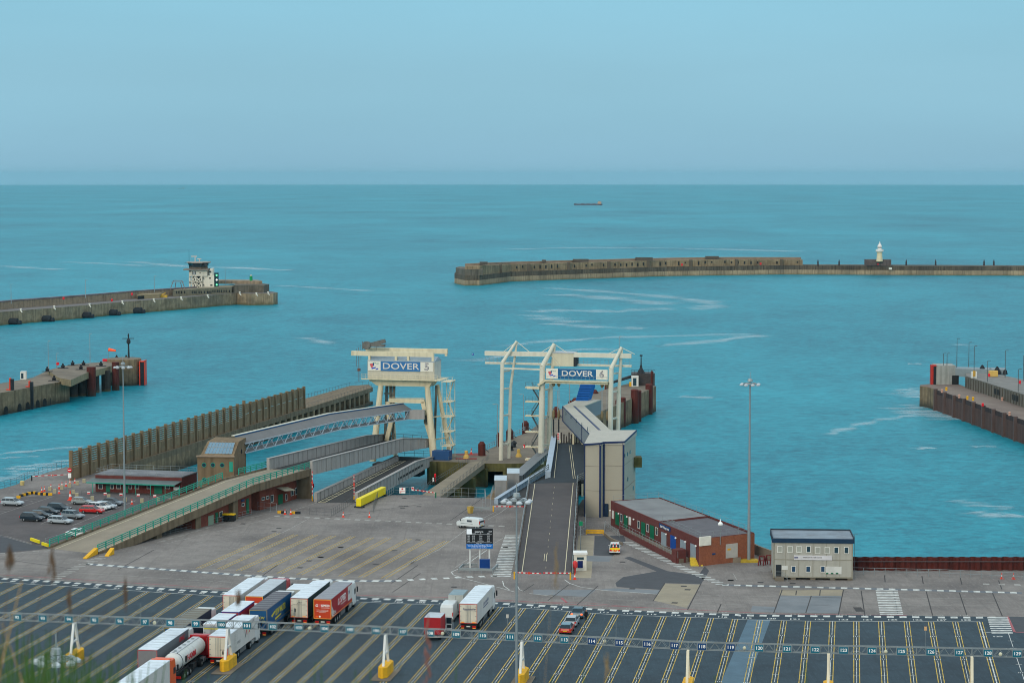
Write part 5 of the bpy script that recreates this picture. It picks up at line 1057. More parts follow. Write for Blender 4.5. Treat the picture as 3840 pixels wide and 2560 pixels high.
def girder(b, A, B, z0, z1, z0b, z1b, wd=.35, taper=0):
    A, B = Vector(A), Vector(B); d = (B-A).normalized(); n_ = Vector((-d.y, d.x))*wd/2
    b.add([(A.x-n_.x,A.y-n_.y,z0),(B.x-n_.x,B.y-n_.y,z0b),(B.x+n_.x,B.y+n_.y,z0b),(A.x+n_.x,A.y+n_.y,z0),(A.x-n_.x,A.y-n_.y,z1),(B.x-n_.x,B.y-n_.y,z1b),(B.x+n_.x,B.y+n_.y,z1b),(A.x+n_.x,A.y+n_.y,z1)],[(3,2,1,0),(4,5,6,7),(0,1,5,4),(1,2,6,5),(2,3,7,6),(3,0,4,7)])
    L_ = (B-A).length; n = max(1, int(L_/2.6))
    for i in range(n+1):     # stiffeners
        p = A.lerp(B, i/n); t_ = i/n; b.obox((p.x,p.y), math.atan2(d.y,d.x), .06, wd/2+.12, z0+(z0b-z0)*t_+.1, z1+(z1b-z1)*t_-.08)
    b.beam((A.x,A.y,z1+.06),(B.x,B.y,z1b+.06), wd+.35, .12)
def deck(b, A, B, C_, D_, zA, zB, th=.5):
    vs = [(A[0],A[1],zA),(B[0],B[1],zA),(C_[0],C_[1],zB),(D_[0],D_[1],zB)]; b.add(vs+[(x,y,z-th) for x,y,z in vs], [(0,1,2,3),(7,6,5,4),(0,4,5,1),(1,5,6,2),(2,6,7,3),(3,7,4,0)])
t = thing('linkspan', 'upper grey linkspan bridge running from the ramp head to the gantry marked 5', 'linkspan', (-44,441,0))
A0, A1, B0, B1 = (-48.4,441.5), (-39.8,441), (-32.6,498), (-24.3,495.5); E0, E1 = (-29.2,512), (-18.2,506)
b = MB(); girder(b, A0, B0, 5.4, 7.9, 3.2, 5.9); girder(b, B0, E0, 3.2, 5.9, 2.6, 4.6); b.build('left_girder', GIRD, t)
b = MB(); girder(b, A1, B1, 4.7, 7.4, 2.6, 5.6); girder(b, B1, E1, 2.6, 5.6, 2.4, 4.2); b.build('right_girder', GIRD, t)
b = MB(); deck(b, (A0[0]+.2,A0[1]), (A1[0]-.2,A1[1]), (B1[0]-.2,B1[1]), (B0[0]+.2,B0[1]), 5.65, 3.8); deck(b, (B0[0]+.2,B0[1]), (B1[0]-.2,B1[1]), (E1[0],E1[1]), (E0[0],E0[1]), 3.8, 3.3); b.build('roadway', DECKD, t)
t = thing('linkspan', 'lower grey linkspan at quay level under the upper one', 'linkspan', (-34,436,0))
A0, A1, B0, B1 = (-38.6,436.5), (-30.6,436.5), (-25.6,497), (-21.0,487); E1 = (-17.6,503)
b = MB(); girder(b, A0, B0, -1.0, 1.7, -1.3, 1.5); b.build('left_girder', GIRD, t)
b = MB(); girder(b, A1, B1, -1.0, 1.7, -1.3, 1.5); girder(b, B1, E1, -1.3, 1.5, -1.0, .6); b.build('right_girder', GIRD, t)
b = MB(); deck(b, (A0[0]+.2,A0[1]-1), (A1[0]-.2,A1[1]-1), E1, (B0[0],B0[1]+8), .012, .35); b.build('roadway', DECKD, t)
b = MB()
A_, B_ = Vector((A0[0]+.7, A0[1]-1)), Vector((B0[0]+.7, B0[1])); A2_, B2_ = A_+Vector((1.2,0)), B_+Vector((1.1,0))
for p, q in ((A_,B_),(A2_,B2_)): b.beam((p.x,p.y,.08),(q.x,q.y,.32), .12, .06)
for i in range(30): t_ = i/29; p = A_.lerp(B_,t_); q = A2_.lerp(B2_,t_); z = .08+.24*t_; b.beam((p.x,p.y,z),(q.x,q.y,z), .08, .05)
b.build('walkway_marking', P('cream_line', 200,190,160), t)
b = MB(); b.obox((-25.5,500.5), R(-13), 5.5, 2.2, -3.2, -.6); b.obox((-30.5,478), R(-13), 2.5, 9, -2.4, -.9); b.each('end_beam', P('dark_steel', 60,66,72), t)
railing('linkspan_railing', 'dark railing across the seaward end of the upper linkspan', 'railing', [Vector((-29,512.5,3.5)), Vector((-18.5,506.5,3.5))], h=1.3, rails=(1.3,.7), sp=2.5, r=.04, mat=RAILD)
railing('linkspan_railing', 'dark railing across the seaward end of the lower linkspan', 'railing', [Vector((-26.5,505,.5)), Vector((-17.8,503.5,.5))], h=1.3, rails=(1.3,.7), sp=2.5, r=.04, mat=RAILD)
t = thing('covered_walkway', 'covered walkway on blue-grey lattice trusses from the round-windowed tower to the left gantry', 'walkway', (-53.7,450,8))
WP = [Vector((-53.9,449.5,8.0)), Vector((-37.1,479.8,9.3)), Vector((-22.5,505,9.0))]; ht = 1.9
b = MB(); bk = Vector((-2.9,1.3,0))
for a, c in zip(WP, WP[1:]):
    for off in (Vector((0,0,0)), bk):
        A_, C_ = a+off, c+off
        b.beam(A_, C_, .18, .18); b.beam(A_+Vector((0,0,ht)), C_+Vector((0,0,ht)), .16, .16)
        n = int((C_-A_).length/3.3)
        for i in range(n):
            p = A_.lerp(C_, i/n); q = A_.lerp(C_, (i+1)/n); m_ = p.lerp(q,.5)+Vector((0,0,ht)); b.beam(p, m_, .13, .13); b.beam(m_, q, .13, .13)
b.build('truss', P('truss_blue_grey', 170,184,194, rough=.5), t)
b = MB()
for a, c in zip(WP, WP[1:]):
    q = [a+Vector((0,0,ht)), c+Vector((0,0,ht)), c+bk*.75+Vector((0,0,ht+1.35)), a+bk*.75+Vector((0,0,ht+1.35))]; b.add(q+[v-Vector((0,0,.12)) for v in q], [(3,2,1,0),(4,5,6,7),(0,1,5,4),(1,2,6,5),(2,3,7,6),(3,0,4,7)])
    q = [a+Vector((0,0,.05)), c+Vector((0,0,.05)), c+bk+Vector((0,0,.05)), a+bk+Vector((0,0,.05))]; b.add(q, [(0,1,2,3)])
b.build('side_cladding', P('walkway_cladding', 112,112,112, rough=.7, var=.12, scale=.8, stain=S(96,100,104), stain_scale=.4), t)
b = MB()
for a, c in zip(WP, WP[1:]): b.beam(a+bk*.9+Vector((0,0,ht+1.5)), c+bk*.9+Vector((0,0,ht+1.5)), .8, .14)
b.build('roof_strip', P('cream_roof_strip', 206,202,184, rough=.6, var=.1), t)
b = MB()
for a, c in zip(WP, WP[1:]): b.beam(a+bk*.74+Vector((0,0,ht+1.4)), c+bk*.74+Vector((0,0,ht+1.4)), .2, .2)
b.build('blue_edge', P('walkway_blue', 30,78,120), t)
b = MB(); b.box(-24.2,-19.8,503.8,506.5,8.9,10.9); b.build('end_landing', GIRD, t)

def frame5(c, ang):
    e = Vector((math.cos(ang), math.sin(ang))); n_ = Vector((-e.y, e.x)); return lambda x, y, z: Vector((c[0]+e.x*x+n_.x*y, c[1]+e.y*x+n_.y*y, z))
def fbox(b, F, x0,x1,y0,y1,z0,z1, tz=None):
    v = [F(x0,y0,z0),F(x1,y0,z0),F(x1,y1,z0),F(x0,y1,z0),F(x0,y0,z1),F(x1,y0,z1),F(x1,y1,z1),F(x0,y1,z1)]
    return b.add(v, [(3,2,1,0),(4,5,6,7),(0,1,5,4),(1,2,6,5),(2,3,7,6),(3,0,4,7)])
GA = R(-14); F = frame5((-25.2,506), GA)
t = thing('berth_gantry', 'cream steel gantry with machine house and blue board lettered DOVER 5', 'gantry', (-25.2,506,-2))
GANC = P('gantry_cream', 220, 208, 176, rough=.6, var=.06, scale=.6, streak=.25); GANW = P('gantry_white', 206, 206, 198, rough=.6, var=.05, streak=.15)
b = MB(); fbox(b, F, -7.9,7.9,0,5.6,17.9,21.9); hs = b.build('machine_house', P('house_cream', 196,190,172, rough=.7, var=.06, streak=.2), t)
b = MB(); v = [F(-8,-.1,21.9),F(8,-.1,21.9),F(8,2.8,22.9),F(-8,2.8,22.9),F(8,5.7,21.9),F(-8,5.7,21.9)]; b.add(v, [(0,1,2,3),(3,2,4,5),(1,4,2),(0,3,5),(0,5,4,1)]); b.build('pitched_roof', P('gantry_roof', 148,166,178, rough=.6), hs)
b = MB(); v = [F(7.91,0,18),F(7.91,5.6,18),F(7.91,5.6,22),F(7.91,2.8,22.8),F(7.91,0,22)]; b.add(v, [(0,1,2,3,4)]); b.build('gable_wall', P('gable_white', 190,190,182), hs)
GS0, GS1 = F(-7.9,0,0), F(7.9,0,0)
b = MB(); fbox(b, F, -7.75,7.6,-.14,-.003,19.65,21.85); sb_ = b.build('name_board', P('board_white', 226,222,208, rough=.5, var=.02), t)
b = MB(); fbox(b, F, -4.75,4.65,-.17,-.14,19.65,21.85); b.build('blue_field', P('board_blue', 50,114,168, rough=.5, var=.06), sb_)
e3 = F(1,0,0)-F(0,0,0)
b = MB(); put_text(b, 'DOVER', F(-.0,-.2,20.72), e3, (0,0,1), 2.0, bold=.02, ext=.03, fit=8.6); b.build('lettering', P('letter_silver', 214,210,204, rough=.4), sb_)
def outline_num(s_, org, size, par, mat1, mat2):
    b = MB(); put_text(b, s_, org, e3, (0,0,1), size, bold=.05, ext=.01); b.build('numeral_edge', mat1, par)
    b = MB(); nn = Vector((e3.y,-e3.x,0)).normalized()*.04; put_text(b, s_, Vector(org)+nn, e3, (0,0,1), size, bold=-.03, ext=.01); b.build('numeral', mat2, par)
NUM1 = P('numeral_dark', 84,84,100); NUM2 = P('numeral_pale', 200,196,196)
outline_num('5', F(6.15,-.19,20.72), 2.3, sb_, NUM1, NUM2)
def flag(F, x, z, par, y=-.18, s=1.0):
    for nm, col, pts in (('flag_red', P('flag_red', 206,96,100), [(-1.1,.35),(-.35,.5),(-.3,-.35),(-.75,-.5)]), ('flag_navy', P('flag_navy', 30,56,120), [(-.35,.5),(-.05,.55),(-.1,-.1),(-.32,-.05)]),
                         ('flag_green', P('flag_green', 60,150,120), [(-.4,.6),(.1,.72),(.5,.5),(1.1,.55),(1.0,.38),(.5,.4),(.1,.6),(-.3,.5)]), ('flag_blue', P('flag_blue', 26,70,180), [(-.7,-.55),(.35,-.3),(.3,-.6),(-.6,-.85)]), ('flag_blue', P('flag_blue', 26,70,180), [(.3,-.8),(.9,-.55),(.95,-.8),(.35,-1.0)])):
        b = MB(); b.add([F(x+u*s, y, z+v*s) for u, v in pts], [tuple(range(len(pts)))]); b.build(nm, col, par)
flag(F, -6.25, 20.85, sb_)
b = MB(); fbox(b, F, -7.6,7.4,.2,5.2,17.2,17.9); v0 = [F(-7.2,.2,17.2),F(7.2,.2,17.2),F(7.2,5.2,17.2),F(-7.2,5.2,17.2),F(-5.9,.5,16.2),F(6.6,.5,16.2),F(6.6,4.9,16.2),F(-5.9,4.9,16.2)]; b.add(v0, [(0,1,2,3),(7,6,5,4),(4,5,1,0),(5,6,2,1),(6,7,3,2),(7,4,0,3)]); b.build('main_girder', GANC, t)
b = MB(); fbox(b, F, -9.0,8.9,-1.25,-.05,17.75,17.9); fbox(b, F, 7.95,9.6,-1.2,5.6,17.74,17.89); w_ = b.build('walkway', GANC, t)
b = MB()
for i in range(22):
    x = -8.9+i*.85; p = F(x,-1.2,17.9); b.beam(p, p+Vector((0,0,1.1)), .05, .05)
for z in (18.45, 19.0): b.beam(F(-9,-1.2,z), F(8.9,-1.2,z), .05, .05)
fbox(b, F, -9.0,8.9,-1.28,-1.22,17.7,18.0); b.build('handrail', GANC, w_)
b = MB(); fbox(b, F, -11.9,7.6,.3,1.1,22.95,24.0); b.build('top_beam', GANC, t)
b = MB(); fbox(b, F, -9.8,9.6,4.6,5.4,23.4,24.5); b.build('top_beam', GANC, t)
b = MB()
for x in (-7.6,-1.3,1.6,7.4): fbox(b, F, x-.25,x+.25,.3,.9,22.0,22.95)
fbox(b, F, 9.0,9.5,4.7,5.3,22.9,23.4); b.each('beam_block', GANC, t)
b = MB(); fbox(b, F, -9.8,-4.6,2.0,3.2,24.9,25.5); b.beam(F(-8.5,2.4,25.2), F(-4.4,2.4,26.3), .6, .9); b.tube(F(-8.8,1.7,25.2), F(-8.8,2.6,25.2), .95, n=16); 
for x in (-9.8,-8.0,-6.5): b.beam(F(x,2.2,24.2), F(x,2.2,26.1), .12, .12)
b.build('cable_drum', P('drum_grey', 104,104,100, rough=.7, var=.3, scale=1.5), t)
b = MB(); b.beam(F(-10.3,1,24.8), F(-10.3,1,17.0), .12, .12); b.beam(F(-10.9,1,24.5), F(-10.9,1,20.5), .08, .08); b.beam(F(-9.8,1,25.5), F(-9.8,1,22), .08, .08); fbox(b, F, -10.6,-10.0,.8,1.3,19.4,20.0); b.build('hanging_cable', P('rust_brown', 110,74,60), t)
def leg5(x0, y0, z0, x1, y1, z1, r0=.5, r1=.62, name='leg'):
    b = MB(); b.tube(F(x0,y0,z0), F(x1,y1,z1), r0, r1, n=12); return b.build(name, GANC, t, smooth=False)
leg5(-5.0,.8,16.3,-6.6,-.6,-1.0,.62,.8); leg5(6.0,.8,16.3,7.9,-.6,-.2,.62,.85); leg5(-4.0,4.6,16.3,-3.6,8,-3, .45,.5); leg5(7.3,4.6,16.3,9.6,7.0,0, .45,.5)
b = MB()
for x, w_ in ((-4.4,.5),(-3.3,.6),(-2.6,.35)): b.beam(F(x,3.4,16.2), F(x-.5,3.4,2.5), w_, .5)
for z in (14.2,11.0,7.5,4.5): b.beam(F(-4.9,3.1,z), F(-2.4,3.1,z), .3, .3)
b.beam(F(7.3,3.6,16.2), F(6.9,3.6,1.5), .5, .4); fbox(b, F, 5.0,6.6,1.6,3.4,7.6,9.6); b.build('hoist_mast', P('hoist_grey', 112,112,104, rough=.7, var=.2, streak=.4), t)
for (x0,z0,x1,z1) in ((-3.6,12.7,4.9,12.7),(4.5,12.6,5.3,8.4),(5.1,8.4,6.7,3.2),(-3.9,12.4,-3.5,8.0),(-3.0,8.2,-4.2,3.4)):
    b = MB(); b.beam(F(x0,2.6,z0), F(x1,2.6,z1), .9, .95); b.build('lifting_frame', GANC, t)
b = MB(); 
for i in range(4): b.beam(F(-4.0+i*.28,2.8,16.3), F(-4.1+i*.28,2.8,3.2), .06, .06)
for i in range(2): b.beam(F(6.7+i*.25,2.8,16.3), F(6.9+i*.25,2.8,3.2), .06, .06)
b.build('hoist_cable', P('cable_dark', 62,76,84), t)
b = MB()
for (x0,x1,z) in ((6.9,9.2,9.3),(7.3,9.4,4.2)): b.beam(F(x0,-.2,z), F(x1,5.8,z), .25, .25)
b.beam(F(-3.4,2,13.4), F(4.9,2,13.5), .1, .1); b.each('cross_brace', GANC, t)
b = MB()
for x, y in ((9.9,-.8),(11.8,-.8),(9.9,3.2),(11.8,3.2)): b.beam(F(x,y,-.1), F(x,y,17.8), .14, .14)
lv = [0,3.0,6.2,9.6,13.0,17.6]
for i, (za, zb) in enumerate(zip(lv, lv[1:])):
    fbox(b, F, 9.8,12.0,-.9,3.3,zb-.12,zb)
    y0, y1 = (3.0,-.4) if i % 2 else (-.4,3.0)
    b.beam(F(11.0,y0,za), F(11.0,y1,zb), .7, .10) if 0 else b.beam(F(10.2+1.5*(i%2),2.6,za), F(11.7-1.5*(i%2),2.6,zb), .8, .10); b.beam(F(10.2+1.5*(i%2),2.2,za+1), F(11.7-1.5*(i%2),2.2,zb+1), .05, .05)
    for z in (zb+.5, zb+1.0):
        b.beam(F(9.6,-1.0,z), F(12.3,-1.0,z), .05, .05)
    for x in (9.6,10.5,11.4,12.3): b.beam(F(x,-1.0,zb), F(x,-1.0,zb+1.0), .05, .05)
b.build('stair_tower', GANC, t)
b = MB(); g = G(m3(1340,368)); b.obox((g.x+.1,g.y+1.4), GA, 2.0, 1.3, 0.004, 2.1); tag(b.build('storage_box', P('blue_container', 30,74,122, rough=.6, var=.1), None, bevel=.05), 'blue steel storage container at the foot of the left gantry', 'container')
tag(bpy.data.objects['storage_box'], 'blue steel storage container at the foot of the left gantry', 'container')

cp = [(m3(1180,378),0),(m3(1215,318),0),(m3(1470,292),0),(m3(1760,292),0),(m3(1800,275),0),(m3(1950,205),.2),(m3(2090,130),.5),(m3(2290,62),.8),(f4(880,935),1.2),(f4(1060,830),1.4),(f4(1200,745),1.6),(f4(1500,640),1.8),(f4(1760,575),2.0),(f4(1960,575),2.2),(f4(2062,602),2.2),
      (f4(1915,672),2.0),(f4(1755,757),1.8),(f4(1480,872),1.4),(f4(1310,985),1.0),(f4(1080,1225),.3),(m3(2330,395),0),(m3(2110,405),0),(m3(1830,402),0),(m3(1640,392),0)]
cpw = [v3(G(p, z), z) for p, z in cp]
t = thing('central_pier', 'long concrete pier between the two gantries running out to sea with rusty fender piles', 'pier', (*cpw[0][:2], -5))
n = len(cpw); poly = [(p.x,p.y) for p in cpw]; ar = sum(poly[i][0]*poly[(i+1)%n][1]-poly[(i+1)%n][0]*poly[i][1] for i in range(n)); seq = list(range(n)) if ar > 0 else list(range(n))[::-1]
b = MB(); b.use(ar_deck); b.add([tuple(cpw[i]) for i in seq], [tuple(range(n))]); b.use(WALL)
OL = P('algae_wall', 96, 90, 52, rough=.95, var=.3, scale=.5, streak=.6, tide=(-3.6,-1.6,S(46,50,40)))
for k_ in range(n):
    i, j = seq[k_], seq[(k_+1)%n]; a, c = cpw[i], cpw[j]; b.use(OL if (i >= 19 or i < 1) and (j >= 19 or j < 1) else WALL)
    low = -1.8 if {i, j} == {21, 22} or {i, j} == {22, 23} else -9
    b.quad((a.x,a.y,low),(c.x,c.y,low),tuple(c),tuple(a))
b.build('pier_body', None, t)
b = MB(); a_ = v3(G(m3(1180,378)),0); 
for p in (m3(1240,385), m3(1600,395), m3(2060,405)): g = G(p); b.obox((g.x,g.y+.6), 0, .9, .6, -9, -.02)
b.each('pier_buttress', OL, t)
r0, r1, r2, r3_ = G(m3(1125,748)), G(m3(1645,392)), G(m3(1862,366)), G(m3(1335,765))
b = MB(); b.prism([tuple(r0),tuple(r1),tuple(r2),tuple(r3_)], -1.1, .008); br = b.build('road_bridge', P('bridge_deck', 134,124,106, rough=.9, var=.15, scale=.4, stain=S(110,102,90), stain_scale=.15), None); tag(br, 'flat concrete road bridge from the quay to the central pier', 'bridge')
b = MB()
for f in (.3, .62, .9):
    m_ = r3_.lerp(r2, f)-Vector((1.5,0)); b.obox((m_.x,m_.y), R(-20), 2.2, .6, -9, -1.1)
b.each('bridge_pier', OL, br)
railing('bridge_railing', 'dark railing on the right side of the road bridge', 'railing', [v3(r3_,0), v3(r2,0)], h=1.1, rails=(1.1,.55), sp=1.7, r=.03, mat=RAILD)
railing('bridge_railing', 'dark railing on the left side of the road bridge', 'railing', [v3(r0,0), v3(G(m3(1215,655)),0), v3(r1,0)], h=1.1, rails=(1.1,.55), sp=1.9, r=.03, mat=RAILD)
FG = 'rusty fenders along the pier edges'
for i, (p, top, w_, l) in enumerate(((f4(165,1320),1205,.85,'nearest rusty fender on the left edge of the central pier'),(f4(352,1230),1108,.6,'rusty fender just behind the left gantry post'),(f4(470,1165),1065,.9,'broad rusty fender between the two columns of the left gantry leg'),(f4(640,1085),980,.85,'rusty fender on the left pier edge level with the stair tower base'),
    (f4(905,965),865,.7,'rusty fender behind the hoist cables'),(f4(975,955),825,.85,'tall rusty fender right of the hoist cables'),(f4(1130,785),757,.6,'small distant fender left of the blue gangway'),(f4(1180,775),730,.9,'distant rounded fender behind the blue gangway'),(f4(1392,715),640,1.1,'rounded rusty fender right of the blue gangway'),(f4(1520,655),570,.6,'far rusty fender right of the right hoist cables'))):
    g = G(p, .8); zt = ZY(g.y, f4(0,top)[1]); t = thing('fender', l, 'fender', (g.x,g.y,-5), FG)
    b = MB(); b.tube((g.x,g.y,-8),(g.x,g.y,zt-w_*.7), w_, n=10); b.tube((g.x,g.y,zt-w_*.7),(g.x,g.y,zt), w_, w_*.45, n=10); b.build('fender_pile', RUSTD, t)
    b = MB(); b.beam((g.x+.2,g.y,zt-1.2),(g.x+1.6,g.y-1.0,1.0), .2, .2); b.build('bracket', RAILD, t)
for p, top, w_, l in ((f4(1607,1065),765,.8,'first rusty pile on the right face of the central pier'),(f4(1650,1040),738,1.1,'second rusty pile on the right face of the central pier'),(f4(1788,1000),650,1.15,'third and darkest rusty pile on the right pier face'),(f4(1832,985),660,.8,'fourth rusty pile beside the dark one on the right pier face'),(f4(1945,905),590,1.1,'last rusty pile near the seaward pier corner'),(f4(1975,890),450,.35,'thin tall dark pile at the seaward end')):
    g = G(p, SEA)+Vector((1.0,-1.6)); zt = ZY(g.y, f4(0,top)[1]); t = thing('fender', l, 'fender', (g.x,g.y,-5), FG); b = MB(); b.tube((g.x,g.y+.8,-8),(g.x,g.y+.8,zt), w_, w_*.95, n=12); b.build('fender_pile', RUSTD, t); b = MB(); b.tube((g.x,g.y+.8,zt),(g.x,g.y+.8,zt+.3), w_*1.05, w_*.7, n=12); b.build('pile_cap', RUST, t)
def pole(name, label, g, z0, h, r=.1, arm=None, group=None, mat=RAILG, cat='lamp post'):
    t = thing(name, label, cat, (g[0], g[1], z0), group); b = MB(); b.tube((g[0],g[1],z0),(g[0],g[1],z0+h), r, r*.6, n=6); b.build('pole', mat, t)
    b = MB(); a = arm or .7; b.beam((g[0],g[1],z0+h),(g[0]+a,g[1],z0+h+.05), .1, .1); b.box(g[0]+a-.3,g[0]+a+.35,g[1]-.15,g[1]+.15,z0+h-.05,z0+h+.1); b.build('lamp_head', mat, t); return t
GPL = 'slim lamp posts on the piers'
for p, top, l in ((f4(335,1270),800,'slim lamp post left of the left gantry columns'),(f4(620,1085),692,'slim lamp post between the left gantry leg and the stairs'),(f4(990,955),650,'slim lamp post right of the hoist cables'),(f4(1120,780),518,'slim lamp post left of the blue gangway'),(f4(1230,745),545,'slim lamp post behind the blue gangway'),(f4(885,965),585,'slim post just behind the hoist cables'),(f4(1500,650),560,'short slim lamp post right of the right hoist cables'),(f4(1660,620),62,'tallest slim lamp post beside the right gantry column')):
    g = G(p, 1.2); pole('lamp_post', l, g, 1.2, ZY(g.y, f4(0,top)[1])-1.2, .11, arm=(-.8 if p[0] < 2100 else .6), group=GPL)
g = G(f4(1880,590),2.1); t = thing('mooring_platform', 'dark raised mooring platform with a short mast at the seaward end of the central pier', 'platform', (g.x,g.y,2))
b = MB(); zt = ZY(g.y, f4(0,440)[1]); b.prism([(g.x-2.5,g.y-2),(g.x+4.5,g.y-1),(g.x+4.5,g.y+5),(g.x-2,g.y+5)], 2, zt-.6); b.build('platform_body', P('dark_timber', 66,60,58, var=.3, scale=1), t)
b = MB(); b.add([(g.x-11,g.y-1,2.2),(g.x-2.5,g.y-1,zt-1.2),(g.x-2.5,g.y+1,zt-1.2),(g.x-11,g.y+1,2.2),(g.x-11,g.y-1,1.7),(g.x-2.5,g.y-1,zt-2),(g.x-2.5,g.y+1,zt-2),(g.x-11,g.y+1,1.7)], [(0,1,2,3),(7,6,5,4),(4,5,1,0),(5,6,2,1),(6,7,3,2),(7,4,0,3)]); b.build('access_ramp', DARKG, t)
b = MB(); zm = ZY(g.y, f4(0,262)[1]); b.tube((g.x+.5,g.y,zt-.6),(g.x+.5,g.y,zm), .25, .12, n=6); b.box(g.x+.1,g.x+.9,g.y-.3,g.y+.3,zm-.4,zm); b.lathe((g.x+.5,g.y,zt-.6), [(1.2,0),(.9,.6),(.4,1.6),(.3,2.4)], 8); b.build('mast', DARKG, t)
b = MB()
for i in range(8): b.beam((g.x-2.5+i,g.y-2,zt-.6),(g.x-2.5+i,g.y-2,zt+.5), .08, .08)
b.beam((g.x-2.5,g.y-2,zt+.5),(g.x+4.5,g.y-1.2,zt+.5), .08, .08); b.build('handrail', DARKG, t)
g = G(f4(1830,610),2.0); t = thing('service_cabin', 'small white service cabin near the end of the central pier', 'cabin', (g.x,g.y,2)); b = MB(); b.box(g.x-.9,g.x+1.1,g.y,g.y+1.8,2.0,6.2-1.0); b.build('cabin_wall', WFRAME, t); b = MB(); b.box(g.x-.5,g.x+.5,g.y-.03,g.y,2.3,4.6); b.build('door', WIN, t)
g = G(f4(1787,605),2.0); b = MB(); b.lathe((g.x,g.y,2.0), [(.4,0),(.55,1.2),(.5,1.3)], 8); tag(b.build('grit_bin', YELLOW, None), 'small yellow bin beside the white pier cabin', 'bin')
for p, l in ((m3(1612,350), 'yellow capstan block on a red-edged base near the left gantry'), (m3(2190,335), 'yellow capstan block beside the left column of the right gantry')):
    g = G(p); t = thing('capstan', l, 'capstan', (g.x,g.y,0)); b = MB(); b.lathe((g.x,g.y,.1), [(.75,0),(.6,.5),(.35,.9),(.4,1.6),(.3,1.75)], 8); b.build('capstan_body', P('faded_yellow', 206,170,90), t); b = MB(); b.prism([(g.x-2.4,g.y-.9),(g.x+2.4,g.y-1.2),(g.x+2.4,g.y+.9),(g.x-2.4,g.y+1.2)], 0, .1); b.build('red_base', P('oxide_red', 122,54,46, var=.2), t)
b = MB(); b.sheet([tuple(G(q)) for q in (m3(1480,292), m3(1760,288), m3(1850,312), m3(1700,320), m3(1520,312))], .012); struct(b.build('red_edging', P('oxide_red', 122,54,46, var=.2)))
railing('platform_railing', 'dark railing along the front edge of the platform between the gantries', 'railing', [G3(m3(1415,385)), G3(m3(1640,390))], h=1.1, rails=(1.1,), sp=1.9, r=.03, mat=RAILD)
railing('platform_railing', 'pale pipe railing along the left edge of the central pier by the broad fender', 'railing', [v3(G(m3(1790,275)),.1), v3(G(m3(1950,205)),.3)], h=1.0, rails=(1.0,.5), sp=2.2, r=.05, mat=RAILG)
railing('platform_railing', 'pale pipe railing further along the left edge of the central pier', 'railing', [v3(G(m3(2090,150)),.5), v3(G(m3(2280,75)),.9)], h=1.0, rails=(1.0,.5), sp=2.2, r=.05, mat=RAILG)
g = G(m3(2250,245)); b = MB(); b.use(RB).box(g.x-.2,g.x+.2,g.y-.1,g.y+.1,.1,1.1); b.use(TXT).box(g.x-.21,g.x+.0,g.y-.12,g.y+.12,.4,.75); tag(b.build('marker_board', None), 'red and white marker board on the pier by the gantry stairs', 'marker')
b = MB()
for k_, (x, y) in enumerate(((2100,250),(2140,235),(2110,270))): g = G(m3(x,y)); b.lathe((g.x,g.y,0), [(.6,0),(.4,.8),(.7,1.3),(.2,1.8)], 7)
tag(b.build('mooring_winch', DARKG, None), 'dark mooring winch on the pier right of the left gantry leg', 'winch')

F = frame5((-2.5,501), R(-15)); e3 = F(1,0,0)-F(0,0,0)
t = thing('berth_gantry', 'tall white tubular gantry with three raked posts and blue board lettered DOVER 6', 'gantry', (-2.5,501,-1))
GW = P('gantry6_white', 214,210,192, rough=.55, var=.05, scale=.8, streak=.14)
def col6(x, zt, zp, xt, r=.55, two=True, back=3.4, nm='column'):
    b = MB(); b.tube(F(x,0,-.5 if x < 20 else -6), F(x+.35,0,zt), r, r*.9, n=12); b.tube(F(x+.35,0,zt-.1), F(xt,back*.5,zp), r*.85, r*.5, n=12); b.build(nm, GW, t)
    b = MB(); b.tube(F(x+.9,back,-.5 if x < 20 else -6), F(x+1.35,back,zt-6), r*.85, r*.8, n=12); b.tube(F(x+1.35,back,zt-6), F(xt,back*.5+.2,zp-.3), r*.7, r*.45, n=12)
    for z in (3.5,10,16,20): b.beam(F(x+.05,0,z), F(x+1.1,back,z), .35, .35)
    b.build('rear_column', GW, t)
pk = lambda x, y, X: None
col6(0,22.1,26.8,3.2,.5); col6(9.3,21.5,26.4,11.9,.72); col6(25.0,21.3,25.9,27.3,.62)
za = 24.2
b = MB(); b.beam(F(-4.2,1.9,23.9), F(29.5,1.9,24.0), .9, 1.0); b.build('upper_beam', GW, t)
b = MB(); b.beam(F(-4.6,3.6,21.6), F(29.2,3.6,21.6), .9, .45); b.build('lower_beam', GW, t)
b = MB(); b.beam(F(.2,-.1,20.8), F(9.2,-.1,20.7), .3, .35); b.build('tie_beam', GW, t)
b = MB()
for x0 in (-4.5,):
    for z in (22.3,22.9): b.beam(F(-4.5,3.2,z), F(29.2,3.2,z), .05, .05)
    for i in range(36): b.beam(F(-4.5+i*.95,3.2,21.8), F(-4.5+i*.95,3.2,22.9), .05, .05)
b.build('beam_handrail', RAILG, t)
b = MB()
for xt, zp in ((3.2,26.7),(11.9,26.3),(27.3,25.8)):
    b.beam(F(xt,1.8,zp), F(xt-3.0,1.8,24.4), .12, .12); b.beam(F(xt,1.8,zp), F(xt+3.0,1.8,24.4), .12, .12)
b.beam(F(11.6,1,23.6), F(13.4,1,21.3), .1, .1); b.beam(F(24.6,1,21.3), F(26.2,1,22.6), .1, .1); b.build('tie_rod', GW, t)
b = MB(); fbox(b, F, 11.6,16.4,1.4,4.8,21.4,24.3); mh = b.build('winch_house', P('winch_house_cream', 208,200,174, var=.04, streak=.12), t); b = MB(); fbox(b, F, 11.5,16.5,1.3,4.9,24.3,24.5); b.build('house_roof', P('winch_roof', 176,180,182), mh); b = MB(); fbox(b, F, 16.42,16.9,1.6,4.4,21.4,23.6); b.build('house_door', DARKG, mh)
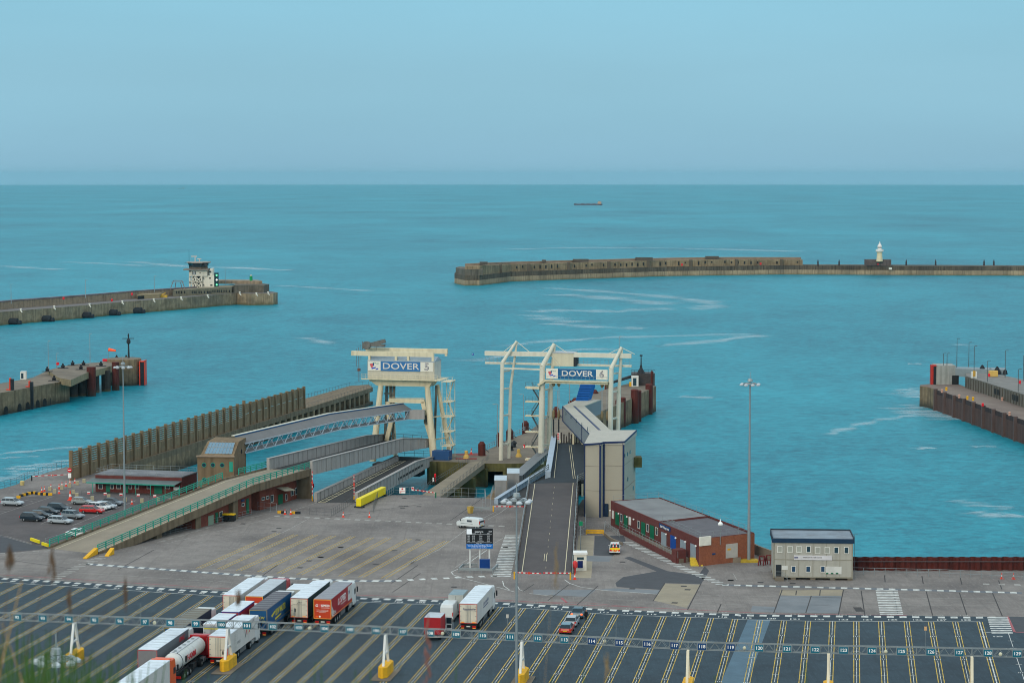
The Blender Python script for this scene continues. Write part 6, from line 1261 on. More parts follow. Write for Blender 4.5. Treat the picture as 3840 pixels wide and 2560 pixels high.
b = MB(); fbox(b, F, 10.6,24.6,-.45,-.2,18.75,21.0); sb_ = b.build('name_board', P('board_white', 226,222,208, rough=.5, var=.02), t)
b = MB(); fbox(b, F, 13.3,22.0,-.48,-.45,18.75,21.0); b.build('blue_field', P('board_blue6', 10,92,140, rough=.5, var=.05), sb_)
b = MB(); put_text(b, 'DOVER', F(17.7,-.5,19.95), e3, (0,0,1), 1.7, bold=.03, ext=.03, fit=7.2); b.build('lettering', P('letter_silver', 214,210,204), sb_)
outline_num('6', F(23.3,-.5,19.9), 2.1, sb_, NUM1, NUM2); flag(F, 11.95, 20.0, sb_, -.47, .85)
b = MB(); fbox(b, F, 10.2,24.8,-1.5,-.15,18.2,18.45); fbox(b, F, 10.4,24.7,-.9,-.2,17.7,18.2); b.beam(F(10.4,-1,18.2), F(8.9,-1,17.3), 1.0, .5); fbox(b, F, 6.4,9.2,-1.4,-.4,16.4,16.9); w_ = b.build('walkway', GANC, t)
b = MB()
for i in range(16): b.beam(F(10.3+i*.95,-1.45,18.4), F(10.3+i*.95,-1.45,19.5), .05, .05)
b.beam(F(10.3,-1.45,19.5), F(24.7,-1.45,19.5), .05, .05); b.build('handrail', RAILG, w_)
for x, l in ((12.1,1),(13.3,1),(23.2,1),(24.4,1)):
    b = MB()
    for dx in (-.12,.12): b.beam(F(x+dx,.4,18), F(x+dx,.4,8.6), .07, .07)
    b.build('hoist_cable', RAILG, t)
    b = MB(); b.lathe(tuple(F(x,.4,16.9)), [(.15,0),(.38,.4),(.38,.9),(.15,1.3)], 10); b.lathe(tuple(F(x,.4,9.6)), [(.12,0),(.36,.6),(.3,1.7),(.1,2.2)], 10); b.build('pulley_block', P('pulley_brown', 130,114,84), t)
    b = MB(); b.beam(F(x,.4,9.6), F(x,.4,4.6), .3, .3); b.build('hoist_rod', BLKR, t)
b = MB()
for x in (12.0,13.4): b.tube(F(x,1,-5), F(x,1,5.0), .55, n=10)
b.each('guide_pile', GANC, t)
b = MB(); lv = [.2,3.2,6.6,10.2,13.4,16.6]
for i, (za, zb) in enumerate(zip(lv, lv[1:])):
    x0, x1 = (8.6,6.6) if i % 2 == 0 else (6.6,8.6)
    b.beam(F(x0,2.0,za), F(x1,2.0,zb), .9, .14)
    for s_ in (1.55,2.45): b.beam(F(x0,s_,za+1), F(x1,s_,zb+1), .06, .06)
    for z in (zb+.55, zb+1.05): b.beam(F(5.4,1.2,z), F(8.8,1.2,z), .05, .05)
    for x in (5.4,6.2,7.0,7.8,8.6): b.beam(F(x,1.2,zb), F(x,1.2,zb+1.05), .05, .05)
b.build('stair_flight', RAILD, t)
b = MB()
for zb in lv[1:]: fbox(b, F, 5.3,9.0,1.1,2.9,zb-.28,zb)
fbox(b, F, 5.3,9.0,1.1,2.9,.0,.4); b.each('landing', GANC, t)

rt = thing('vehicle_ramp', 'dark asphalt ramp with silver railings climbing straight towards the right gantry', 'ramp', (5,357,0))
a0, a1, b0, b1 = Vector((.7,357.3)), Vector((9.5,356.5)), Vector((3.5,426.6)), Vector((12.4,427.9))
AS6 = P('ramp_asphalt', 84,80,80, rough=.93, var=.1, scale=.4, stain=S(72,70,72), stain_scale=.08, stain_amt=.8)
b = MB()
def solid(b, A, B, C_, D_, zs, zl): b.add([(A.x,A.y,zl),(B.x,B.y,zl),(C_.x,C_.y,zl),(D_.x,D_.y,zl),(A.x,A.y,zs[0]),(B.x,B.y,zs[1]),(C_.x,C_.y,zs[2]),(D_.x,D_.y,zs[3])], [(3,2,1,0),(4,5,6,7),(0,1,5,4),(1,2,6,5),(2,3,7,6),(3,0,4,7)])
b.use(AS6); solid(b, a0, a1, b1, b0, (.025,.025,5,5), -.3); b.build('ramp_body', None, rt)
b = MB()
for f in (.1,.885): 
    p, q = a0.lerp(a1,f), b0.lerp(b1,f if f < .5 else .93); b.beam((p.x,p.y,.04),(q.x,q.y,5.02), .13, .02)
for i in range(14):
    t_ = .05+i*.068; p = a0.lerp(a1,.53).lerp(b0.lerp(b1,.53), t_); b.beam((p.x,p.y,.04+4.98*t_),(p.x+.03,p.y+1.2,.04+4.98*(t_+.018)), .05, .02)
for f in (.48,.52): p = a0.lerp(a1,f).lerp(b0.lerp(b1,f),.12); b.beam((p.x,p.y,.65),(p.x+.2,p.y+5,1.0), .09, .02)
b.build('ramp_marking', P('cream_line', 200,190,160), rt)
b = MB()
for A, B, s_ in ((a0,b0,-1),(a1,b1,1)):
    b = MB(); n = 24
    for i in range(n):
        p = A.lerp(B,(i+.5)/n); z = 5*(i+.5)/n; b.obox((p.x+s_*.22,p.y), 0, .12, 1.2, -.2, z+.25) if i % 2 else b.obox((p.x+s_*.3,p.y), 0, .12, 1.1, -.2, z+.2)
    b.build('side_wall', P('ramp_side_grey', 112,104,100, var=.2, scale=.8, streak=.4), rt)
railing('ramp_railing', 'silver railing on the left side of the dark ramp', 'railing', [v3(a0-Vector((.2,0)),.3), v3(b0-Vector((.2,0)),5.2), Vector((7.2,436.5,6.3))], h=1.15, rails=(1.12,.7,.35), sp=3.0, r=.05, mat=GALV, postr=.07, box=True)
railing('ramp_railing', 'silver railing on the right side of the dark ramp', 'railing', [v3(a1+Vector((.2,0)),.3), v3(b1+Vector((.2,0)),5.2), Vector((14.0,431,5.4))], h=1.15, rails=(1.12,.7,.35), sp=3.0, r=.05, mat=GALV, postr=.07, box=True)
t = thing('linkspan', 'dark-decked upper linkspan continuing the ramp under the right gantry board', 'linkspan', (10,428,4))
b = MB(); deck(b, (3.6,426.7), (12.5,428), (13.5,432), (7.4,434), 4.99, 5.2, .8); deck(b, (7.3,431), (15.4,431), (16.0,482), (9.3,482), 5.15, 6.2, .8); b.build('roadway', P('new_asphalt', 52,60,66, rough=.93, var=.1, scale=.4), t)
b = MB(); girder(b, (7.0,434), (9.1,484), 3.9, 6.3, 5.0, 7.3, .8); b.build('left_girder', P('girder_pale_blue', 160,176,190, rough=.55, var=.06), t)
b = MB(); b.beam((8.2,433,5.25),(9.9,481,6.25), .12, .03); 
for x in (11.9,12.3): b.beam((x,432,5.25),(x+.35,478,6.2), .1, .03)
b.build('lane_line', P('cream_line', 200,190,160), t)
b = MB(); b.box(8.8,16.4,482.2,483.2,-6,4.2)
for i in range(14): b.box(8.9+i*.55,9.2+i*.55,481.7,482.1,-6,8.5-(i%3)*.4)
b.build('timber_fender', P('dark_timber', 66,60,58, var=.3, scale=1), t)
g = (10.3,482.5); b = MB(); b.use(P('signal_white', 220,216,210)).box(9.85,10.3,481.2,481.5,6.2,8.5); b.use(RB)
for k_ in range(4): b.box(9.82,10.1,481.1,481.2,7.1+k_*.36,7.3+k_*.36)
b.build('stripe_board', None, t)
t = thing('linkspan', 'lower linkspan with pale blue side beams left of the dark ramp', 'linkspan', (-2,436,0))
b = MB(); girder(b, (-3.1,433.5), (6.9,475), -.6, 1.0, -.2, 1.5, .5); b.build('left_girder', P('girder_pale_blue', 160,176,190), t)
b = MB(); deck(b, (-2.8,433), (3.0,432), (11.5,476), (7.0,476), .03, .3, .6); b.build('roadway', DECKD, t)
b = MB(); girder(b, (1.5,464), (8.8,505), .2, 1.4, 1.0, 2.2, .9); b.beam((.2,464,1.2),(7.4,506,2.0), 1.2, .3); tag(b.build('service_gangway', P('gangway_grey', 120,124,126, var=.15), None), 'grey service gangway running up beside the right gantry middle columns', 'gangway')
b = MB(); b.prism([(-6,440),(3,438),(4,470),(-1.5,470)], -1.3, -.3); b.build('support_platform', WALL, t)
for nm, x0, x1, y0, y1, l in (('equipment_cabin',-3.5,-1.1,445,452,'front of two pale grey equipment cabins with flat roofs'),('equipment_cabin',-1.0,1.5,455.5,463,'rear of two pale grey equipment cabins with flat roofs')):
    t2 = thing(nm, l, 'cabin', (x0,y0,-.3), 'equipment cabins by the lower linkspan'); b = MB(); b.box(x0,x1,y0,y1,-.3,3.05); b.build('cabin_wall', P('cabin_grey', 140,140,138, rough=.6, var=.06, streak=.15), t2); b = MB(); b.box(x0-.05,x1+.05,y0-.05,y1+.05,3.05,3.17); b.build('cabin_roof', P('cabin_roof', 184,198,206, rough=.5), t2); b = MB(); b.box(x0+.3,x0+1.4,y0-.05,y0,-.2,1.9); b.build('door', P('cabin_door', 128,130,130), t2)
railing('cabin_railing', 'grey railing and steps beside the front equipment cabin', 'railing', [G3(m4(410,580)), Vector((-4.2,441,0)), Vector((-3.8,452,0))], h=1.2, rails=(1.2,.6), sp=1.2, r=.03, mat=RAILG)
P1, P2, P3, P4, P5, P6 = [Vector(v) for v in ((13.7,417.4),(16.5,416.6),(17.2,418.0),(20.9,417.4),(24.0,432.3),(15.6,434))]
CLAD = P('tower_cladding', 166,160,144, rough=.6, var=.05, scale=.3, stain=S(150,144,130), stain_scale=.15, stain_amt=.5); CLADR = P('tower_cladding', 0,0,0); NAVYT = P('navy_trim', 16,40,84, rough=.5)
t = thing('stair_tower', 'tall beige clad stair tower with navy corner strips right of the dark ramp', 'tower', (P1.x,P1.y,0))
b = MB(); poly = [tuple(p) for p in (P1,P2,P3,P4,P5,P6)]; b.prism(poly, -.2, 14.0, [13.7,14.0,14.0,14.2,14.6,14.4]); b.build('tower_wall', CLAD, t)
b = MB(); pp = [P1+Vector((-.2,-.2)),P2+Vector((.1,-.2)),P3+Vector((0,-.2)),P4+Vector((.2,-.2)),P5+Vector((.2,.1)),P6+Vector((-.1,.1))]; zs = [13.75,14.05,14.05,14.25,14.65,14.45]; b.prism([tuple(p) for p in pp], 13.6, 14.2, zs); rf = b.build('roof', P('tower_roof', 172,168,156, rough=.6, var=.08), t)
b = MB()
for i in range(4): p, q = pp[i], pp[i+1]; b.beam((p.x,p.y-.04,zs[i]-.1),(q.x,q.y-.04,zs[i+1]-.1), .12, .34)
b.build('navy_eaves', NAVYT, t)
for p, w_ in ((P2,.16),(P3+Vector((.05,-.12)),.14),(P4,.17)):
    b = MB(); b.box(p.x-w_,p.x+w_,p.y-.16,p.y+.05,0,13.9); b.build('corner_strip', NAVYT, t)
b = MB(); b.box(P1.x-.12,P1.x+.02,P1.y-.1,P1.y+.2,0,13.6); b.build('corner_strip', NAVYT, t)
b = MB(); e_, n_ = nrm(P4,P5); 
for z in (9.6,5.0):
    for A, B in ((P1,P2),(P3,P4),(P4,P5)):
        e_, n_ = nrm(A,B); b.beam((A.x+n_.x*.02,A.y+n_.y*.02,z),(B.x+n_.x*.02,B.y+n_.y*.02,z), .05, .06)
b.build('cladding_seam', P('seam_grey', 128,122,110), t)
for x, y in ((1720,1370-1240+0),):
    pass
for c_, x, y, r in ((f4,1722,1355,.38),(f4,1750,1340,.38),(f4,1778,1318,.38),(m5,452,280,.42),(m5,512,378,.42)):
    p = wp(P4,P5,c_(x,y)); e_, n_ = nrm(P4,P5); b = MB(); b.tube((p.x-n_.x*.02,p.y-n_.y*.02,p.z),(p.x+n_.x*.08,p.y+n_.y*.08,p.z), r, n=14); b.build('round_window', WIN, t)
b = MB(); g = G(m5(240,690)); b.box(P3.x+.2,P3.x+.9,P3.y-.5,P3.y-.14,0,2.4); b.build('door', P('dark_blue_door', 14,40,66), t)
b = MB(); b.box(P5.x-.4,P5.x+1.1,P5.y-2.5,P5.y+.5,ZY(430,m4(0,60)[1])-1.6,ZY(430,m4(0,45)[1])); tag(b.build('concrete_ledge', OL, None), 'brown concrete ledge jutting out behind the beige stair tower', 'ledge')
t = thing('passenger_corridor', 'enclosed grey passenger corridor with pale roof from the beige tower towards the blue gangway', 'corridor', (14,470,9))
C0, C1, C2, C3 = [Vector(v) for v in ((16.6,430),(21.4,430),(16.1,497.4),(11.4,497.4))]
CW = P('corridor_side', 128,134,138, rough=.6, var=.05, scale=.5); CR_ = P('corridor_roof', 176,172,158, rough=.7, var=.08, scale=.4, stain=S(156,152,140), stain_scale=.2)
b = MB(); b.use(CW); b.prism([tuple(C0),tuple(C1),tuple(C2),tuple(C3)], 9.3, 12.45); b.build('corridor_wall', None, t)
b = MB(); ex = Vector((.12,0)); q = [C0-ex,C1+ex,C2+ex,C3-ex]; b.prism([tuple(p) for p in q], 12.45, 12.6); b.build('roof', CR_, t)
b = MB(); b.beam((*C0.lerp(C1,.58),12.62),(*C3.lerp(C2,.52),12.62), .45, .05); b.beam((*(C0-ex),12.55),(*(C3-ex),12.55), .12, .2); b.beam((*(C3-ex*1.2),9.3),(*(C3-ex*1.2),12.5), .14, .14); m_ = C0.lerp(C3,.42)-ex*.5; b.beam((*m_,9.3),(*m_,12.5), .14, .1); b.beam((*(C0-ex),9.3),(*(C3-ex),9.3), .12, .16); b.build('navy_trim', NAVYT, t)
for x, y in ((1082,898),(1137,938),(1194,980),(1255,1020),(1317,1068),(1380,1112)):
    p = wp(C0,C3,f4(x,y)); b = MB(); b.tube((p.x+.05,p.y,p.z),(p.x-.08,p.y,p.z), .42, n=12); b.build('round_window', WIN, t)
t2 = t; b = MB(); b.use(CW); q = [Vector((11.4,497.5)),Vector((16.1,497.5)),Vector((20.5,512)),Vector((15.5,514))]; b.prism([tuple(p) for p in q], 9.3, 12.45); b.build('end_section', None, t2); b = MB(); b.prism([tuple(p) for p in q], 12.45, 12.62); b.build('end_roof', CR_, t2)
b = MB()
for p in (Vector((13.2,480)), Vector((15.2,480)), Vector((15.5,455)), Vector((18.5,455))): b.box(p.x-.2,p.x+.2,p.y-.2,p.y+.2,-8,9.3)
b.each('support_post', GANC, t)
BLG = P('gangway_blue', 0,96,176, rough=.5, var=.06)
t = thing('boarding_gangway', 'bright blue ribbed boarding gangway tilted steeply up at the corridor end', 'gangway', (15,510,12))
A_ = [Vector((14.4,509,12.3)), Vector((17.2,509,12.3)), Vector((18.6,511,16.6)), Vector((15.8,511,16.6))]; d_ = Vector((.6,2.2,-.9)); b = MB(); b.add(A_+[v+d_ for v in A_], [(0,1,2,3),(7,6,5,4),(0,4,5,1),(1,5,6,2),(2,6,7,3),(3,7,4,0)]); b.build('gangway_body', BLG, t)
b = MB()
for i in range(8): t_ = (i+.5)/8; b.beam(A_[0].lerp(A_[3],t_)+Vector((0,-.05,0)), A_[1].lerp(A_[2],t_)+Vector((0,-.05,0)), .08, .08)
b.build('rib', P('gangway_blue_dark', 10,60,110), t)
RW = P('barrier_white', 226,214,206); 
def barrier(label, A, B, z=1.0, boom_r=.07, post=None, up=None):
    A, B = Vector(A), Vector(B); t = thing('boom_barrier', label, 'barrier', (A.x,A.y,0)); pa = v3(A,z); pb = v3(B,z) if up is None else v3(A,z)+Vector((0,0,up))
    n = 12
    b = MB()
    for i in range(n): b.use(RB if i % 2 else RW).beam(pa.lerp(pb,i/n), pa.lerp(pb,(i+1)/n), boom_r*2, boom_r*2)
    b.build('boom', None, t)
    b = MB(); b.box(A.x-.12,A.x+.12,A.y-.12,A.y+.12,0,z+.1); b.build('barrier_post', post or YELLOW, t)
    b = MB(); m_ = pa.lerp(pb,.55); b.box(m_.x-.18,m_.x+.18,m_.y-.1,m_.y-.06,m_.z-.18,m_.z+.18); b.build('stop_disc', ORF2, t); return t
barrier('lowered red and white boom across the left half of the dark ramp foot', G(m4(672,1381)), G(m4(968,1391)), 1.05)
barrier('lowered red and white boom across the right half of the dark ramp foot', G(m4(1290,1388)), G(m4(990,1385)), 1.05)
barrier('red and white boom at the foot of the lower linkspan beside the yellow post', G(m4(440,640)), G(m4(775,640)), 1.0)
barrier('raised red and white boom left of the lower linkspan by the brick rooms', G(m2(1680,815)), (0,0), .9, up=5.0)
barrier('raised red and white boom right of the lower linkspan by the yellow barrier', G(m2(2140,800)), (0,0), .6, up=4.4)
barrier('red and white boom closing the road bridge beside the green cabinet', G(m3(1276,782)), G(m3(1030,745)), 1.0, post=GREEND)
barrier('red boom across the quay near the slatted wind wall', G(m1(350,595)), G(m1(770,575)), 1.0, post=BLKR)
Q0, Q1, Q2, Q3 = Vector((18.1,407)), Vector((30.7,364)), Vector((40.4,370.3)), Vector((27.4,411.5))
t = thing('brick_building', 'long low red brick staff building with green doors beside the water', 'building', (Q1.x,Q1.y,0))
ZR = 4.55
b = MB(); b.use(BRICKD); b.prism([tuple(Q0),tuple(Q1),tuple(Q2),tuple(Q3)], -.2, 3.4); b.build('brick_wall', None, t)
def wallstrip(b, A, B, z0, z1, th=.2, inn=True):
    e_, n_ = nrm(A,B); a, c = Vector(A)-n_*th/2, Vector(B)-n_*th/2; b.beam((a.x,a.y,(z0+z1)/2),(c.x,c.y,(z0+z1)/2), th, z1-z0)
b = MB(); wallstrip(b, Q0, Q1, 3.39, ZR); wallstrip(b, Q1, Q2, 3.4, ZR-.02); wallstrip(b, Q2, Q3, 3.39, ZR); wallstrip(b, Q3, Q0, 3.4, ZR-.02)
b.build('parapet', BRICKD, t)
i0, i1, i2, i3 = Q0+Vector((.5,-.3)), Q1+Vector((.3,.5)), Q2+Vector((-.5,.2)), Q3+Vector((-.3,-.5)); m0 = wp(Q0,Q1,m5(800,735)).xy; m1_ = wp(Q3,Q2,m5(1355,705)).xy
b = MB(); b.prism([tuple(i0),tuple(m0+Vector((.4,0))),tuple(m1_-Vector((.4,0))),tuple(i3)], 3.4, 4.48); ro = b.build('roof', P('roof_felt_pale', 128,130,130, rough=.9, var=.15, scale=.5, stain=S(108,108,110), stain_scale=.25, stain_amt=.9), t)
b = MB(); b.prism([tuple(m0+Vector((.4,-.05))),tuple(i1),tuple(i2),tuple(m1_-Vector((.4,.05)))], 3.4, 4.28); b.build('roof', P('roof_felt_dark', 96,94,98, rough=.9, var=.15, scale=.5), t)
b = MB(); b.beam((*m0,4.1),(*m1_,4.1), .2, 1.0); b.build('parapet', BRICKD, t)
BR_LIT = P('sunlit_brick', 142, 86, 62, rough=.9, var=.2, scale=2.5, stain=S(128,70,54), stain_scale=.3, stain_amt=.6)  # end face of the same brick, its sunlit brightness put into the colour
b = MB(); e_, n_ = nrm(Q1,Q2); a, c = Q1+n_*.06, Q2+n_*.06; b.beam((a.x,a.y,2.15),(c.x,c.y,2.15), .12, 4.6); b.build('end_wall', BR_LIT, t)
c = m5
for nm, x0,x1,y0,y1,m_ in (('window',283,303,628,715,WFRAME),('door',320,360,648,785,GREEND),('window',374,397,663,750,WIN),('door',412,452,680,820,GREEND),('window',468,490,697,785,WFRAME),('window',566,590,740,825,WIN),('door',605,648,757,900,GREEND),('window',663,690,775,862,WIN),
        ('door',700,746,792,945,GREEND),('window',763,790,812,900,WIN),('sign_panel',803,925,790,835,BLUESIGN),('door',825,880,870,1015,P('pale_grey_door',138,150,158)),('door',927,985,905,1060,P('blue_door',8,70,150)),('door',1035,1095,955,1068,P('pale_grey_door',138,150,158)),('door',1147,1205,998,1155,P('pale_grey_door',138,150,158))):
    panel(nm, Q0, Q1, c, x0,x1,y0,y1, m_, t, frame=WFRAME if nm == 'window' else None)
a = wp(Q0,Q1,c(865,817)); e_, n_ = nrm(Q0,Q1); b = MB(); put_text(b, 'Staff Waiting Area', (a.x+n_.x*.12,a.y+n_.y*.12,a.z), (e_.x,e_.y,0), (0,0,1), .6, fit=4.2, ext=.01); b.build('lettering', TXT, t)
panel('door', Q1, Q2, c, 1528,1658,990,1145, P('roller_grey',176,172,164), t, proud=.16); panel('sign_panel', Q1, Q2, c, 1240,1360,912,1010, P('board_white2',222,218,204), t, proud=.3); panel('sign_panel', Q1, Q2, c, 1378,1412,1095,1112, BLUESIGN, t, proud=.16)
panel('hazard_sign', Q1, Q2, c, 1545,1580,1042,1062, YELLOW, t, proud=.2)
for x, y in ((268,628),(360,662),(452,697),(526,725),(885,888),(990,930),(1097,972),(1213,1018)):
    p = wp(Q0,Q1,c(x,y)); b = MB(); q = p+Vector((n_.x,n_.y,0))*.15; b.lathe((q.x,q.y,q.z-.15), [(.05,0),(.17,.1),(.17,.22),(.05,.32)], 8); b.build('wall_lamp', TXT, t)
for p_, l in (((c(1590,1205)), 'steps'),):
    g = G(p_); b = MB(); b.prism([tuple(G(q)) for q in (c(1505,1195),c(1700,1200),c(1690,1165),c(1520,1160))], 0, .75); b.build('loading_step', CONC_WARM, t)
w0, w1 = G(c(365,875)), G(c(1005,1210))
b = MB(); b.beam((*w0,.45),(*w1,.45), .3, .95); b.build('ramp_wall', BRICKD, t); b = MB(); w2 = w1+Vector((1.4,1.0)); b.prism([tuple(w1+Vector((-.3,0))),tuple(w2),tuple(w2+Vector((-.6,1.6))),tuple(w1+Vector((-.9,1.6)))], -.1, 2.2); b.build('brick_pier', BRICKD, t)
b = MB(); q = [w0+Vector((.2,.1)), w1+Vector((.2,.1)), w1+Vector((1.9,1.5)), w0+Vector((1.6,1.2))]; b.prism([tuple(p) for p in q], -.1, .7); b.build('raised_path', CONC_WARM, t)
for px, nn_ in ((c(1215,1240),5),(c(700,985),3)):
    g = G(px); b = MB()
    for i in range(nn_): b.box(g.x-1.0,g.x+1.0,g.y+i*.32,g.y+2.2,0,.22*(i+1)) if i == 0 else b.box(g.x-1.0,g.x+1.0,g.y+i*.32,g.y+2.2,.22*i,.22*(i+1))
    b.build('yellow_steps', P('step_yellow',206,178,60,var=.2,scale=2), t)
railing('path_railing', 'white railing along the raised path in front of the brick staff building', 'railing', [v3(w0,.9), v3(w1,.9)], h=1.05, rails=(1.05,.55), sp=1.9, r=.03, mat=GALV)
railing('roof_railing', 'thin safety railing round the roof edge of the brick staff building', 'railing', [v3(m0+Vector((.6,0)),4.5), v3(i1,4.5), v3(i2,4.5), v3(i3,4.5), v3(i0,4.5)], h=1.0, rails=(1.0,.5), sp=2.6, r=.022, mat=GALV)
p = wp(Q1,Q2,c(1470,1000)); tt = thing('lamp_post', 'short lamp post with white dish on the end wall of the brick staff building', 'lamp', (p.x,p.y-.4,p.z)); b = MB(); zt = ZY(p.y, c(0,790)[1]); b.tube((p.x,p.y-.4,p.z),(p.x,p.y-.4,zt), .06, n=6); b.build('pole', GALV, tt); b = MB(); b.lathe((p.x,p.y-.4,zt), [(.1,0),(.42,.15),(.4,.4),(.12,.7),(.04,1.1)], 10); b.build('lamp_head', TXT, tt)
O0, O1 = Vector((41.5,351.9)), Vector((53.9,351.0)); e_, n_ = nrm(O0,O1); dep = 8.0
OFW = P('office_wall', 168,166,156, rough=.7, var=.05, scale=.5, streak=.2); t = thing('portable_office', 'two-storey cream prefabricated office with navy fascia by the rusty sheet piling', 'building', (O0.x,O0.y,0))
b = MB(); b.prism([tuple(O0),tuple(O1),tuple(O1-n_*dep),tuple(O0-n_*dep)], .35, 6.0); b.build('office_wall', OFW, t)
b = MB(); b.prism([tuple(O0-e_*.25+n_*.25),tuple(O1+e_*.25+n_*.25),tuple(O1+e_*.25-n_*(dep+.2)),tuple(O0-e_*.25-n_*(dep+.2))], 5.95, 6.62)
fz = b.build('fascia', P('navy_fascia', 16,48,74, rough=.5), t); b = MB(); b.prism([tuple(O0-e_*.1),tuple(O1+e_*.1),tuple(O1+e_*.1-n_*dep),tuple(O0-e_*.1-n_*dep)], 6.62, 6.67); b.build('roof', P('roof_felt_blue', 128,140,150, rough=.8, var=.2, scale=.4, stain=S(100,92,88), stain_scale=.3), t)
b = MB(); 
for a_, c_ in ((O0-e_*.2+n_*.2, O0-e_*.2-n_*(dep+.1)), (O0-e_*.2-n_*(dep+.1), O1+e_*.2-n_*(dep+.1)), (O1+e_*.2-n_*(dep+.1), O1+e_*.2+n_*.2)): b.beam((*a_,6.75),(*c_,6.75), .12, .3)
b.build('roof_kerb', P('navy_kerb', 44,60,72), t)
b = MB(); b.beam((*(O0+n_*.03),3.25),(*(O1+n_*.03),3.25), .06, .1); b.beam((*(O0+n_*.04),.45),(*(O1+n_*.04),.45), .08, .2); b.box(O0.x-.05,O0.x+.12,O0.y-.12,O0.y,.3,6); b.box(O1.x-.12,O1.x+.05,O1.y-.12,O1.y,.3,6)
for fx in (.155,.32,.5,.67,.84): p = O0.lerp(O1,fx); b.box(p.x-.03,p.x+.03,p.y-.05,p.y,.5,5.9)
b.build('joint_strip', P('office_strip', 142,138,124), t)
b = MB()
for f in (.03,.25,.5,.75,.97): p = O0.lerp(O1,f)-n_*.5; b.obox((p.x,p.y), 0, .4, .4, 0, .35); p = p-n_*6.5; b.obox((p.x,p.y), 0, .4, .4, 0, .35)
b.each('footing', CONC_WARM, t)
for x0,x1 in ((512,570),(625,684),(724,782),(832,884),(928,988),(1035,1092),(1136,1192),(1248,1303)): panel('window', O0, O1, m6, x0,x1,428 if x0 < 900 else 438,503 if x0 < 900 else 515, WIN if x0 in (832,1136,1248) else P('blind_pane',158,160,150), t, frame=WFRAME, fw=.1)
for x0,x1 in ((668,720),(827,882),(990,1042)): panel('window', O0, O1, m6, x0,x1,648,718, P('blue_pane',30,66,96,rough=.15,spec=.7), t, frame=WFRAME, fw=.1)
panel('door', O0, O1, m6, 497,558,635,770, P('office_door',34,40,46), t); panel('notice_board', O0, O1, m6, 562,630,648,692, P('board_pale',206,206,200), t); nb = panel('notice_board', O0, O1, m6, 1046,1222,655,738, P('board_pale',206,206,200), t)
sb_ = panel('sign_panel', O0, O1, m6, 697,1118,533,582, P('board_pale2',204,202,204), t, proud=.15)
p0 = wp(O0,O1,m6(900,553)); q = p0+Vector((n_.x,n_.y,0))*.2; b = MB(); put_text(b, 'Viewpoint Service No. 4 Traffic Control Unit', tuple(q), (e_.x,e_.y,0), (0,0,1), .3, fit=3.0, ext=.004); b.build('lettering', BLK, sb_)
p0 = wp(O0,O1,m6(722,552)); b = MB(); q = p0+Vector((n_.x,n_.y,0))*.2; b.obox((q.x,q.y), 0, .3, .02, q.z-.12, q.z+.05); b.build('emblem', NAVL, sb_)
b = MB()
for x in (1063,1117,1172): p = wp(O0,O1,m6(x,728)); b.obox((p.x,p.y-.12), 0, .18, .03, p.z-.12, p.z+.08)
b.each('green_label', GREEND, nb)
g = G(m6(540,815)); b = MB(); b.prism([tuple(O0+e_*.2+n_*1.4),tuple(O0+e_*1.6+n_*1.4),tuple(O0+e_*1.6+n_*.1),tuple(O0+e_*.2+n_*.1)], 0, .55); b.build('entrance_step', CONC_WARM, t)
railing('step_railing', 'small railing at the office entrance steps', 'railing', [v3(O0+e_*.3+n_*1.3,.5), v3(O0+e_*1.3+n_*1.3,.5), v3(O0+e_*2.1+n_*1.6,.0)], h=1.0, rails=(1.0,.5), sp=.9, r=.03, mat=GALV)
b = MB(); p = O1+e_*.35-n_*1; b.tube((p.x,p.y,0),(p.x,p.y,7.2), .03, n=5); b.beam((p.x-.4,p.y,7.2),(p.x+.5,p.y,7.2), .05, .05); b.build('aerial', RAILD, t)
S0, S1 = Vector((54.5,360.2)), Vector((100,359.4)); t = thing('sheet_pile_wall', 'rusty corrugated sheet pile wall right of the cream office', 'wall', (S0.x,S0.y,0))
b = MB(); n = 104; pts = []
for i in range(n+1):
    x = S0.x+(S1.x-S0.x)*i/n; k_ = i % 4; pts.append((x, 360.0+(0 if k_ in (0,1) else .42)))
for (x0,y0),(x1,y1) in zip(pts, pts[1:]): b.add([(x0,y0,-.1),(x1,y1,-.1),(x1,y1,2.2),(x0,y0,2.2),(x0,y0+.05,2.2),(x1,y1+.05,2.2),(x0,y0+.05,-.1),(x1,y1+.05,-.1)], [(0,1,2,3),(3,2,5,4),(6,4,5,7)])
b.build('corrugated_sheet', P('sheet_pile_rust', 84,36,30, rough=.85, var=.3, scale=.9, streak=.5), t)
b = MB(); b.beam((S0.x,359.9,1.5),(S1.x,359.8,1.5), .12, .14); b.build('waling', P('waling_grey', 84,72,72), t)
railing('quay_railing', 'grey two-rail railing in front of the rusty sheet piling', 'railing', [v3(G(m6(1345,745)),0), v3(G(c6(1200,315)),0), v3(G(c6(2190,358)),0)], h=1.15, rails=(1.15,.6), sp=1.72, r=.035, mat=GALV)
b = MB(); W_ = [G(m5(1812,1080)), G(m5(1900,1125)), G(m5(2062,1185))]
for a_, c_ in zip(W_, W_[1:]): b.beam((*a_,.8),(*c_,.8), .35, 1.7)
tag(b.build('low_wall', CONC_WARM, None), 'low curved concrete wall between the lamp mast and the cream office', 'wall')
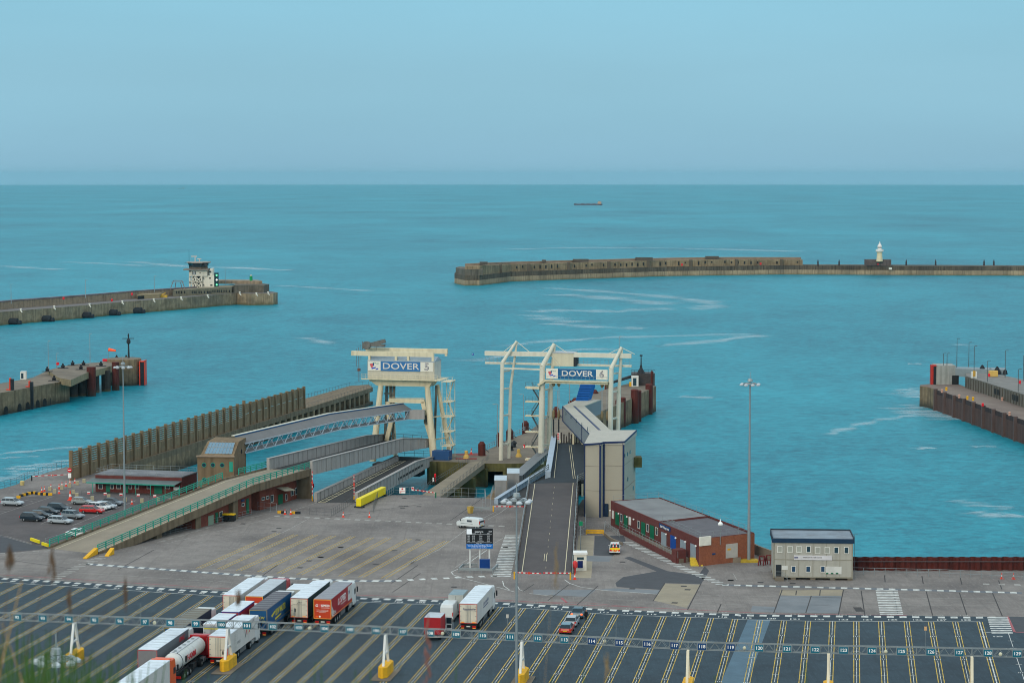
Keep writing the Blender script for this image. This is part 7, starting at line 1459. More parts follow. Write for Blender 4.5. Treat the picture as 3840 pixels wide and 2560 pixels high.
for p_, l in ((m5(1922,1235),'left dark red trestle by the low curved wall'),(m5(1998,1228),'right dark red trestle by the low curved wall')):
    g = G(p_); b = MB()
    for dx in (-.45,.35):
        b.beam((g.x+dx,g.y,0),(g.x+dx+.25,g.y+.4,1.6), .14, .14); b.beam((g.x+dx+.5,g.y+.8,0),(g.x+dx+.25,g.y+.4,1.6), .14, .14)
    b.beam((g.x-.3,g.y+.4,.8),(g.x+.7,g.y+.4,.8), .12, .12); b.beam((g.x-.2,g.y+.4,1.55),(g.x+.6,g.y+.4,1.55), .14, .14); tag(b.build('trestle', P('trestle_red', 104,32,34), None), l, 'trestle', 'red trestles')
MASTM = P('mast_grey', 136,146,150, rough=.5, metal=.2, var=.05)
def mast(label, x, y, h, r=.34, base=False):
    t = thing('floodlight_mast', label, 'light mast', (x,y,0), 'tall floodlight masts'); b = MB(); b.tube((x,y,0),(x,y,h), r, r*.42, n=12); b.build('mast_pole', MASTM, t)
    b = MB(); b.lathe((x,y,h+.55), [(.2,0),(.45,.1),(.36,.5),(.2,.55)], 8); b.tube((x,y,h),(x,y,h+2.2), .05, n=5)
    for i in range(8):
        a = 2*math.pi*i/8; b.beam((x,y,h+.1),(x+math.cos(a)*1.25,y+math.sin(a)*1.25,h+.25), .09, .09); b.beam((x+math.cos(a)*1.1,y+math.sin(a)*1.1,h+.3),(x+math.cos(a+.785)*1.1,y+math.sin(a+.785)*1.1,h+.3), .08, .08)
    b.build('head_frame', RAILG, t)
    for i in range(8):
        a = 2*math.pi*i/8+.2; b = MB(); b.lathe((x+math.cos(a)*1.45,y+math.sin(a)*1.45,h-.05), [(.12,0),(.33,.04),(.36,.22),(.14,.38)], 8); b.build('floodlight', P('floodlight_white', 184,190,194, rough=.4), t)
    if base: b = MB(); b.obox((x,y), .1, 1.5, .9, 0, .4); b.build('yellow_base', P('base_yellow', 176,150,50,var=.25,scale=1.5), t)
mast('tallest floodlight mast on a yellow base at the corner of the brick staff building', 39.3, 368.2, 29.4, .28, True)
mast('floodlight mast behind the near railing of the turquoise ramp, at the car park', -73.0, 418.8, 27.9, .22)
mast('floodlight mast in front of the dark ramp, its head beside the parked security van', .5, 243, 28.3, .2)
mast('floodlight mast at the bottom left of which only the head shows', -33.2, 161, 28.6, .2)
B0, B1 = Vector((-8.0,361.4)), Vector((-3.5,361.2)); t = thing('departure_board', 'black electronic departure board on three white posts with white timetable text', 'display board', (-5.7,361.4,0))
bp0 = wp(B0,B1,m4(143,935)); bp1 = wp(B0,B1,m4(436,940)); zt = wp(B0,B1,m4(290,825)).z; zb = wp(B0,B1,m4(290,1045)).z; W_ = bp1.x-bp0.x; Hh = zt-zb
b = MB(); b.box(bp0.x,bp1.x,361.2,361.6,zb,zt); bo = b.build('screen', P('screen_black', 26,28,32, rough=.4), t)
SCR = M('screen_white', (.75,.8,.84), emis=.2, var=0); b = MB(); b.box(bp0.x+.02,bp1.x-.02,361.17,361.2,zb+.02,zb+Hh*.24); b.build('blue_band', M('screen_blue', S(0,90,160), emis=.3, var=0), bo)
b = MB()
def bt(s_, fx, fy, size, fit=None, al='CENTER'): put_text(b, s_, (bp0.x+W_*fx, 361.15, zb+Hh*fy), (1,0,0), (0,0,1), size, fit=fit, bold=0, align=al)
bt('Departures', .48,.85,.42, 1.35); bt('20:09', .9,.85,.26,.52); bt('Schedule', .27,.755,.2,.75); bt('To', .54,.755,.2); bt('ETD', .83,.755,.2,.36)
for i, r in enumerate((('P&O','22:25','Calais','22:25'),('DFDS','22:25','Calais','23:05'),('P&O','23:15','Calais','23:15'),('DFDS','23:55','Dunkerque','23:55'))):
    fy = .635-i*.092
    for s_, fx, ft in ((r[0],.09,.36),(r[1],.27,.46),(r[2],.54,.52 if i < 3 else .95),(r[3],.83,.46)): bt(s_, fx, fy, .22, ft)
bt('PAGE 1 OF 2', .48,.265,.17,.9); bt('Yesterday, 20669 Passengers, 4088 Cars,', .5,.19,.2,W_*.93); bt('212 Coaches and 6027 Freight vehicles', .5,.12,.2,W_*.88); bt('travelled through the Port.', .48,.05,.2,W_*.6)
for fy in (.71,.305): b.box(bp0.x+W_*.02,bp1.x-W_*.03,361.14,361.16,zb+Hh*fy-.012,zb+Hh*fy+.012)
b.build('screen_text', SCR, bo)
b = MB(); b.box(bp0.x+.05,bp0.x+.9,361.14,361.17,zt-.9,zt-.06); lg = b.build('logo_frame', SCR, bo); b = MB(); b.box(bp0.x+.13,bp0.x+.82,361.12,361.14,zt-.83,zt-.13); b.build('logo_field', M('logo_blue', S(20,70,140), emis=.2, var=0), lg)
b = MB(); put_text(b, 'S', (bp0.x+.47,361.1,zt-.48), (1,0,0), (0,0,1), .6, bold=.0, sx=1.2); b.build('logo_mark', SCR, lg)
for x in (185,291,397): p = wp(B0,B1,m4(x,1200)); b = MB(); b.tube((p.x,361.75,0),(p.x,361.75,zt-.2), .14, n=10); b.build('post', WHITEST, t)
g = G(m4(345,1283)); b = MB(); b.box(g.x-.85,g.x+.85,g.y,g.y+.7,0,1.75); b.build('cabinet_body', P('cabinet_blue', 0,56,124, rough=.5), None); tag(bpy.data.objects['cabinet_body'], 'bright blue cabinet under the departure board', 'cabinet'); bpy.data.objects['cabinet_body'].name = 'blue_cabinet'
railing('guard_rail', 'grey guard rail in front of the departure board', 'guard rail', [G3(m4(60,1310)), G3(m4(430,1320)), G3(m4(490,1265))], h=.75, rails=(.6,), sp=2.0, r=.13, mat=GALV, postr=.07, box=True)
railing('guard_rail', 'grey guard rail behind the departure board on the left', 'guard rail', [G3(m4(60,1310)), G3(m4(110,1262)), G3(m4(262,1262))], h=.75, rails=(.6,), sp=2.0, r=.11, mat=GALV, postr=.07, box=True)
railing('guard_rail', 'grey guard rail beside the security van, below the lower linkspan', 'guard rail', [G3(m4(210,635)), G3(m4(415,640))], h=.8, rails=(.65,), sp=2.0, r=.12, mat=GALV, postr=.07, box=True)
g = G(m4(188,655)); b = MB(); b.lathe((g.x,g.y,0), [(.5,0),(.65,1.2),(.7,1.25)], 4); tag(b.build('grit_bin', P('grit_yellow', 190,160,80), None), 'yellow grit bin left of the guard rail by the security van', 'bin')
g = G(m1(245,642)); b = MB(); b.lathe((g.x,g.y,0), [(.4,0),(.5,.7),(.52,.75),(.3,.95)], 8); tag(b.build('grit_bin', P('grit_cream', 200,180,120), None), 'cream and yellow grit bin by the quay edge at the far left', 'bin')
g = G(m4(1400,1288)); t = thing('kiosk', 'narrow white control kiosk right of the dark ramp foot', 'kiosk', (g.x,g.y,0)); hk = ZY(g.y, m4(0,1110)[1]); b = MB(); b.box(g.x-1.0,g.x+1.0,g.y,g.y+2.0,0,hk); b.build('kiosk_wall', P('kiosk_white', 214,210,196, rough=.5), t); b = MB(); b.box(g.x-1.15,g.x+1.15,g.y-.15,g.y+2.1,hk,hk+.3); b.build('roof', P('kiosk_roof', 226,226,222), t)
b = MB(); b.box(g.x-.55,g.x+.55,g.y-.05,g.y-.01,1.8,hk-.45); b.build('window', WIN, t); b = MB(); b.box(g.x-.45,g.x+.4,g.y-.06,g.y-.01,.45,1.6); b.build('blue_panel', P('kiosk_blue', 14,36,92), t)
g = G(m4(1342,1318)); b = MB(); b.lathe((g.x,g.y,.9), [(.36,0),(.42,.3),(.38,.95),(.12,1.15)], 8); b.tube((g.x,g.y,0),(g.x,g.y,.9), .14, n=6); tag(b.build('covered_machine', P('red_cover', 204,60,60, var=.12, scale=2), None), 'barrier machine wrapped in a red cover left of the white kiosk', 'machine')
g = G(m4(1408,1100)); t = thing('sign_post', 'thin pole with a small green information sign behind the white kiosk', 'sign post', (g.x,g.y+2,0)); zt = ZY(g.y+2, m4(0,735)[1]); b = MB(); b.tube((g.x,g.y+2,0),(g.x,g.y+2,zt), .07, n=6); b.build('pole', GALV, t); b = MB(); zz = ZY(g.y+2, m4(0,793)[1]); b.box(g.x-.32,g.x+.32,g.y+1.85,g.y+1.93,zz,zz+.75); b.build('green_sign', P('sign_green', 0,128,84), t)
railing('bay_barrier', 'low yellow barrier at the head of the pick-up bay', 'barrier', [G3(m4(1465,888)), G3(m4(1655,890))], h=.75, rails=(.7,.3), sp=2.2, r=.1, mat=YELLOW, box=True)
b = MB(); b.beam(v3(G(m4(1665,895)),.25), v3(G(m4(1740,960)),.25), .3, .5); b.beam(v3(G(m4(1740,960)),.25), v3(G(m4(1860,1010)),.25), .3, .5); tag(b.build('kerb_wall', CONC_WARM, None), 'low dark kerb wall curving from the yellow barrier towards the zebra strip', 'kerb')
A_, B_ = G(m3(425,893)), G(m3(700,755)); t = thing('yellow_barrier', 'massive bright yellow barrier beam at the head of the lower linkspan', 'barrier', (A_.x,A_.y,0)); b = MB(); b.beam(v3(A_,1.05), v3(B_,1.05), 1.0, 1.5); b.build('barrier_beam', M('bright_yellow', S(236,214,20), rough=.5, var=.06, streak=.1), t, bevel=.08); b = MB()
for f in (.03,.97): p = A_.lerp(B_,f); b.obox((p.x,p.y), R(-20), .9, .5, 0, .3)
b.build('barrier_foot', DARKG, t)
A_, B_ = G(m1(340,1262)), G(m1(435,1295)); b = MB(); b.beam(v3(A_,.45), v3(B_,.45), .3, .5); tag(b.build('yellow_barrier', P('bright_yellow2', 226,206,20), None), 'short yellow barrier left of two at the foot of the ramp', 'barrier')
A_, B_ = G(m1(466,1312)), G(m1(535,1335)); b = MB(); b.beam(v3(A_,.45), v3(B_,.45), .3, .5); tag(b.build('yellow_barrier', P('bright_yellow2', 226,206,20), None), 'short yellow barrier nearest the turquoise railing foot', 'barrier')
BG = 'black and yellow edging blocks'; bl = [(205,785),(235,768),(262,760),(290,752),(320,745),(345,738),(375,738),(408,745),(440,748),(468,750),(498,752),(528,753),(555,754)]
prv = None
for i, (x, y) in enumerate(bl):
    g = G(m1(x,y)); 
    if i % 2 == 0: b = MB(); b.obox((0,0), 0, .38, .25, 0, .5); mm = YELLOW
    else: b = MB(); b.obox((0,0), 0, .38, .25, 0, .5); mm = BLKR
    o = b.build('edging_block', mm, None); o.location = (g.x,g.y,0); tag(o, ('yellow' if i % 2 == 0 else 'black')+' edging block at the corner bay of the car park', 'edging block', BG+(' yellow' if i % 2 == 0 else ' black'))
CBG = 'concrete blocks around the car park'
cb = [(240,640,'x'),(852,640,'concrete block at the wind wall foot, left of two'),(927,615,'concrete block at the wind wall foot, right of two'),(767,668,'concrete block between the cone row and the wind wall'),(683,690,'concrete block behind the nearest cone of the diagonal row'),(602,732,'small concrete block left of the nearest diagonal cone'),(550,705,'concrete block near the pair of left cones'),(810,738,'tall concrete block in front of the hut, left end'),
      (848,775,'concrete block behind the small hatchback'),(1018,810,'concrete block in front of the first canopy post'),(1200,790,'concrete block behind the convertible'),(1380,825,'concrete block right of the tall mast'),(1565,835,'concrete block right of the lone cone'),(1745,820,'concrete block by the ramp railing')]
for x, y, l in cb[1:]:
    g = G(m1(x,y)); b = MB(); b.obox((0,0), .1, .33, .3, 0, .85); o = b.build('concrete_block', P('block_concrete', 168,160,132, var=.12, scale=1.5), None, bevel=.04); o.location = (g.x,g.y,0); tag(o, l, 'concrete block', CBG)
railing('chain_fence', 'thin wire fence with red and white notices in front of the hut', 'fence', [G3(m1(800,735)), G3(m1(1000,775)), G3(m1(1500,805)), G3(m1(1800,830))], h=.9, rails=(.85,), sp=3.5, r=.02, mat=RAILD)
for x, y in ((978,732),(1160,742),(1335,750),(1525,758),(1706,768)):
    g = G(m1(x,y+28)); t = thing('notice_sign', 'small red and white notice on the fence in front of the hut', 'sign', (g.x,g.y,0), 'red and white notices before the hut'); b = MB(); b.box(g.x-.3,g.x+.3,g.y-.03,g.y,.35,.85); b.build('notice_board', TXT, t); b = MB(); b.box(g.x-.28,g.x+.28,g.y-.05,g.y-.03,.38,.62); b.build('red_band', RB, t)
g = G(m1(792,590)); t = thing('no_entry_sign', 'round red no entry sign above a white plate at the end of the wind wall', 'sign', (g.x-.3,g.y-.8,0)); zt = ZY(g.y,m1(0,447)[1]); b = MB(); b.box(g.x-.35,g.x-.27,g.y-.8,g.y-.72,0,zt-.1); b.build('post', GALV, t); b = MB(); b.tube((g.x-.3,g.y-.78,zt-.45),(g.x-.3,g.y-.86,zt-.45), .45, n=16); b.build('disc', RB, t); b = MB(); b.box(g.x-.62,g.x+.02,g.y-.9,g.y-.87,zt-.52,zt-.38); b.box(g.x-.65,g.x+.05,g.y-.84,g.y-.8,zt-2.1,zt-1.1); b.build('white_plate', TXT, t)
g = G(m3(908,748)); t = thing('notice_sign', 'white warning board with red disc on the fence by the road bridge', 'sign', (g.x,g.y,0)); b = MB(); b.box(g.x-.6,g.x+.6,g.y-.06,g.y,.3,1.45); b.build('notice_board', TXT, t); b = MB(); b.tube((g.x,g.y-.05,1.2),(g.x,g.y-.1,1.2), .17, n=12); b.build('disc', RB, t)
b = MB(); b.box(g.x-.5,g.x-.2,g.y-.09,g.y-.07,.4,.55); b.box(g.x-.5,g.x+.5,g.y-.09,g.y-.07,.75,.8); b.build('small_print', RB, t)
g = G(m3(1022,735)); t = thing('notice_sign', 'small round prohibition sign at the tip of the road bridge boom', 'sign', (g.x,g.y,0)); b = MB(); b.box(g.x-.25,g.x+.25,g.y-.05,g.y,.6,1.35); b.build('notice_board', TXT, t); b = MB(); b.tube((g.x,g.y-.04,1.1),(g.x,g.y-.09,1.1), .2, n=12); b.build('disc', RB, t)
g = G(m3(1270,605)); t = thing('lifebuoy_post', 'red lifebuoy post on the left side of the road bridge', 'lifebuoy', (g.x,g.y,0)); b = MB(); b.box(g.x-.05,g.x+.05,g.y-.05,g.y+.05,0,.9); b.lathe((g.x,g.y,.9), [(.12,0),(.22,.2),(.22,.7),(.1,.85)], 8); b.build('lifebuoy_box', RB, t); b = MB(); b.box(g.x-.55,g.x-.28,g.y-.05,g.y+.05,.1,.9); b.build('white_plate', TXT, t)
g = G(m2(1685,700)); b = MB(); b.lathe((g.x,g.y,.5), [(.1,0),(.28,.2),(.28,.8),(.1,1.0)], 8); b.tube((g.x,g.y,0),(g.x,g.y,.6), .06, n=5); tag(b.build('lifebuoy_post', RB, None), 'red lifebuoy holder at the end of the brick rooms by the water', 'lifebuoy')
for l, pts, h in (('wire mesh fence in front of the brick rooms under the ramp', [m2(0,1205), m2(400,1110), m2(750,1035), m2(1010,970)], 1.1), ('temporary mesh fence panel before the canopy of the brick rooms', [m2(1080,925), m2(1285,945)], 1.8),
                  ('dark temporary fence running to the raised right boom', [m2(1650,965), m2(1890,985), m2(2150,830)], 1.4), ('dark fence along the water edge by the road bridge', [m3(1070,740), m3(1180,660)], 1.2), ('mesh fence along the water edge right of the green cabinet', [m3(1325,765), m3(1640,775), m3(1815,780)], 1.8),
                  ('fence between the yellow barrier and the white warning board', [m3(745,770), m3(810,730), m3(1080,745)], 1.4), ('grey railing beside the cabin steps at the water edge', [m3(1790,890), m3(1830,880), m3(1820,785)], 2.0), ('fallen dark fence piece behind the yellow barrier', [m3(585,950), m3(640,790)], 1.6),
                  ('light fence around the foot of the turquoise railing', [m1(500,1280), m1(740,1215), m1(890,1275)], .9), ('grey fence on the grass verge at the ramp right side', [m4(1385,910), m4(1455,880), m4(1460,790)], 2.2), ('pale railing on the path corner by the staff building', [m5(195,860), m5(205,800), m5(360,920)], 1.0)):
    railing('site_fence', l, 'fence', [G3(p) for p in pts], h=h, rails=(h-.05,h*.5,.15), sp=1.6, r=.022, mat=RAILG if 'dark' not in l else RAILD)
b = MB()
for i, (x, y) in enumerate(((1325,950),(1365,952),(1480,957),(1520,958))): 
    g = G(m2(x,y)); b = MB(); b.obox((0,0), 0, .5, .25, 0, .45); o = b.build('edging_block', BLKR if i % 2 else YELLOW, None); o.location = (g.x,g.y,0); tag(o, ('black' if i % 2 else 'yellow')+' edging block beside the cone pair at the brick rooms', 'edging block', BG+(' black, small row' if i % 2 else ' yellow, small row'))

zf, zn = 2.4, 1.3
near = [v3(G(p,SEA),0).xy for p in (f1(-260,1460), f1(0,1400), f1(200,1362), f1(480,1302), f1(840,1228), f1(1025,1192))]
far_ = [G(p, zn) for p in (f1(1020,850), f1(690,745), f1(480,845), f1(0,930), f1(-260,975))]
t = thing('fender_pier', 'brown concrete pier at the left with black and orange fenders and arches darkened in colour', 'pier', (near[2].x,near[2].y,-5))
b = MB(); b.prism([tuple(p) for p in near+far_], -9, zn); b.build('pier_wall', WALL, t)
b = MB(); b.sheet([tuple(p) for p in near+far_], zn+.01); b.build('pier_deck', ar_deck, t)
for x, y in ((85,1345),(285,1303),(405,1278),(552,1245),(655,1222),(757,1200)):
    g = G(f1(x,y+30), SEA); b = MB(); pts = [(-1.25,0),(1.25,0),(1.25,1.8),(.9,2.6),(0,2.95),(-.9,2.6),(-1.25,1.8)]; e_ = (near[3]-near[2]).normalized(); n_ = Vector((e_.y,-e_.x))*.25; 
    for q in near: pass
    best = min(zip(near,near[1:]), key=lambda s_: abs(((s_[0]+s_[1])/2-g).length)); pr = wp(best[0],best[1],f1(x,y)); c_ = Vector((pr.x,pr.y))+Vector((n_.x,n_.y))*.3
    b.add([(c_.x+e_.x*u, c_.y+e_.y*u, SEA-.5+v) for u, v in pts], [tuple(range(len(pts)))]); b.build('arch_shade', P('arch_shade_tone', 26,24,22), t)  # flat dark face; the shade of a recessed arch is put into its colour
for (x0,x1,yt,yb,l) in ((155,212,862,1350,'tall orange and black fender nearest the left edge'),(442,490,905,1302,'tall orange and black fender, second from the left edge')):
    g = G(f1((x0+x1)/2,yb), SEA); zt = ZY(g.y, f1(0,yt)[1]); tt = thing('tall_fender', l, 'fender', (g.x,g.y-.5,SEA)); b = MB(); b.box(g.x-.2,g.x+.65,g.y-1.3,g.y-.1,-8,zt); b.build('rubber_face', BLKR, tt); b = MB(); b.box(g.x-.6,g.x-.2,g.y-1.2,g.y+.2,-8,zt+.3); b.box(g.x-1.6,g.x-.6,g.y-.6,g.y+.4,.9,1.6); b.build('orange_frame', ORF2, tt)
n2 = [G(p,SEA) for p in (f1(1025,1192), f1(1300,1110), f1(1600,1030))]; e_ = (n2[2]-n2[0]).normalized(); up_ = Vector((-e_.y,e_.x))
top2 = [v3(G(p,zf),0).xy for p in (f1(860,845), f1(1040,880), f1(1250,785), f1(1310,760), f1(1620,680), f1(1700,640), f1(1650,585), f1(1500,615), f1(1060,650), f1(700,735))]
t = thing('pier_jetty', 'open concrete jetty deck on rusty piles at the end of the left pier', 'jetty', (top2[1].x,top2[1].y,-5))
b = MB(); b.prism([tuple(p) for p in top2], zf-2.0, zf); b.build('jetty_deck', P('jetty_deck', 138,126,98, rough=.95, var=.2, scale=.4, streak=.35), t); b = MB(); b.sheet([tuple(p) for p in top2], zf+.01); b.build('deck_surface', ar_deck, t)
for x, yb, r, m_ in ((1070,1120,1.7,BLKR),(1213,1110,1.4,BLKR),(1345,1112,1.45,RUSTD),(1408,1062,1.2,BLKR),(1560,1040,1.5,BLKR),(1702,1030,1.2,RUSTD)):
    g = G(f1(x,yb), SEA); b = MB(); b.tube((g.x,g.y,-8),(g.x,g.y,zf-1 if m_ != RUSTD else zf+1.5), r, n=12); b.build('pile', m_ if m_ == RUSTD else P('dark_pile', 58,52,48, var=.3, tide=(-4.5,-3.2,S(112,98,66))), t)
g = G(f1(1790,965), SEA); t = thing('dolphin_head', 'round concrete pier head with large orange and black fender at its right side', 'pier head', (g.x,g.y+6,-5)); b = MB(); b.lathe((g.x,g.y+5.5,-9), [(5.6,0),(5.6,12.3),(5.4,12.4)], 24); b.build('head_wall', WALL, t)
b = MB(); b.lathe((g.x,g.y+5.5,3.4), [(5.3,0),(5.2,.05)], 24); b.build('head_deck', ar_deck, t)
gx = g.x+5.3; zt = ZY(g.y+7, f1(0,585)[1]); b = MB(); b.box(gx+.5,gx+1.7,g.y+2,g.y+6,-7,zt-.3); fo = b.build('rubber_face', BLKR, t); b = MB(); b.box(gx+.15,gx+.5,g.y+1.8,g.y+6,-7,zt); b.box(gx+1.7,gx+2.0,g.y+2.2,g.y+6,-7,zt+.2); b.box(gx+.5,gx+1.7,g.y+2,g.y+6,zt-.28,zt); b.build('orange_frame', ORF2, fo)
b = MB()
for z in (.2,-2.2): b.tube((gx-1.5,g.y+3.5,z),(gx+.3,g.y+3.5,z), .8, n=8)
b.each('rubber_buffer', BLKR, t)
g2 = (g.x+1.2, g.y+7); t = thing('signal_mast', 'dark signal mast with lamps standing on the round pier head', 'mast', (*g2,3.3)); zt = ZY(g2[1], f1(0,210)[1]); zc_ = ZY(g2[1], f1(0,270)[1]); b = MB(); b.tube((*g2,3.3),(*g2,zt), .35, .15, n=8); b.build('pole', DARKG, t); b = MB(); b.beam((g2[0]-2.0,g2[1],zc_),(g2[0]+1.9,g2[1],zc_), .25, .25); b.lathe((g2[0],g2[1],zc_-1.8), [(.4,0),(.7,.4),(.65,1.2),(.3,1.7)], 8); b.lathe((g2[0],g2[1],zc_+.4), [(.2,0),(.3,.6),(.15,1.2)], 8); b.build('lantern', DARKG, t)
p0 = G(f1(1592,600), zf); zt = ZY(p0.y, f1(0,432)[1]); t = thing('windsock', 'bright orange windsock on a thin pole near the pier head', 'windsock', (p0.x,p0.y,zf)); b = MB(); b.tube((p0.x,p0.y,zf),(p0.x,p0.y,zt+.6), .08, n=6); b.build('pole', GALV, t)
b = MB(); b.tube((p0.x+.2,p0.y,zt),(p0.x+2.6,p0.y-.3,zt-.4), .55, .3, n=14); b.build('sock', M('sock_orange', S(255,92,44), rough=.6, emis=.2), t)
for x, y, l in ((695,745,'dark bollard at the left end of the jetty deck'),(795,880,'dark bollard cluster on the edge of the brown pier wall'),(925,695,'dark mooring hook right of the red lifebuoy'),(1068,655,'small dark bollard in the middle of the jetty outer edge'),(1190,715,'dark mooring hook on the near jetty edge'),(1228,655,'dark mooring hook beside the thin lamp post'),(1485,665,'dark mooring hook left of the round pier head'),(1715,570,'dark mooring hook under the windsock'),(1855,570,'dark mooring hook at the signal mast foot')):
    g = G(f1(x,y+8), 2.5); b = MB(); b.lathe((g.x,g.y,2.5), [(.7,0),(.5,.4),(.75,.7),(.35,.95),(.2,1.5)], 7); b.box(g.x-1.6,g.x+1.6,g.y-.8,g.y+.8,2.42,2.55); tag(b.build('mooring_hook', P('hook_black', 30,30,34), None), l, 'mooring hook', 'mooring hooks on the left pier')
g = G(f1(850,700), 2.4); t = thing('lifebuoy_post', 'red lifebuoy on a thin post on the left jetty', 'lifebuoy', (g.x,g.y,2.4)); b = MB(); b.tube((g.x,g.y,2.4),(g.x,g.y,3.4), .06, n=5); b.build('post', GALV, t); b = MB(); b.tube((g.x,g.y-.1,3.7),(g.x,g.y+.1,3.7), .5, n=14); b.build('ring', RB, t)
for p, top, l in ((f1(712,730),305,'thin lamp post left of the red lifebuoy on the jetty'),(f1(830,700),490,'short thin post beside the red lifebuoy'),(f1(1325,645),200,'tall thin lamp post in the middle of the jetty')):
    g = G(p, 2.4); pole('lamp_post', l, g, 2.4, ZY(g.y, f1(0,top)[1])-2.4, .12, arm=.4, group=GPL)
g = G(f1(340,875), zn); t = thing('service_cabin', 'small white service cabin on the brown pier at the left', 'cabin', (g.x,g.y,zn)); b = MB(); b.box(g.x-.9,g.x+.8,g.y,g.y+2,zn,zn+2.5); b.build('cabin_wall', WFRAME, t); b = MB(); b.box(g.x-.6,g.x+.1,g.y-.05,g.y,zn+.4,zn+2.0); b.build('window', WIN, t)
b = MB(); g = G(f1(1545,600),2.5); b.box(g.x-.8,g.x+.8,g.y-.3,g.y+.3,2.4,3.2); tag(b.build('red_board', RB, None), 'small red board on the jetty left of the windsock', 'board')

zr = .9
fr = [G(p, SEA) for p in (m7(1097,855), m7(1180,868), m7(1290,905), m7(1640,1035), m7(2050,1195), m7(2330,1300), m7(2900,1520))]
bk_ = [G(p, zr) for p in (m7(2900,1080), m7(2330,868), m7(1560,600), m7(1230,592), m7(1100,604))]
t = thing('quay_pier', 'broad dark-walled quay pier entering from the right edge', 'pier', (fr[1].x,fr[1].y,-5))
fr.append(fr[-1]+(fr[-1]-fr[-2])*1.2); bk_.insert(0, bk_[0]+(bk_[0]-bk_[1])*1.6)
b = MB(); b.prism([tuple(p) for p in fr+bk_], -9, zr); b.build('pier_wall', P('dark_pier_wall', 66,56,56, rough=.95, var=.3, scale=.5, streak=.6, tide=(-4.6,-2.6,S(84,70,58))), t)
b = MB(); b.sheet([tuple(p) for p in fr+bk_], zr+.01); b.build('pier_deck', P('right_pier_deck', 118,104,96, rough=.95, var=.2, scale=.3, stain=S(134,124,112), stain_scale=.08), t)
b = MB(); e_, n_ = nrm(fr[0],fr[1]); 
for p, d in resample(fr[2:], 9.5, 0): q = p+Vector((d.y,-d.x))*.3; b.obox((q.x,q.y), math.atan2(d.y,d.x), .45, .5, -8, zr+.3)
b.each('fender_strip', P('pile_brown', 92,74,70, streak=.4), t)
b = MB(); b.prism([tuple(fr[0]+Vector((-.15,-.1))),tuple(fr[1]+Vector((-.05,-.25))),tuple(fr[2]+Vector((0,-.2))),tuple(fr[2]+Vector((0,1))),tuple(fr[1]+Vector((0,1)))], -9, zr+.02); b.build('concrete_corner', WALL, t)
b = MB()
for p, d in resample(fr[2:], .62, 0): q = p+Vector((d.y,-d.x))*.05; b.obox((q.x,q.y), math.atan2(d.y,d.x), .16, .1, -8, -.4)
b.build('sheet_piling', P('pile_brown', 92,74,70), t)
R0, R1 = G(m7(1640,640), zr), G(m7(2900,1062), zr); z4 = 4.4; rb = [R0, R1, R1+(R1-R0)*.6, G(m7(2900,700), z4)+(G(m7(2900,700), z4)-G(m7(2330,545), z4))*.7, G(m7(2330,545), z4), G(m7(1780,432), z4), G(m7(1640,440), z4)]
t = thing('rear_pier_block', 'raised grey concrete pier level behind the right quay, with panelled retaining wall', 'pier', (R0.x,R0.y,0))
b = MB(); b.prism([tuple(p) for p in rb], -8, z4); b.build('retaining_wall', P('grey_pier_wall', 112,110,102, rough=.95, var=.2, scale=.5, streak=.5), t); b = MB(); b.sheet([tuple(p) for p in rb], z4+.01); b.build('pier_deck', P('right_pier_deck2', 124,122,118, rough=.95, var=.2, scale=.3), t)
b = MB()
for p, d in resample([R0,R1], 2.6, 0): q = p+Vector((d.y,-d.x))*.1; b.obox((q.x,q.y), math.atan2(d.y,d.x), .12, .18, zr, z4-.2)
b.each('wall_rib', P('rib_grey', 86,84,78), t)
b = MB()
for x0,y0 in ((2010,620),(2220,700)): p = wp(R0,R1,m7(x0,y0)); b.obox((p.x,p.y-.1), math.atan2((R1-R0).y,(R1-R0).x), 2.6, .2, 2.0, 3.5)
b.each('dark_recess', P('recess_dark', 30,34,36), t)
g0 = G(m7(1290,600), zr); g1 = G(m7(1520,600), zr); t = thing('pier_head_block', 'pale grey rounded pier head block with dark doorway', 'pier head', (g0.x,g0.y,zr)); zt = ZY(g0.y, m7(0,378)[1])
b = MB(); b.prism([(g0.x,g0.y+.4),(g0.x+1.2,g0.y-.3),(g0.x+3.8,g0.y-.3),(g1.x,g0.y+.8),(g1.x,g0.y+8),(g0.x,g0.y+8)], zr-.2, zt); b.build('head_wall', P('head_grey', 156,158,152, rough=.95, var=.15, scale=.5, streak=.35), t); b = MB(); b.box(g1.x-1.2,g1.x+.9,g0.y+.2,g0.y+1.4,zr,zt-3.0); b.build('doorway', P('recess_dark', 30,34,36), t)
b = MB(); b.prism([(g1.x-1,g0.y+1),(g1.x+14,g0.y-3),(g1.x+16,g0.y+4),(g1.x,g0.y+8)], z4-1.2, zt-1.0); b.build('upper_platform', P('platform_blue_grey', 130,142,146, var=.12), t)
b = MB(); b.box(g0.x-4.6,g0.x-.4,g0.y+1,g0.y+1.4,zr-.5,zt+.1) if 0 else b.box(g0.x-1.7,g0.x-1.25,g0.y,g0.y+1.6,zr,zt+.2); b.box(g0.x-1.25,g0.x-.05,g0.y,g0.y+1.5,zt-.25,zt+.2); b.box(g0.x-1.25,g0.x-.9,g0.y+.1,g0.y+1.5,zr,zt-.25); fo = b.build('orange_frame', M('fender_red', S(180,50,42), rough=.5, var=.1), t); b = MB(); b.box(g0.x-.88,g0.x-.1,g0.y+.2,g0.y+1.4,zr,zt-.3); b.build('rubber_face', BLKR, fo)
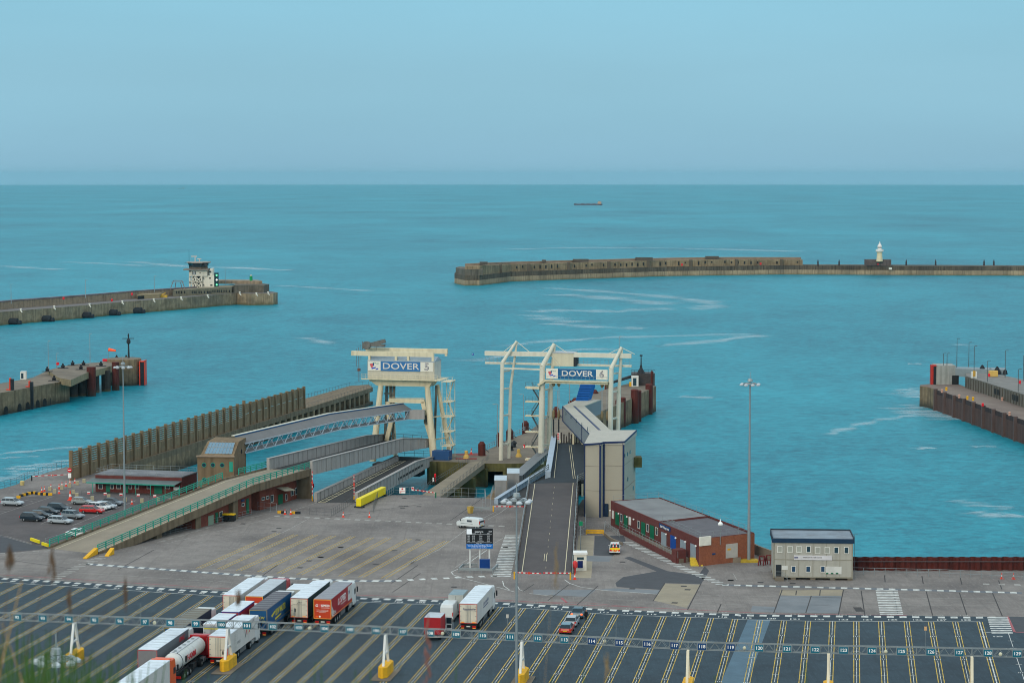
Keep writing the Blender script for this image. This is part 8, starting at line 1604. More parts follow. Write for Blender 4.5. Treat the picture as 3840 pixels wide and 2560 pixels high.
for p, top, z_, l in ((m7(1370,600),235,zr,'thin post in front of the pale pier head block'),(m7(1415,375),235,7.5,'short mast with red fitting on top of the pale pier head'),(m7(1530,400),62,6.5,'tall pale lamp post behind the pale pier head'),(m7(1670,430),105,4.4,'tall pale lamp post right of the pale pier head'),(m7(1732,530),150,4.4,'tall dark lamp post by the small yellow-marked pillar'),(m7(1888,710),320,zr,'slim post in front of the panelled retaining wall, left of two'),
                       (m7(2098,520),200,4.4,'tall lamp post on the raised pier level'),(m7(2250,835),420,zr,'slim post in front of the panelled retaining wall, right of two'),(m7(2312,560),260,4.4,'tall dark lamp post at the right picture edge')):
    g = G(p, z_); pole('lamp_post', l, g, z_, ZY(g.y, m7(0,top)[1])-z_, .12, arm=.5, group='slim lamp posts on the right pier', mat=RAILD)
for x, y, z_, l in ((1645,580,zr,'red lifebuoy at the head of the panelled wall'),(1910,500,4.4,'red lifebuoy box on the raised pier level'),(2068,725,zr,'red lifebuoy on the panelled retaining wall'),(2272,585,4.4,'red lifebuoy box near the right picture edge'),(1835,850,zr,'small red box on the edge of the right quay')):
    g = G(m7(x,y+15), z_); b = MB(); b.box(g.x-.3,g.x+.3,g.y-.2,g.y+.2,z_+.2,z_+1.1); tag(b.build('lifebuoy_box', RB, None, bevel=.1), l, 'lifebuoy')
for x, y, l in ((1355,690,'small pinkish bollard near the corner of the right quay'),(1408,665,'yellow bollard near the corner of the right quay'),(1558,752,'small orange bollard on the right quay edge'),(1655,772,'yellow ladder head, left of two, on the right quay edge'),(1722,783,'yellow ladder head, right of two, on the right quay edge'),(2065,785,'long pale bollard on the right quay'),(2150,960,'small cream bollard near the right picture edge')):
    g = G(m7(x,y+5), zr); b = MB(); b.lathe((g.x,g.y,zr), [(.35,0),(.25,.3),(.4,.8),(.2,1.0)], 8); tag(b.build('quay_bollard', YELLOW if 'yellow' in l else P('bollard_pink', 196,150,130), None), l, 'bollard', 'bollards on the right quay')
g = G(m7(1735,525), 4.4); t = thing('pillar_unit', 'white pillar unit with yellow centre on the raised pier level', 'cabinet', (g.x,g.y,4.4)); b = MB(); b.box(g.x-.8,g.x+.8,g.y,g.y+1,4.4,ZY(g.y,m7(0,448)[1])); b.build('unit_body', WFRAME, t); b = MB(); b.box(g.x-.35,g.x+.35,g.y-.05,g.y,4.9,6.6); b.build('yellow_panel', YELLOW, t)
g = G(m7(1965,510), 4.4); b = MB(); b.box(g.x-1.3,g.x+1.3,g.y,g.y+1.5,4.4,6.2); tag(b.build('machine_box', P('faded_yellow', 206,170,90), None, bevel=.15), 'faded yellow machine box on the raised pier level', 'machine')
for x, y, l in ((1830,462,'dark mooring hooks left of the round dark hook'),(2005,480,'round dark mooring hook on the raised pier level')):
    g = G(m7(x,y), 4.4); b = MB(); b.lathe((g.x,g.y,4.4), [(1.3,0),(1.1,.8),(.7,1.6),(.2,2.4)], 7); b.lathe((g.x+2.4,g.y,4.4), [(.8,0),(.5,1.2),(.2,1.4)], 7); tag(b.build('mooring_hook', P('hook_black', 30,30,34), None), l, 'mooring hook')

STONE = P('mole_stone', 152,134,107, rough=.95, var=.35, scale=.35, streak=.6, tide=(-4.2,-2.6,S(92,88,54)), stain=S(92,84,74), stain_amt=.7, stain_scale=.12); STOND = P('mole_deck', 112,108,106, rough=.95, var=.15, scale=.2)
zm = .9
nf = [G(p,SEA) for p in (f5(-300,715), f5(0,682), f5(500,640), f5(1000,592), f5(1500,552), f5(1760,527), f5(1900,516), f5(2010,522), f5(2190,518))]
tf = nf+[nf[-1]+Vector((1.5,9)), nf[-1]+Vector((-4,22)), nf[-2]+Vector((0,34)), nf[4]+Vector((8,44)), nf[1]+Vector((0,44)), nf[0]+Vector((0,44))]
t = thing('harbour_mole', 'long weathered stone mole at the left carrying the control tower', 'mole', (nf[4].x,nf[4].y,-5))
b = MB(); b.prism([tuple(p) for p in tf], -9, zm); b.build('mole_wall', STONE, t); b = MB(); b.sheet([tuple(p) for p in tf], zm+.01); b.build('mole_deck', STOND, t)
pw = [p+Vector((0,30)) for p in nf[:5]]; b = MB()
for a_, c_ in zip(pw, pw[1:]): b.beam((*a_,zm+1.8),(*c_,zm+1.8), 2.0, 3.6)
b.build('parapet', P('mole_parapet', 148,131,110, rough=.95, var=.25, scale=.4, streak=.4), t)
b = MB()
for a_, c_ in zip(pw, pw[1:]): b.beam((*a_,zm+3.75),(*c_,zm+3.75), 2.4, .5)
b.build('parapet_cap', P('cap_purple', 112,100,104, var=.4, scale=.15), t)
K0, K1 = wp(nf[4]+Vector((-26,10)), nf[6]+Vector((6,10)), f5(1385,480)).xy, wp(nf[4]+Vector((-26,10)), nf[6]+Vector((6,10)), f5(1860,430)).xy
K0 = G(f5(1385,455), zm); K1 = G(f5(1858,425), zm)
t2 = thing('battery_block', 'low stone battery with a row of dark slit windows below the control tower', 'building', (K0.x,K0.y,zm)); zk = ZY(K0.y, f5(0,403)[1])
b = MB(); b.prism([tuple(K0),tuple(K1),tuple(K1+Vector((2,28))),tuple(K0+Vector((0,26)))], zm, zk); b.build('stone_wall', P('battery_stone', 134,124,102, rough=.95, var=.2, scale=.4, streak=.3), t2)
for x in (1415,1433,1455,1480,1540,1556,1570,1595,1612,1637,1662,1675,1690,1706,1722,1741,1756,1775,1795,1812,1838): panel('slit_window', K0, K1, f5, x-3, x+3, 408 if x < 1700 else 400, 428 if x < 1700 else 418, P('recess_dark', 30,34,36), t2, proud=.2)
K2 = G(f5(1858,425), zm); K3 = G(f5(2110,425), zm); t2 = thing('gun_emplacement', 'dark curved stone emplacement at the end of the mole', 'building', (K2.x,K2.y,zm)); zk2 = ZY(K2.y, f5(0,362)[1])
b = MB(); b.prism([tuple(K2+Vector((1,0))),tuple(K2.lerp(K3,.7)+Vector((0,4))),tuple(K3+Vector((0,2))),tuple(K3+Vector((2,12))),tuple(K3+Vector((-6,26))),tuple(K2+Vector((0,26)))], zm, zk2); b.build('stone_wall', P('emplacement_stone', 104,98,86, rough=.95, var=.3, scale=.4, streak=.5), t2)
b = MB(); b.prism([tuple(K2+Vector((-18,18))),tuple(K3+Vector((-2,14))),tuple(K3+Vector((-6,27))),tuple(K2+Vector((-18,32)))], zk2-.1, zk2+1.6); b.build('upper_wall', P('mole_parapet', 126,116,104), t2)
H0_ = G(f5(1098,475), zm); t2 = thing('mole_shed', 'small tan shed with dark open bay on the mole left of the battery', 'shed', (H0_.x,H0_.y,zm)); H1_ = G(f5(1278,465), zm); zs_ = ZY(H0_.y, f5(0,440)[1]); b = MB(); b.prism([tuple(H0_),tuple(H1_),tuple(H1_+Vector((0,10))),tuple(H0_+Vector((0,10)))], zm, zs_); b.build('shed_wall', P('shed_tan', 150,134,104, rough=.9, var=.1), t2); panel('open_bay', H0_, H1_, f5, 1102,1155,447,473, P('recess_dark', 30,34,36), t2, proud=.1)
TC = G(f6(470,915), zk-1); bx0 = XY_(TC.y, f6(330,0)[0], 1080); bx1 = XY_(TC.y, f6(610,0)[0], 1080); bx2 = XY_(TC.y, f6(850,0)[0], 1080); Y0 = TC.y
hz_ = lambda y: ZY(Y0, f6(0,y)[1])
t = thing('control_tower', 'white harbour control tower with dark glazed cabin and white cross-braced legs', 'control tower', (bx0,Y0,zk-1)); TW = P('tower_white', 208,202,186, rough=.6, var=.06, scale=.5, streak=.2); 
b = MB(); b.box(bx0,bx2-3.5,Y0,Y0+11,hz_(645),hz_(510)); b.build('office_storey', TW, t)
b = MB(); xm = (bx0+bx1)/2
for x in (bx0+.4, xm, bx1-.4):
    for y in (Y0+.4, Y0+10.5): b.box(x-.45,x+.45,y-.4,y+.4,zk-1,hz_(645))
for (xa, xb) in ((bx0+.4,xm),(xm,bx1-.4)):
    for (za_, zb_) in ((hz_(905),hz_(780)),(hz_(780),hz_(655))):
        b.beam((xa,Y0+.4,za_),(xb,Y0+.4,zb_), .6, .5); b.beam((xa,Y0+.3,zb_),(xb,Y0+.3,za_), .6, .5)
b.box(bx0,bx1,Y0,Y0+.8,hz_(785),hz_(765)); b.build('braced_leg', TW, t); b = MB(); b.box(bx0+.9,bx1-.9,Y0+9.6,Y0+9.9,zk-1,hz_(650)); b.box(bx0+1,bx1-1,Y0+2,Y0+9,hz_(790),hz_(780)); b.build('dark_backing', P('backing_dark', 70,64,60), t)
b = MB(); b.box(bx1+.3,bx2,Y0+1,Y0+10,zk-1,hz_(635)); b.box(bx1+4,bx2-.8,Y0+1.5,Y0+9,hz_(635),hz_(490)); b.build('stair_block', P('tower_white2', 222,216,200, rough=.6, var=.05, streak=.12), t)
b = MB()
for x, y, s_ in ((795,838,14),(765,690,12),(768,553,14),(355,545,12),(565,580,8),(625,690,8),(625,828,8)): X_ = XY_(Y0, f6(x,0)[0], 1080); b.box(X_-s_*.04,X_+s_*.04,Y0+.9 if x > 650 else Y0-.05,Y0+1.05,hz_(y+s_),hz_(y-s_))
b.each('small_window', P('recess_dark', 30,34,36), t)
b = MB(); c0, c1_ = XY_(Y0,f6(300,0)[0],1000), XY_(Y0,f6(712,0)[0],1000); b.box(c0-2.2,c1_+.6,Y0-1.5,Y0+11,hz_(520),hz_(495)); b.build('balcony', P('balcony_grey', 130,120,110), t)
b = MB(); z0_, z1_ = hz_(492), hz_(372); cx_, cy_ = (c0+c1_)/2, Y0+5; 
def octo(rx, ry): return [(cx_+rx*math.cos(2*math.pi*(i+.5)/8)*1.08, cy_+ry*math.sin(2*math.pi*(i+.5)/8)*1.08) for i in range(8)]
r0_ = (c1_-c0)/2; b.loft([[(x,y,z0_) for x,y in octo(r0_-.6,4.6)], [(x,y,z0_+.9) for x,y in octo(r0_-.5,4.8)]]); b.build('cabin_base', P('cabin_base', 104,92,78), t)
b = MB(); b.loft([[(x,y,z0_+.9) for x,y in octo(r0_-.5,4.8)], [(x,y,z1_) for x,y in octo(r0_+.3,5.6)]]); b.build('cabin_glazing', P('cabin_glass', 20,48,58, rough=.1, spec=.8), t)
b = MB(); b.loft([[(x,y,z1_) for x,y in octo(r0_+.9,6.2)], [(x,y,z1_+.55) for x,y in octo(r0_+.9,6.2)]]); b.build('cabin_roof', P('cabin_roof_grey', 160,150,140), t)
b = MB(); X_ = XY_(Y0,f6(435,0)[0],980); b.beam((X_,Y0+4,z1_),(X_,Y0+4,hz_(245)), .35, .35); b.box(X_-2.1,X_+1.0,Y0+3.7,Y0+4.3,hz_(245),hz_(228)); X2_ = XY_(Y0,f6(523,0)[0],980); b.beam((X2_,Y0+4,z1_),(X2_,Y0+4,hz_(300)), .35, .35); b.box(X2_-1.2,X2_+1.1,Y0+3.8,Y0+4.2,hz_(298),hz_(285)); b.build('radar_scanner', P('radar_cream', 214,190,170), t)
b = MB(); X_ = XY_(Y0,f6(318,0)[0],960); b.tube((X_,Y0+2,z0_),(X_,Y0+2,hz_(90)), .14, .06, n=5); b.beam((c0-1.5,Y0-.5,z1_+.2),(c1_+1.8,Y0-.5,z1_+.2), .12, .12); b.build('aerial', DARKG, t)
b = MB(); X_ = XY_(Y0,f6(435,0)[0],1020); b.box(X_-.85,X_+.85,Y0-.12,Y0-.02,hz_(612),hz_(547)); lg = b.build('emblem_panel', P('emblem_navy', 16,44,64), t); b = MB(); put_text(b, 'S', (X_,Y0-.16,hz_(580)), (1,0,0), (0,0,1), 1.9, bold=.02); b.build('emblem_mark', TXT, lg)
X_ = XY_(Y0,f6(897,0)[0],1050); t = thing('signal_board', 'tall dark signal board with two green lights and one white beside the control tower', 'traffic signal', (X_,Y0+3,zk-1)); xl, xr = XY_(Y0,f6(845,0)[0],1050), XY_(Y0,f6(935,0)[0],1050); b = MB(); b.box(xl,xr,Y0+2.5,Y0+3.2,hz_(870),hz_(580)); b.build('signal_panel', P('signal_green_black', 14,62,66), t)
for y, m_ in ((630, M('signal_green_lit', S(120,255,190), emis=.7, var=0)), (728, M('signal_white_lit', (1,1,1), emis=.7, var=0)), (830, M('signal_green_lit', (1,1,1)))):
    b = MB(); b.tube((X_,Y0+2.5,hz_(y)),(X_,Y0+2.35,hz_(y)), .5, n=12); b.build('signal_lamp', m_, t)
Yb = K3.y+18; X_ = XY_(Yb,f6(1632,0)[0],1050); t = thing('harbour_beacon', 'green cylindrical harbour beacon at the end of the mole', 'beacon', (X_,Yb,zk2+1.5)); zb0 = ZY(Yb,f6(0,780)[1]); zb1 = ZY(Yb,f6(0,650)[1]); b = MB(); b.lathe((X_,Yb,zb0), [(.85,0),(.8,zb1-zb0),(.5,zb1-zb0+.2)], 14); b.build('beacon_tower', M('beacon_green', S(0,146,84), rough=.5, var=.05), t); b = MB(); b.lathe((X_,Yb,zb1+.2), [(.4,0),(.4,.4),(.1,.7)], 8); b.build('lantern', P('radar_cream', 214,190,170), t); b = MB(); b.box(X_-1.2,X_+1.0,Yb-1.5,Yb-.5,zb0-1.2,zb0+.1); b.box(X_+1.2,X_+3.2,Yb-1,Yb+1,zb0-1.2,zb0+.4); b.build('base_block', P('pale_block', 160,156,150), t)
MG = 'white mooring bollards on the mole'
for x, y, l in ((167,562,'nearest the left edge'),(435,540,'second from the left edge'),(718,520,'third from the left edge'),(981,498,'below the thin lamp post'),(1233,480,'left of the battery'),(1452,464,'under the left end of the battery'),(1665,447,'under the control tower'),(1922,426,'right of the battery'),(2055,431,'under the green beacon, a long one'),(2150,424,'near the tip of the mole')):
    g = G(f5(x,y+8), zm); b = MB(); b.lathe((g.x,g.y,zm), [(.45,0),(.3,.6),(.6,1.0),(.3,1.3)], 8); b.beam((g.x,g.y-.3,zm+.6),(g.x+.8,g.y-1.0,zm-.5), .4, .3); tag(b.build('mooring_bollard', P('bollard_white', 220,214,200), None), 'white mooring bollard on the stone mole, '+l, 'bollard', MG)
for x, y, z_, l in ((58,533,zm,'at the far left'),(510,472,4.5,'on top of the parapet, left'),(897,486,zm,'in the middle of the mole deck'),(1058,438,4.6,'on the parapet left of the shed'),(1345,418,zm,'at the left end of the battery'),(1912,407,zm,'right of the battery'),(2085,398,zm,'at the tip of the mole')):
    g = G(f5(x,y+5), z_); b = MB(); b.box(g.x-.5,g.x+.5,g.y-.3,g.y+.3,z_,z_+1.2); tag(b.build('lifebuoy_box', RB, None, bevel=.2), 'red lifebuoy box on the stone mole '+l, 'lifebuoy', 'red lifebuoy boxes on the mole')
for x, top, base, l in ((90,355,510,'first lamp post on the mole from the left'),(687,318,465,'second lamp post on the mole from the left'),(1238,287,415,'third lamp post on the mole, left of the control tower'),(1806,235,360,'thin pole on the mole right of the signal board')):
    g = G(f5(x,base), 4.5); pole('lamp_post', l, g, 4.5, ZY(g.y, f5(0,top)[1])-4.5, .16, arm=.8, group='lamp posts on the mole')
TG = 'black rubber tyre fenders at the waterline of the mole'
for x, y, l in ((105,645,'nearest the left edge'),(370,628,'second from the left'),(690,602,'third from the left, largest'),(903,585,'fourth from the left'),(1102,570,'nearest the control tower')):
    g = wp(nf[2] if x > 500 else nf[1], nf[3] if x > 500 else nf[2], f5(x,y)) if x < 1050 else wp(nf[3], nf[4], f5(x,y)); b = MB(); b.tube((g.x-2.5,g.y-1.2,SEA+1.2),(g.x+2.5,g.y-1.6,SEA+1.2), 1.7, n=12); b.tube((g.x+2.0,g.y-1.4,SEA+.6),(g.x+4.0,g.y-1.6,SEA+.6), 1.3, n=10); tag(b.build('tyre_fender', BLKR, None), 'floating black rubber fender against the mole, '+l, 'fender', TG)
g = G(f5(1310,462), zm); b = MB(); b.box(g.x-2,g.x+1.8,g.y,g.y+2.4,zm,zm+1.3); b.beam((g.x-2.3,g.y+1,zm+1.0),(g.x+1.0,g.y+1,zm+2.4), .45, .45); tag(b.build('digger', P('digger_yellow', 196,160,60,var=.3,scale=1), None), 'small yellow digger in front of the battery', 'digger')
g = G(f5(1425,400), zk); b = MB()
for s_ in (-1,1): b.beam((g.x+s_*4,g.y,zk),(g.x+s_*2.2,g.y,ZY(g.y,f5(0,325)[1])), .3, .3); b.beam((g.x+s_*2,g.y+3,zk),(g.x+s_*1.2,g.y+2,ZY(g.y,f5(0,340)[1])), .25, .25)
zt = ZY(g.y,f5(0,325)[1]); b.beam((g.x-2.4,g.y,zt),(g.x+2.4,g.y,zt), .3, .3); b.beam((g.x-3.3,g.y,zk+4),(g.x+3.3,g.y,zk+4), .2, .2); tag(b.build('steel_frame', P('frame_rust', 130,104,98), None), 'rusty open steel frame left of the control tower', 'frame')

wl_ = [G(p,SEA) for p in (f7(88,262), f7(150,276), f7(240,275), f7(430,251), f7(810,237), f7(1380,218), f7(2100,208), f8(0,500), f8(1200,506), f8(2352,512), f8(3300,520))]
BS = P('breakwater_stone', 164,145,117, rough=.95, var=.25, scale=.12, streak=.6, tide=(-4.4,-3.0,S(104,96,66)), stain=S(106,98,86), stain_amt=.6, stain_scale=.05); BSD = P('breakwater_dark', 120,106,86, rough=.95, var=.4, scale=.15, streak=.6, stain=S(72,70,68), stain_amt=.8, stain_scale=.06)
t = thing('breakwater', 'very long weathered stone breakwater across the right half of the sea', 'breakwater', (wl_[3].x,wl_[3].y,-5))
bb = [p+Vector((0,22)) for p in wl_[::-1]]; bb[-1] = wl_[0]+Vector((3,18))
def XY2(p): return 1920+p.x*8424/p.y
TL = [(1600,996),(1705,995),(1760,991),(1885,986),(2130,979),(2450,971),(2704,966.5),(3100,968)]
def topz(p):
    x = XY2(p)
    for (x0,y0),(x1,y1) in zip(TL, TL[1:]):
        if x <= x1: return ZY(p.y, y0+(y1-y0)*(x-x0)/(x1-x0))
    return ZY(p.y, 968)
def segwall(nm, pts, off, th, z0, zf, mat):
    b = MB()
    for a_, c_ in zip(pts, pts[1:]):
        a1, c1_ = a_+Vector((0,off)), c_+Vector((0,off)); a2, c2_ = a1+Vector((0,th)), c1_+Vector((0,th)); za, zc = zf(a_), zf(c_)
        b.add([(a1.x,a1.y,z0),(c1_.x,c1_.y,z0),(c2_.x,c2_.y,z0),(a2.x,a2.y,z0),(a1.x,a1.y,za),(c1_.x,c1_.y,zc),(c2_.x,c2_.y,zc),(a2.x,a2.y,za)], [(3,2,1,0),(4,5,6,7),(0,1,5,4),(1,2,6,5),(2,3,7,6),(3,0,4,7)])
    return b.build(nm, mat, t)
segwall('lower_wall', wl_, 0, 22, -9, lambda p: -2.0, BS)
segwall('upper_wall', wl_, .5, 20.5, -2.0, lambda p: 1.0, P('breakwater_upper', 100,90,76, rough=.95, var=.35, scale=.12, streak=.8, stain=S(74,70,64), stain_amt=.8, stain_scale=.05))
hp = []
for a_, c_ in zip(wl_[:8], wl_[1:8]):
    k_ = max(1, int((c_-a_).length/25)); hp += [a_.lerp(c_, i/k_) for i in range(k_)]
hp = [p for p in hp if XY2(p) < 3005]; hp.append(G((3012,1028.6),SEA))
segwall('barracks_wall', hp[1:], 3.5, 8, 1.0, lambda p: topz(p)-1.3, P('breakwater_barracks', 146,128,100, rough=.95, var=.35, scale=.15, streak=.55, stain=S(96,86,70), stain_amt=.8, stain_scale=.06))
segwall('rear_parapet', hp[1:], 12, 5, 1.0, topz, P('breakwater_parapet', 140,120,102, rough=.95, var=.2, scale=.2))
b = MB(); random.seed(3); c_n = 0
for p, d in resample(hp[4:], 4.9, 0):
    if random.random() < .42 or c_n > 96: continue
    c_n += 1; z_ = topz(p)-1.3; b.box(p.x-.5,p.x+.5,p.y+3.2,p.y+3.6,z_-2.2-random.random()*1.4,z_-.9-random.random()*.5)
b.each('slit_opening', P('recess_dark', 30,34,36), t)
for p, d in resample(hp[3:], 34, 9): b = MB(); z_ = topz(p); b.box(p.x-1.1,p.x+1.1,p.y+2.6,p.y+3.6,.9,z_-1.1); b.build('buttress', P('recess_brown2', 92,82,68), t)
b = MB()
for x0, x1 in ((1790,1820),(2065,2080),(2135,2195),(2390,2455),(2705,2755)):
    q = [p for p in hp if x0-14 <= XY2(p) <= x1+14] or [min(hp, key=lambda p: abs(XY2(p)-x0))]
    a_ = q[0]; w2_ = (x1-x0)/8424*a_.y; b.box(a_.x,a_.x+w2_,a_.y+10,a_.y+13,topz(a_)-1,topz(a_)+.9)
b.each('rooftop_block', P('rooftop_dark', 84,76,68, var=.2), t)
b = MB(); p = wl_[1]; b.prism([(wl_[0].x+.8,wl_[0].y+.6),(wl_[1].x,wl_[1].y+1),(wl_[2].x+2,wl_[2].y+1),(wl_[2].x+2,wl_[2].y+16),(wl_[0].x+3,wl_[0].y+16)], 1.0, ZY(wl_[1].y, 1010)); b.build('head_bastion', P('bastion_stone', 106,98,86, rough=.95, var=.3, scale=.15, streak=.6), t)
b = MB()
for px_, y_ in ((f7(430,250),0),(f7(815,236),0),(f7(1390,217),0),(f7(2100,206),0),(f8(962,500),0),(f8(2182,508),0)):
    g = G(px_, SEA); b.box(g.x-.7,g.x+.7,g.y-.5,g.y+2,-8,1.2)
b.each('ladder_recess', P('recess_brown', 70,56,48), t)
for x, y, l in ((378,187,'first from the left'),(450,180,'faint, second from the left'),(1472,152,'in the middle'),(1950,146,'towards the right'),(2183,142,'at the right end of the high part')):
    g = G(f7(x,y+8), 1.2); b = MB(); b.box(g.x-.6,g.x+.6,g.y-.4,g.y+.4,1.6,3.0); tag(b.build('lifebuoy_box', RB, None), 'tiny red box on the long breakwater, '+l, 'lifebuoy', 'red boxes on the breakwater')
g = G(f8(820,412), 1.0); Y0 = g.y+6; zl = lambda y: ZY(Y0, f8(0,y)[1]); X_ = XY_(Y0, f8(823,0)[0], 960)
t = thing('lighthouse', 'small white lighthouse on a dark stone block on the breakwater', 'lighthouse', (X_,Y0,1)); xl, xr = XY_(Y0,f8(690,0)[0],980), XY_(Y0,f8(948,0)[0],980)
b = MB(); b.box(xl,xr,Y0-4,Y0+6,1,zl(345)); b.build('stone_base', P('lighthouse_base', 96,84,80, rough=.95, var=.25, scale=.3, streak=.5), t)
b = MB(); zb0 = zl(362); H_ = zl(262)-zb0; b.lathe((X_,Y0-5,zb0), [(2.3,0),(1.95,H_*.5),(1.75,H_*.9),(2.2,H_),(2.7,H_+.2)], 16); b.build('tower', P('lighthouse_cream', 222,206,168, rough=.6, var=.05, streak=.12), t, smooth=False)
z1_ = zl(262)+.2; b = MB(); b.lathe((X_,Y0-5,z1_), [(2.7,0),(2.7,1.6),(1.4,1.65),(1.4,2.6)], 16); b.build('gallery', P('lighthouse_white', 226,222,214), t); b = MB(); z2_ = zl(228); b.lathe((X_,Y0-5,z2_), [(1.3,0),(1.3,1.0)], 12); b.build('lantern_glass', P('lantern_dark', 60,54,50), t)
b = MB(); z3_ = zl(212); b.lathe((X_,Y0-5,z3_), [(1.55,0),(1.6,.5),(1.3,1.3),(.7,2.2),(.45,2.8),(.3,3.4),(.1,4.0)], 14); b.build('lantern_dome', P('dome_white', 226,218,210), t); b = MB(); X3_ = XY_(Y0,f8(809,0)[0],985); b.box(X3_-.5,X3_+.5,Y0-4.2,Y0-4,zl(397),zl(385)); b.build('red_box', RB, t)
g = G(f8(948,450), 0); b = MB(); Yb = wl_[8].y-1; X_ = XY_(Yb, f8(948,0)[0], 1008); b.box(X_-1.1,X_+1.1,Yb-.5,Yb,ZY(Yb,f8(0,450)[1]),ZY(Yb,f8(0,430)[1])); tag(b.build('white_plate', P('plate_white', 226,224,210), None), 'small white plate on the breakwater right of the lighthouse', 'sign')
for x, l in ((188,'first dark post left of the lighthouse'),(410,'second dark post left of the lighthouse'),(1115,'first dark post right of the lighthouse'),(1424,'second dark post right of the lighthouse'),(1932,'third dark post right of the lighthouse'),(2035,'fourth dark post right of the lighthouse')):
    Yb = wl_[8].y+8; X_ = XY_(Yb, f8(x,0)[0], 998); b = MB(); b.lathe((X_,Yb,1.0), [(.7,0),(.5,1.5),(.6,2.2),(.15,4.2)], 7); tag(b.build('marker_post', P('marker_dark', 60,50,52), None), l+' on the breakwater', 'post', 'dark marker posts on the breakwater')

def ship(label, x0, x1, ywl, sc_, bridge_right=True, hull=(92,84,92)):
    g0, g1 = G((x0,ywl), SEA-3.6 if ywl < 800 else SEA), G((x1,ywl), SEA-3.6 if ywl < 800 else SEA); Y = g0.y; L_ = g1.x-g0.x; z0 = SEA-Y*Y/(2*7.4e6); 
    t = thing('cargo_ship', label, 'ship', (g0.x,Y,z0)); HM = P('hull_%d' % int(x0), *hull, rough=.6, var=.05)
    b = MB(); W_ = L_*.08; st = [(0,.35),(.03,.9),(.12,1),(.88,1),(.96,.6),(1.0,.08)]; hgt = L_*.045
    rings = []
    for f, k_ in st: rings.append([(g1.x-f*L_, Y-W_*k_, z0-1), (g1.x-f*L_, Y+W_*k_, z0-1), (g1.x-f*L_-(.01*L_ if f > .9 else 0), Y+W_*k_, z0+hgt*(1.25 if f > .9 else 1)), (g1.x-f*L_-(.01*L_ if f > .9 else 0), Y-W_*k_, z0+hgt*(1.25 if f > .9 else 1))])
    b.loft(rings); b.build('hull', HM, t)
    b = MB(); b.box(g1.x-.17*L_,g1.x-.06*L_,Y-W_*.8,Y+W_*.8,z0+hgt,z0+hgt*2.1); b.box(g1.x-.15*L_,g1.x-.08*L_,Y-W_*.7,Y+W_*.7,z0+hgt*2.1,z0+hgt*2.9); b.box(g1.x-.07*L_,g1.x-.04*L_,Y-W_*.3,Y+W_*.3,z0+hgt,z0+hgt*2.9); b.build('bridge', P('ship_bridge', 196,160,130), t)
    b = MB()
    for f in (.3,.5,.7): b.box(g1.x-f*L_-.06*L_,g1.x-f*L_+.06*L_,Y-W_*.6,Y+W_*.6,z0+hgt,z0+hgt*1.2)
    b.beam((g1.x-.93*L_,Y,z0+hgt),(g1.x-.93*L_,Y,z0+hgt*2.6), L_*.006, L_*.006); b.beam((g1.x-.11*L_,Y,z0+hgt*2.8),(g1.x-.11*L_,Y,z0+hgt*3.6), L_*.006, L_*.006); b.build('hatch_cover', P('hatch_grey', 104,96,100), t)
ship('long low dark cargo ship with its bridge at the right end', 2153, 2259, 772, 1)
ship('tiny faint ship on the horizon at the left', 668, 692, 702, 1, hull=(120,120,130))

random.seed(11)
b = MB(); n = 40; rows = [(-3,62.35),(1,62.3),(3.2,62.2),(4.6,61.8),(6,60.6),(7,58),(9,48),(16,30),(34,8),(60,-.5)]; vs = []
for j, (y, z) in enumerate(rows):
    for i in range(n+1): x = -30+60*i/n; vs.append((x, y+random.uniform(-.3,.3)*(1 if j else 0), z+random.uniform(-.12,.05)))
b.add(vs, [(j*(n+1)+i, j*(n+1)+i+1, (j+1)*(n+1)+i+1, (j+1)*(n+1)+i) for j in range(len(rows)-1) for i in range(n)])
struct(b.build('cliff_ground', P('cliff_turf', 92,96,60, rough=.95, var=.3, scale=1.5)))
def blade(b, x, y, z, h, lean, w_=.006, ly=0.0, segs=5):
    prev = None
    for k_ in range(segs+1):
        t_ = k_/segs; c_ = Vector((x+lean*t_*t_, y+ly*t_*t_, z+h*t_)); ww = w_*(1-t_*.85); L_, R_ = c_-Vector((ww,0,0)), c_+Vector((ww,0,0)); D_ = c_+Vector((0,ww,0))
        if prev: b.add([prev[0],prev[1],prev[2],L_,R_,D_], [(0,1,4,3),(1,2,5,4),(2,0,3,5)])
        prev = (L_,R_,D_)
GRG = P('grass_green', 62,96,44, rough=.8, var=.3, scale=8); GRT = P('dry_straw', 176,142,88, rough=.8, var=.2, scale=8); GRB = P('seed_head_brown', 104,84,68, rough=.9, var=.3, scale=20); GRR = P('seed_head_pink', 140,96,88, rough=.9, var=.2, scale=20)
b = MB()
def gy(xpx, ypx, Y): return XY_(Y,xpx,ypx), ZY(Y,ypx)
for _ in range(170):
    Y = random.uniform(3.2,5.0); xp = random.uniform(-80,330); yp = 2560-random.uniform(10,230)*max(.15,1-xp/380); X_, zt = gy(xp, yp, Y); blade(b, X_-random.uniform(-.08,.05), Y, 62.15, zt-62.15, random.uniform(-.05,.06), random.uniform(.003,.006))
for _ in range(150):
    Y = random.uniform(3.2,5.2); xp = abs(random.gauss(0,260))+random.uniform(-60,40); yp = 2560-random.uniform(20,330)*max(.25,1-xp/1000); X_, zt = gy(xp, yp, Y); h = zt-62.2; blade(b, X_-random.uniform(-.12,.05), Y, 62.15, h, random.uniform(-.05,.08), random.uniform(.0025,.005))
for xp, yp in ((1430,2490),(1250,2470),(1130,2480),(1690,2440),(2130,2505),(2730,2530),(3060,2480),(1350,2510),(2100,2530)):
    Y = 4.6; X_, zt = gy(xp, yp, Y); blade(b, X_, Y, 62.1, zt-62.1, random.uniform(-.03,.04), .005)
g_ = b.build('grass', GRG); g_['kind'] = 'stuff'
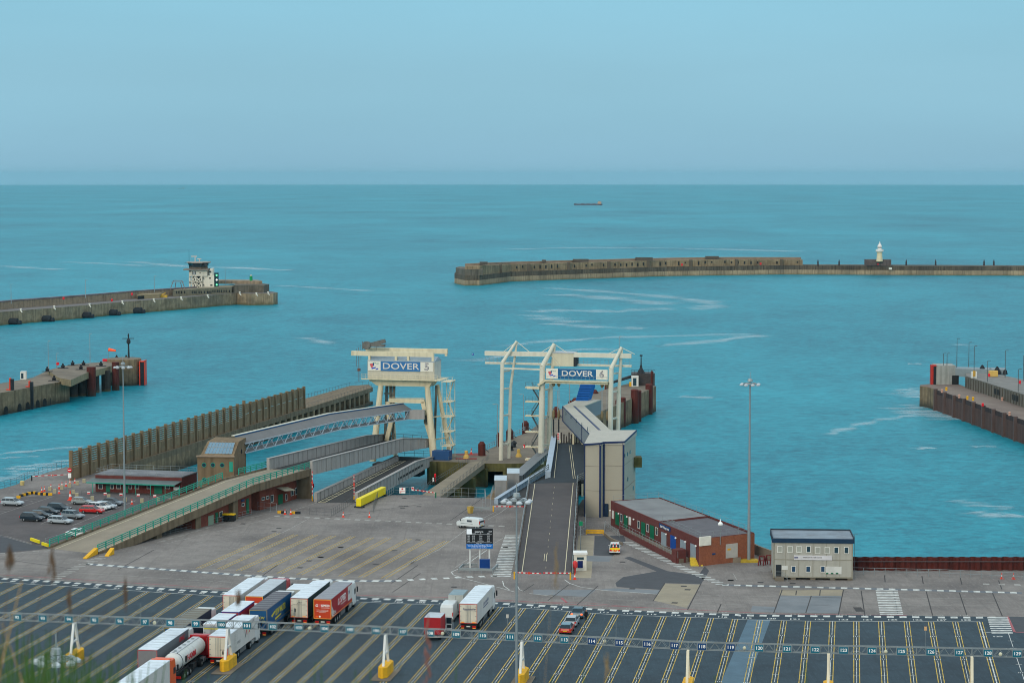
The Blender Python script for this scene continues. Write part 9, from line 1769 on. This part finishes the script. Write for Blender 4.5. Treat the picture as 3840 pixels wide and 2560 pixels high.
def stalk(label, x0, x1, ytop, Y, mat, w_, head=None, hl=.12, hr=.02, lean=0):
    Xb, _ = gy(x0, 2560, Y); Xt, zt = gy(x1, ytop, Y); z0 = 62.15; t = thing('dry_stalk', label, 'plant stalk', (Xb,Y,z0)); b = MB(); k_ = (zt-z0)/max(.05,(zt-gy(x0,2560,Y)[1])); Xr = Xt-(Xt-Xb)*k_
    blade(b, Xr, Y, z0, zt-z0, Xt-Xr, w_, segs=8); b.build('stem', mat, t)
    if head:
        b = MB()
        for i in range(14):
            f = i/14; c_ = Vector((Xt+random.gauss(0,hr*.3), Y+random.gauss(0,hr*.3), zt-hl*f)); r = hr*.3*math.sin(math.pi*(f*.85+.1)); b.lathe(tuple(c_), [(r*.3,0),(r,.008),(r*.2,.02)], 5)
        b.build('seed_head', head, t)
stalk('thick pale straw stalk at the far left of the foreground', 35, 82, 2175, 3.4, GRT, .0045)
stalk('dark stalk with a round brown seed head at the far left', 20, 37, 2080, 3.4, GRB, .0025, GRB, .03, .008)
stalk('brown stalk with a ragged seed head right of the pale stalk', 130, 195, 2075, 3.6, GRB, .002, GRB, .06, .007)
stalk('short straw stalk bending left at the bottom left corner', 50, 5, 2330, 3.5, GRT, .003)
stalk('thin brown stalk arching over the lane signs', 205, 260, 2235, 3.8, GRB, .0022, GRB, .04, .006)
stalk('thin reddish stalk leaning over lanes', 320, 470, 2190, 4.0, GRB, .0014, GRB, .06, .006)
stalk('thin green stalk with a small dark bud before the lorries', 885, 893, 2240, 4.2, P('bud_green', 70,96,80), .0012, GRB, .02, .009)
stalk('pinkish grass plume before the red box truck', 1590, 1605, 2330, 4.4, GRR, .0012, GRR, .16, .012)
stalk('straw plume before the dark ramp', 2060, 2085, 2060, 4.6, GRT, .0007, P('plume_tan', 140,120,90), .1, .006)
stalk('tan grass plume at the bottom right of centre', 2270, 2275, 2470, 4.6, GRT, .0012, P('plume_tan', 140,120,90), .06, .007)
b = MB(); b.box(-42000, 42000, -42000, 42000, -150, 110)
hz_m = bpy.data.materials.new('haze'); hz_m.use_nodes = True; N = hz_m.node_tree.nodes; L = hz_m.node_tree.links
N.remove(N['Principled BSDF']); pv = N.new('ShaderNodeVolumePrincipled'); pv.inputs['Color'].default_value = (.36, .80, .97, 1); pv.inputs['Density'].default_value = 2.0e-5; pv.inputs['Anisotropy'].default_value = .2
L.new(pv.outputs[0], N['Material Output'].inputs['Volume'])
struct(b.build('haze', hz_m), 'stuff')
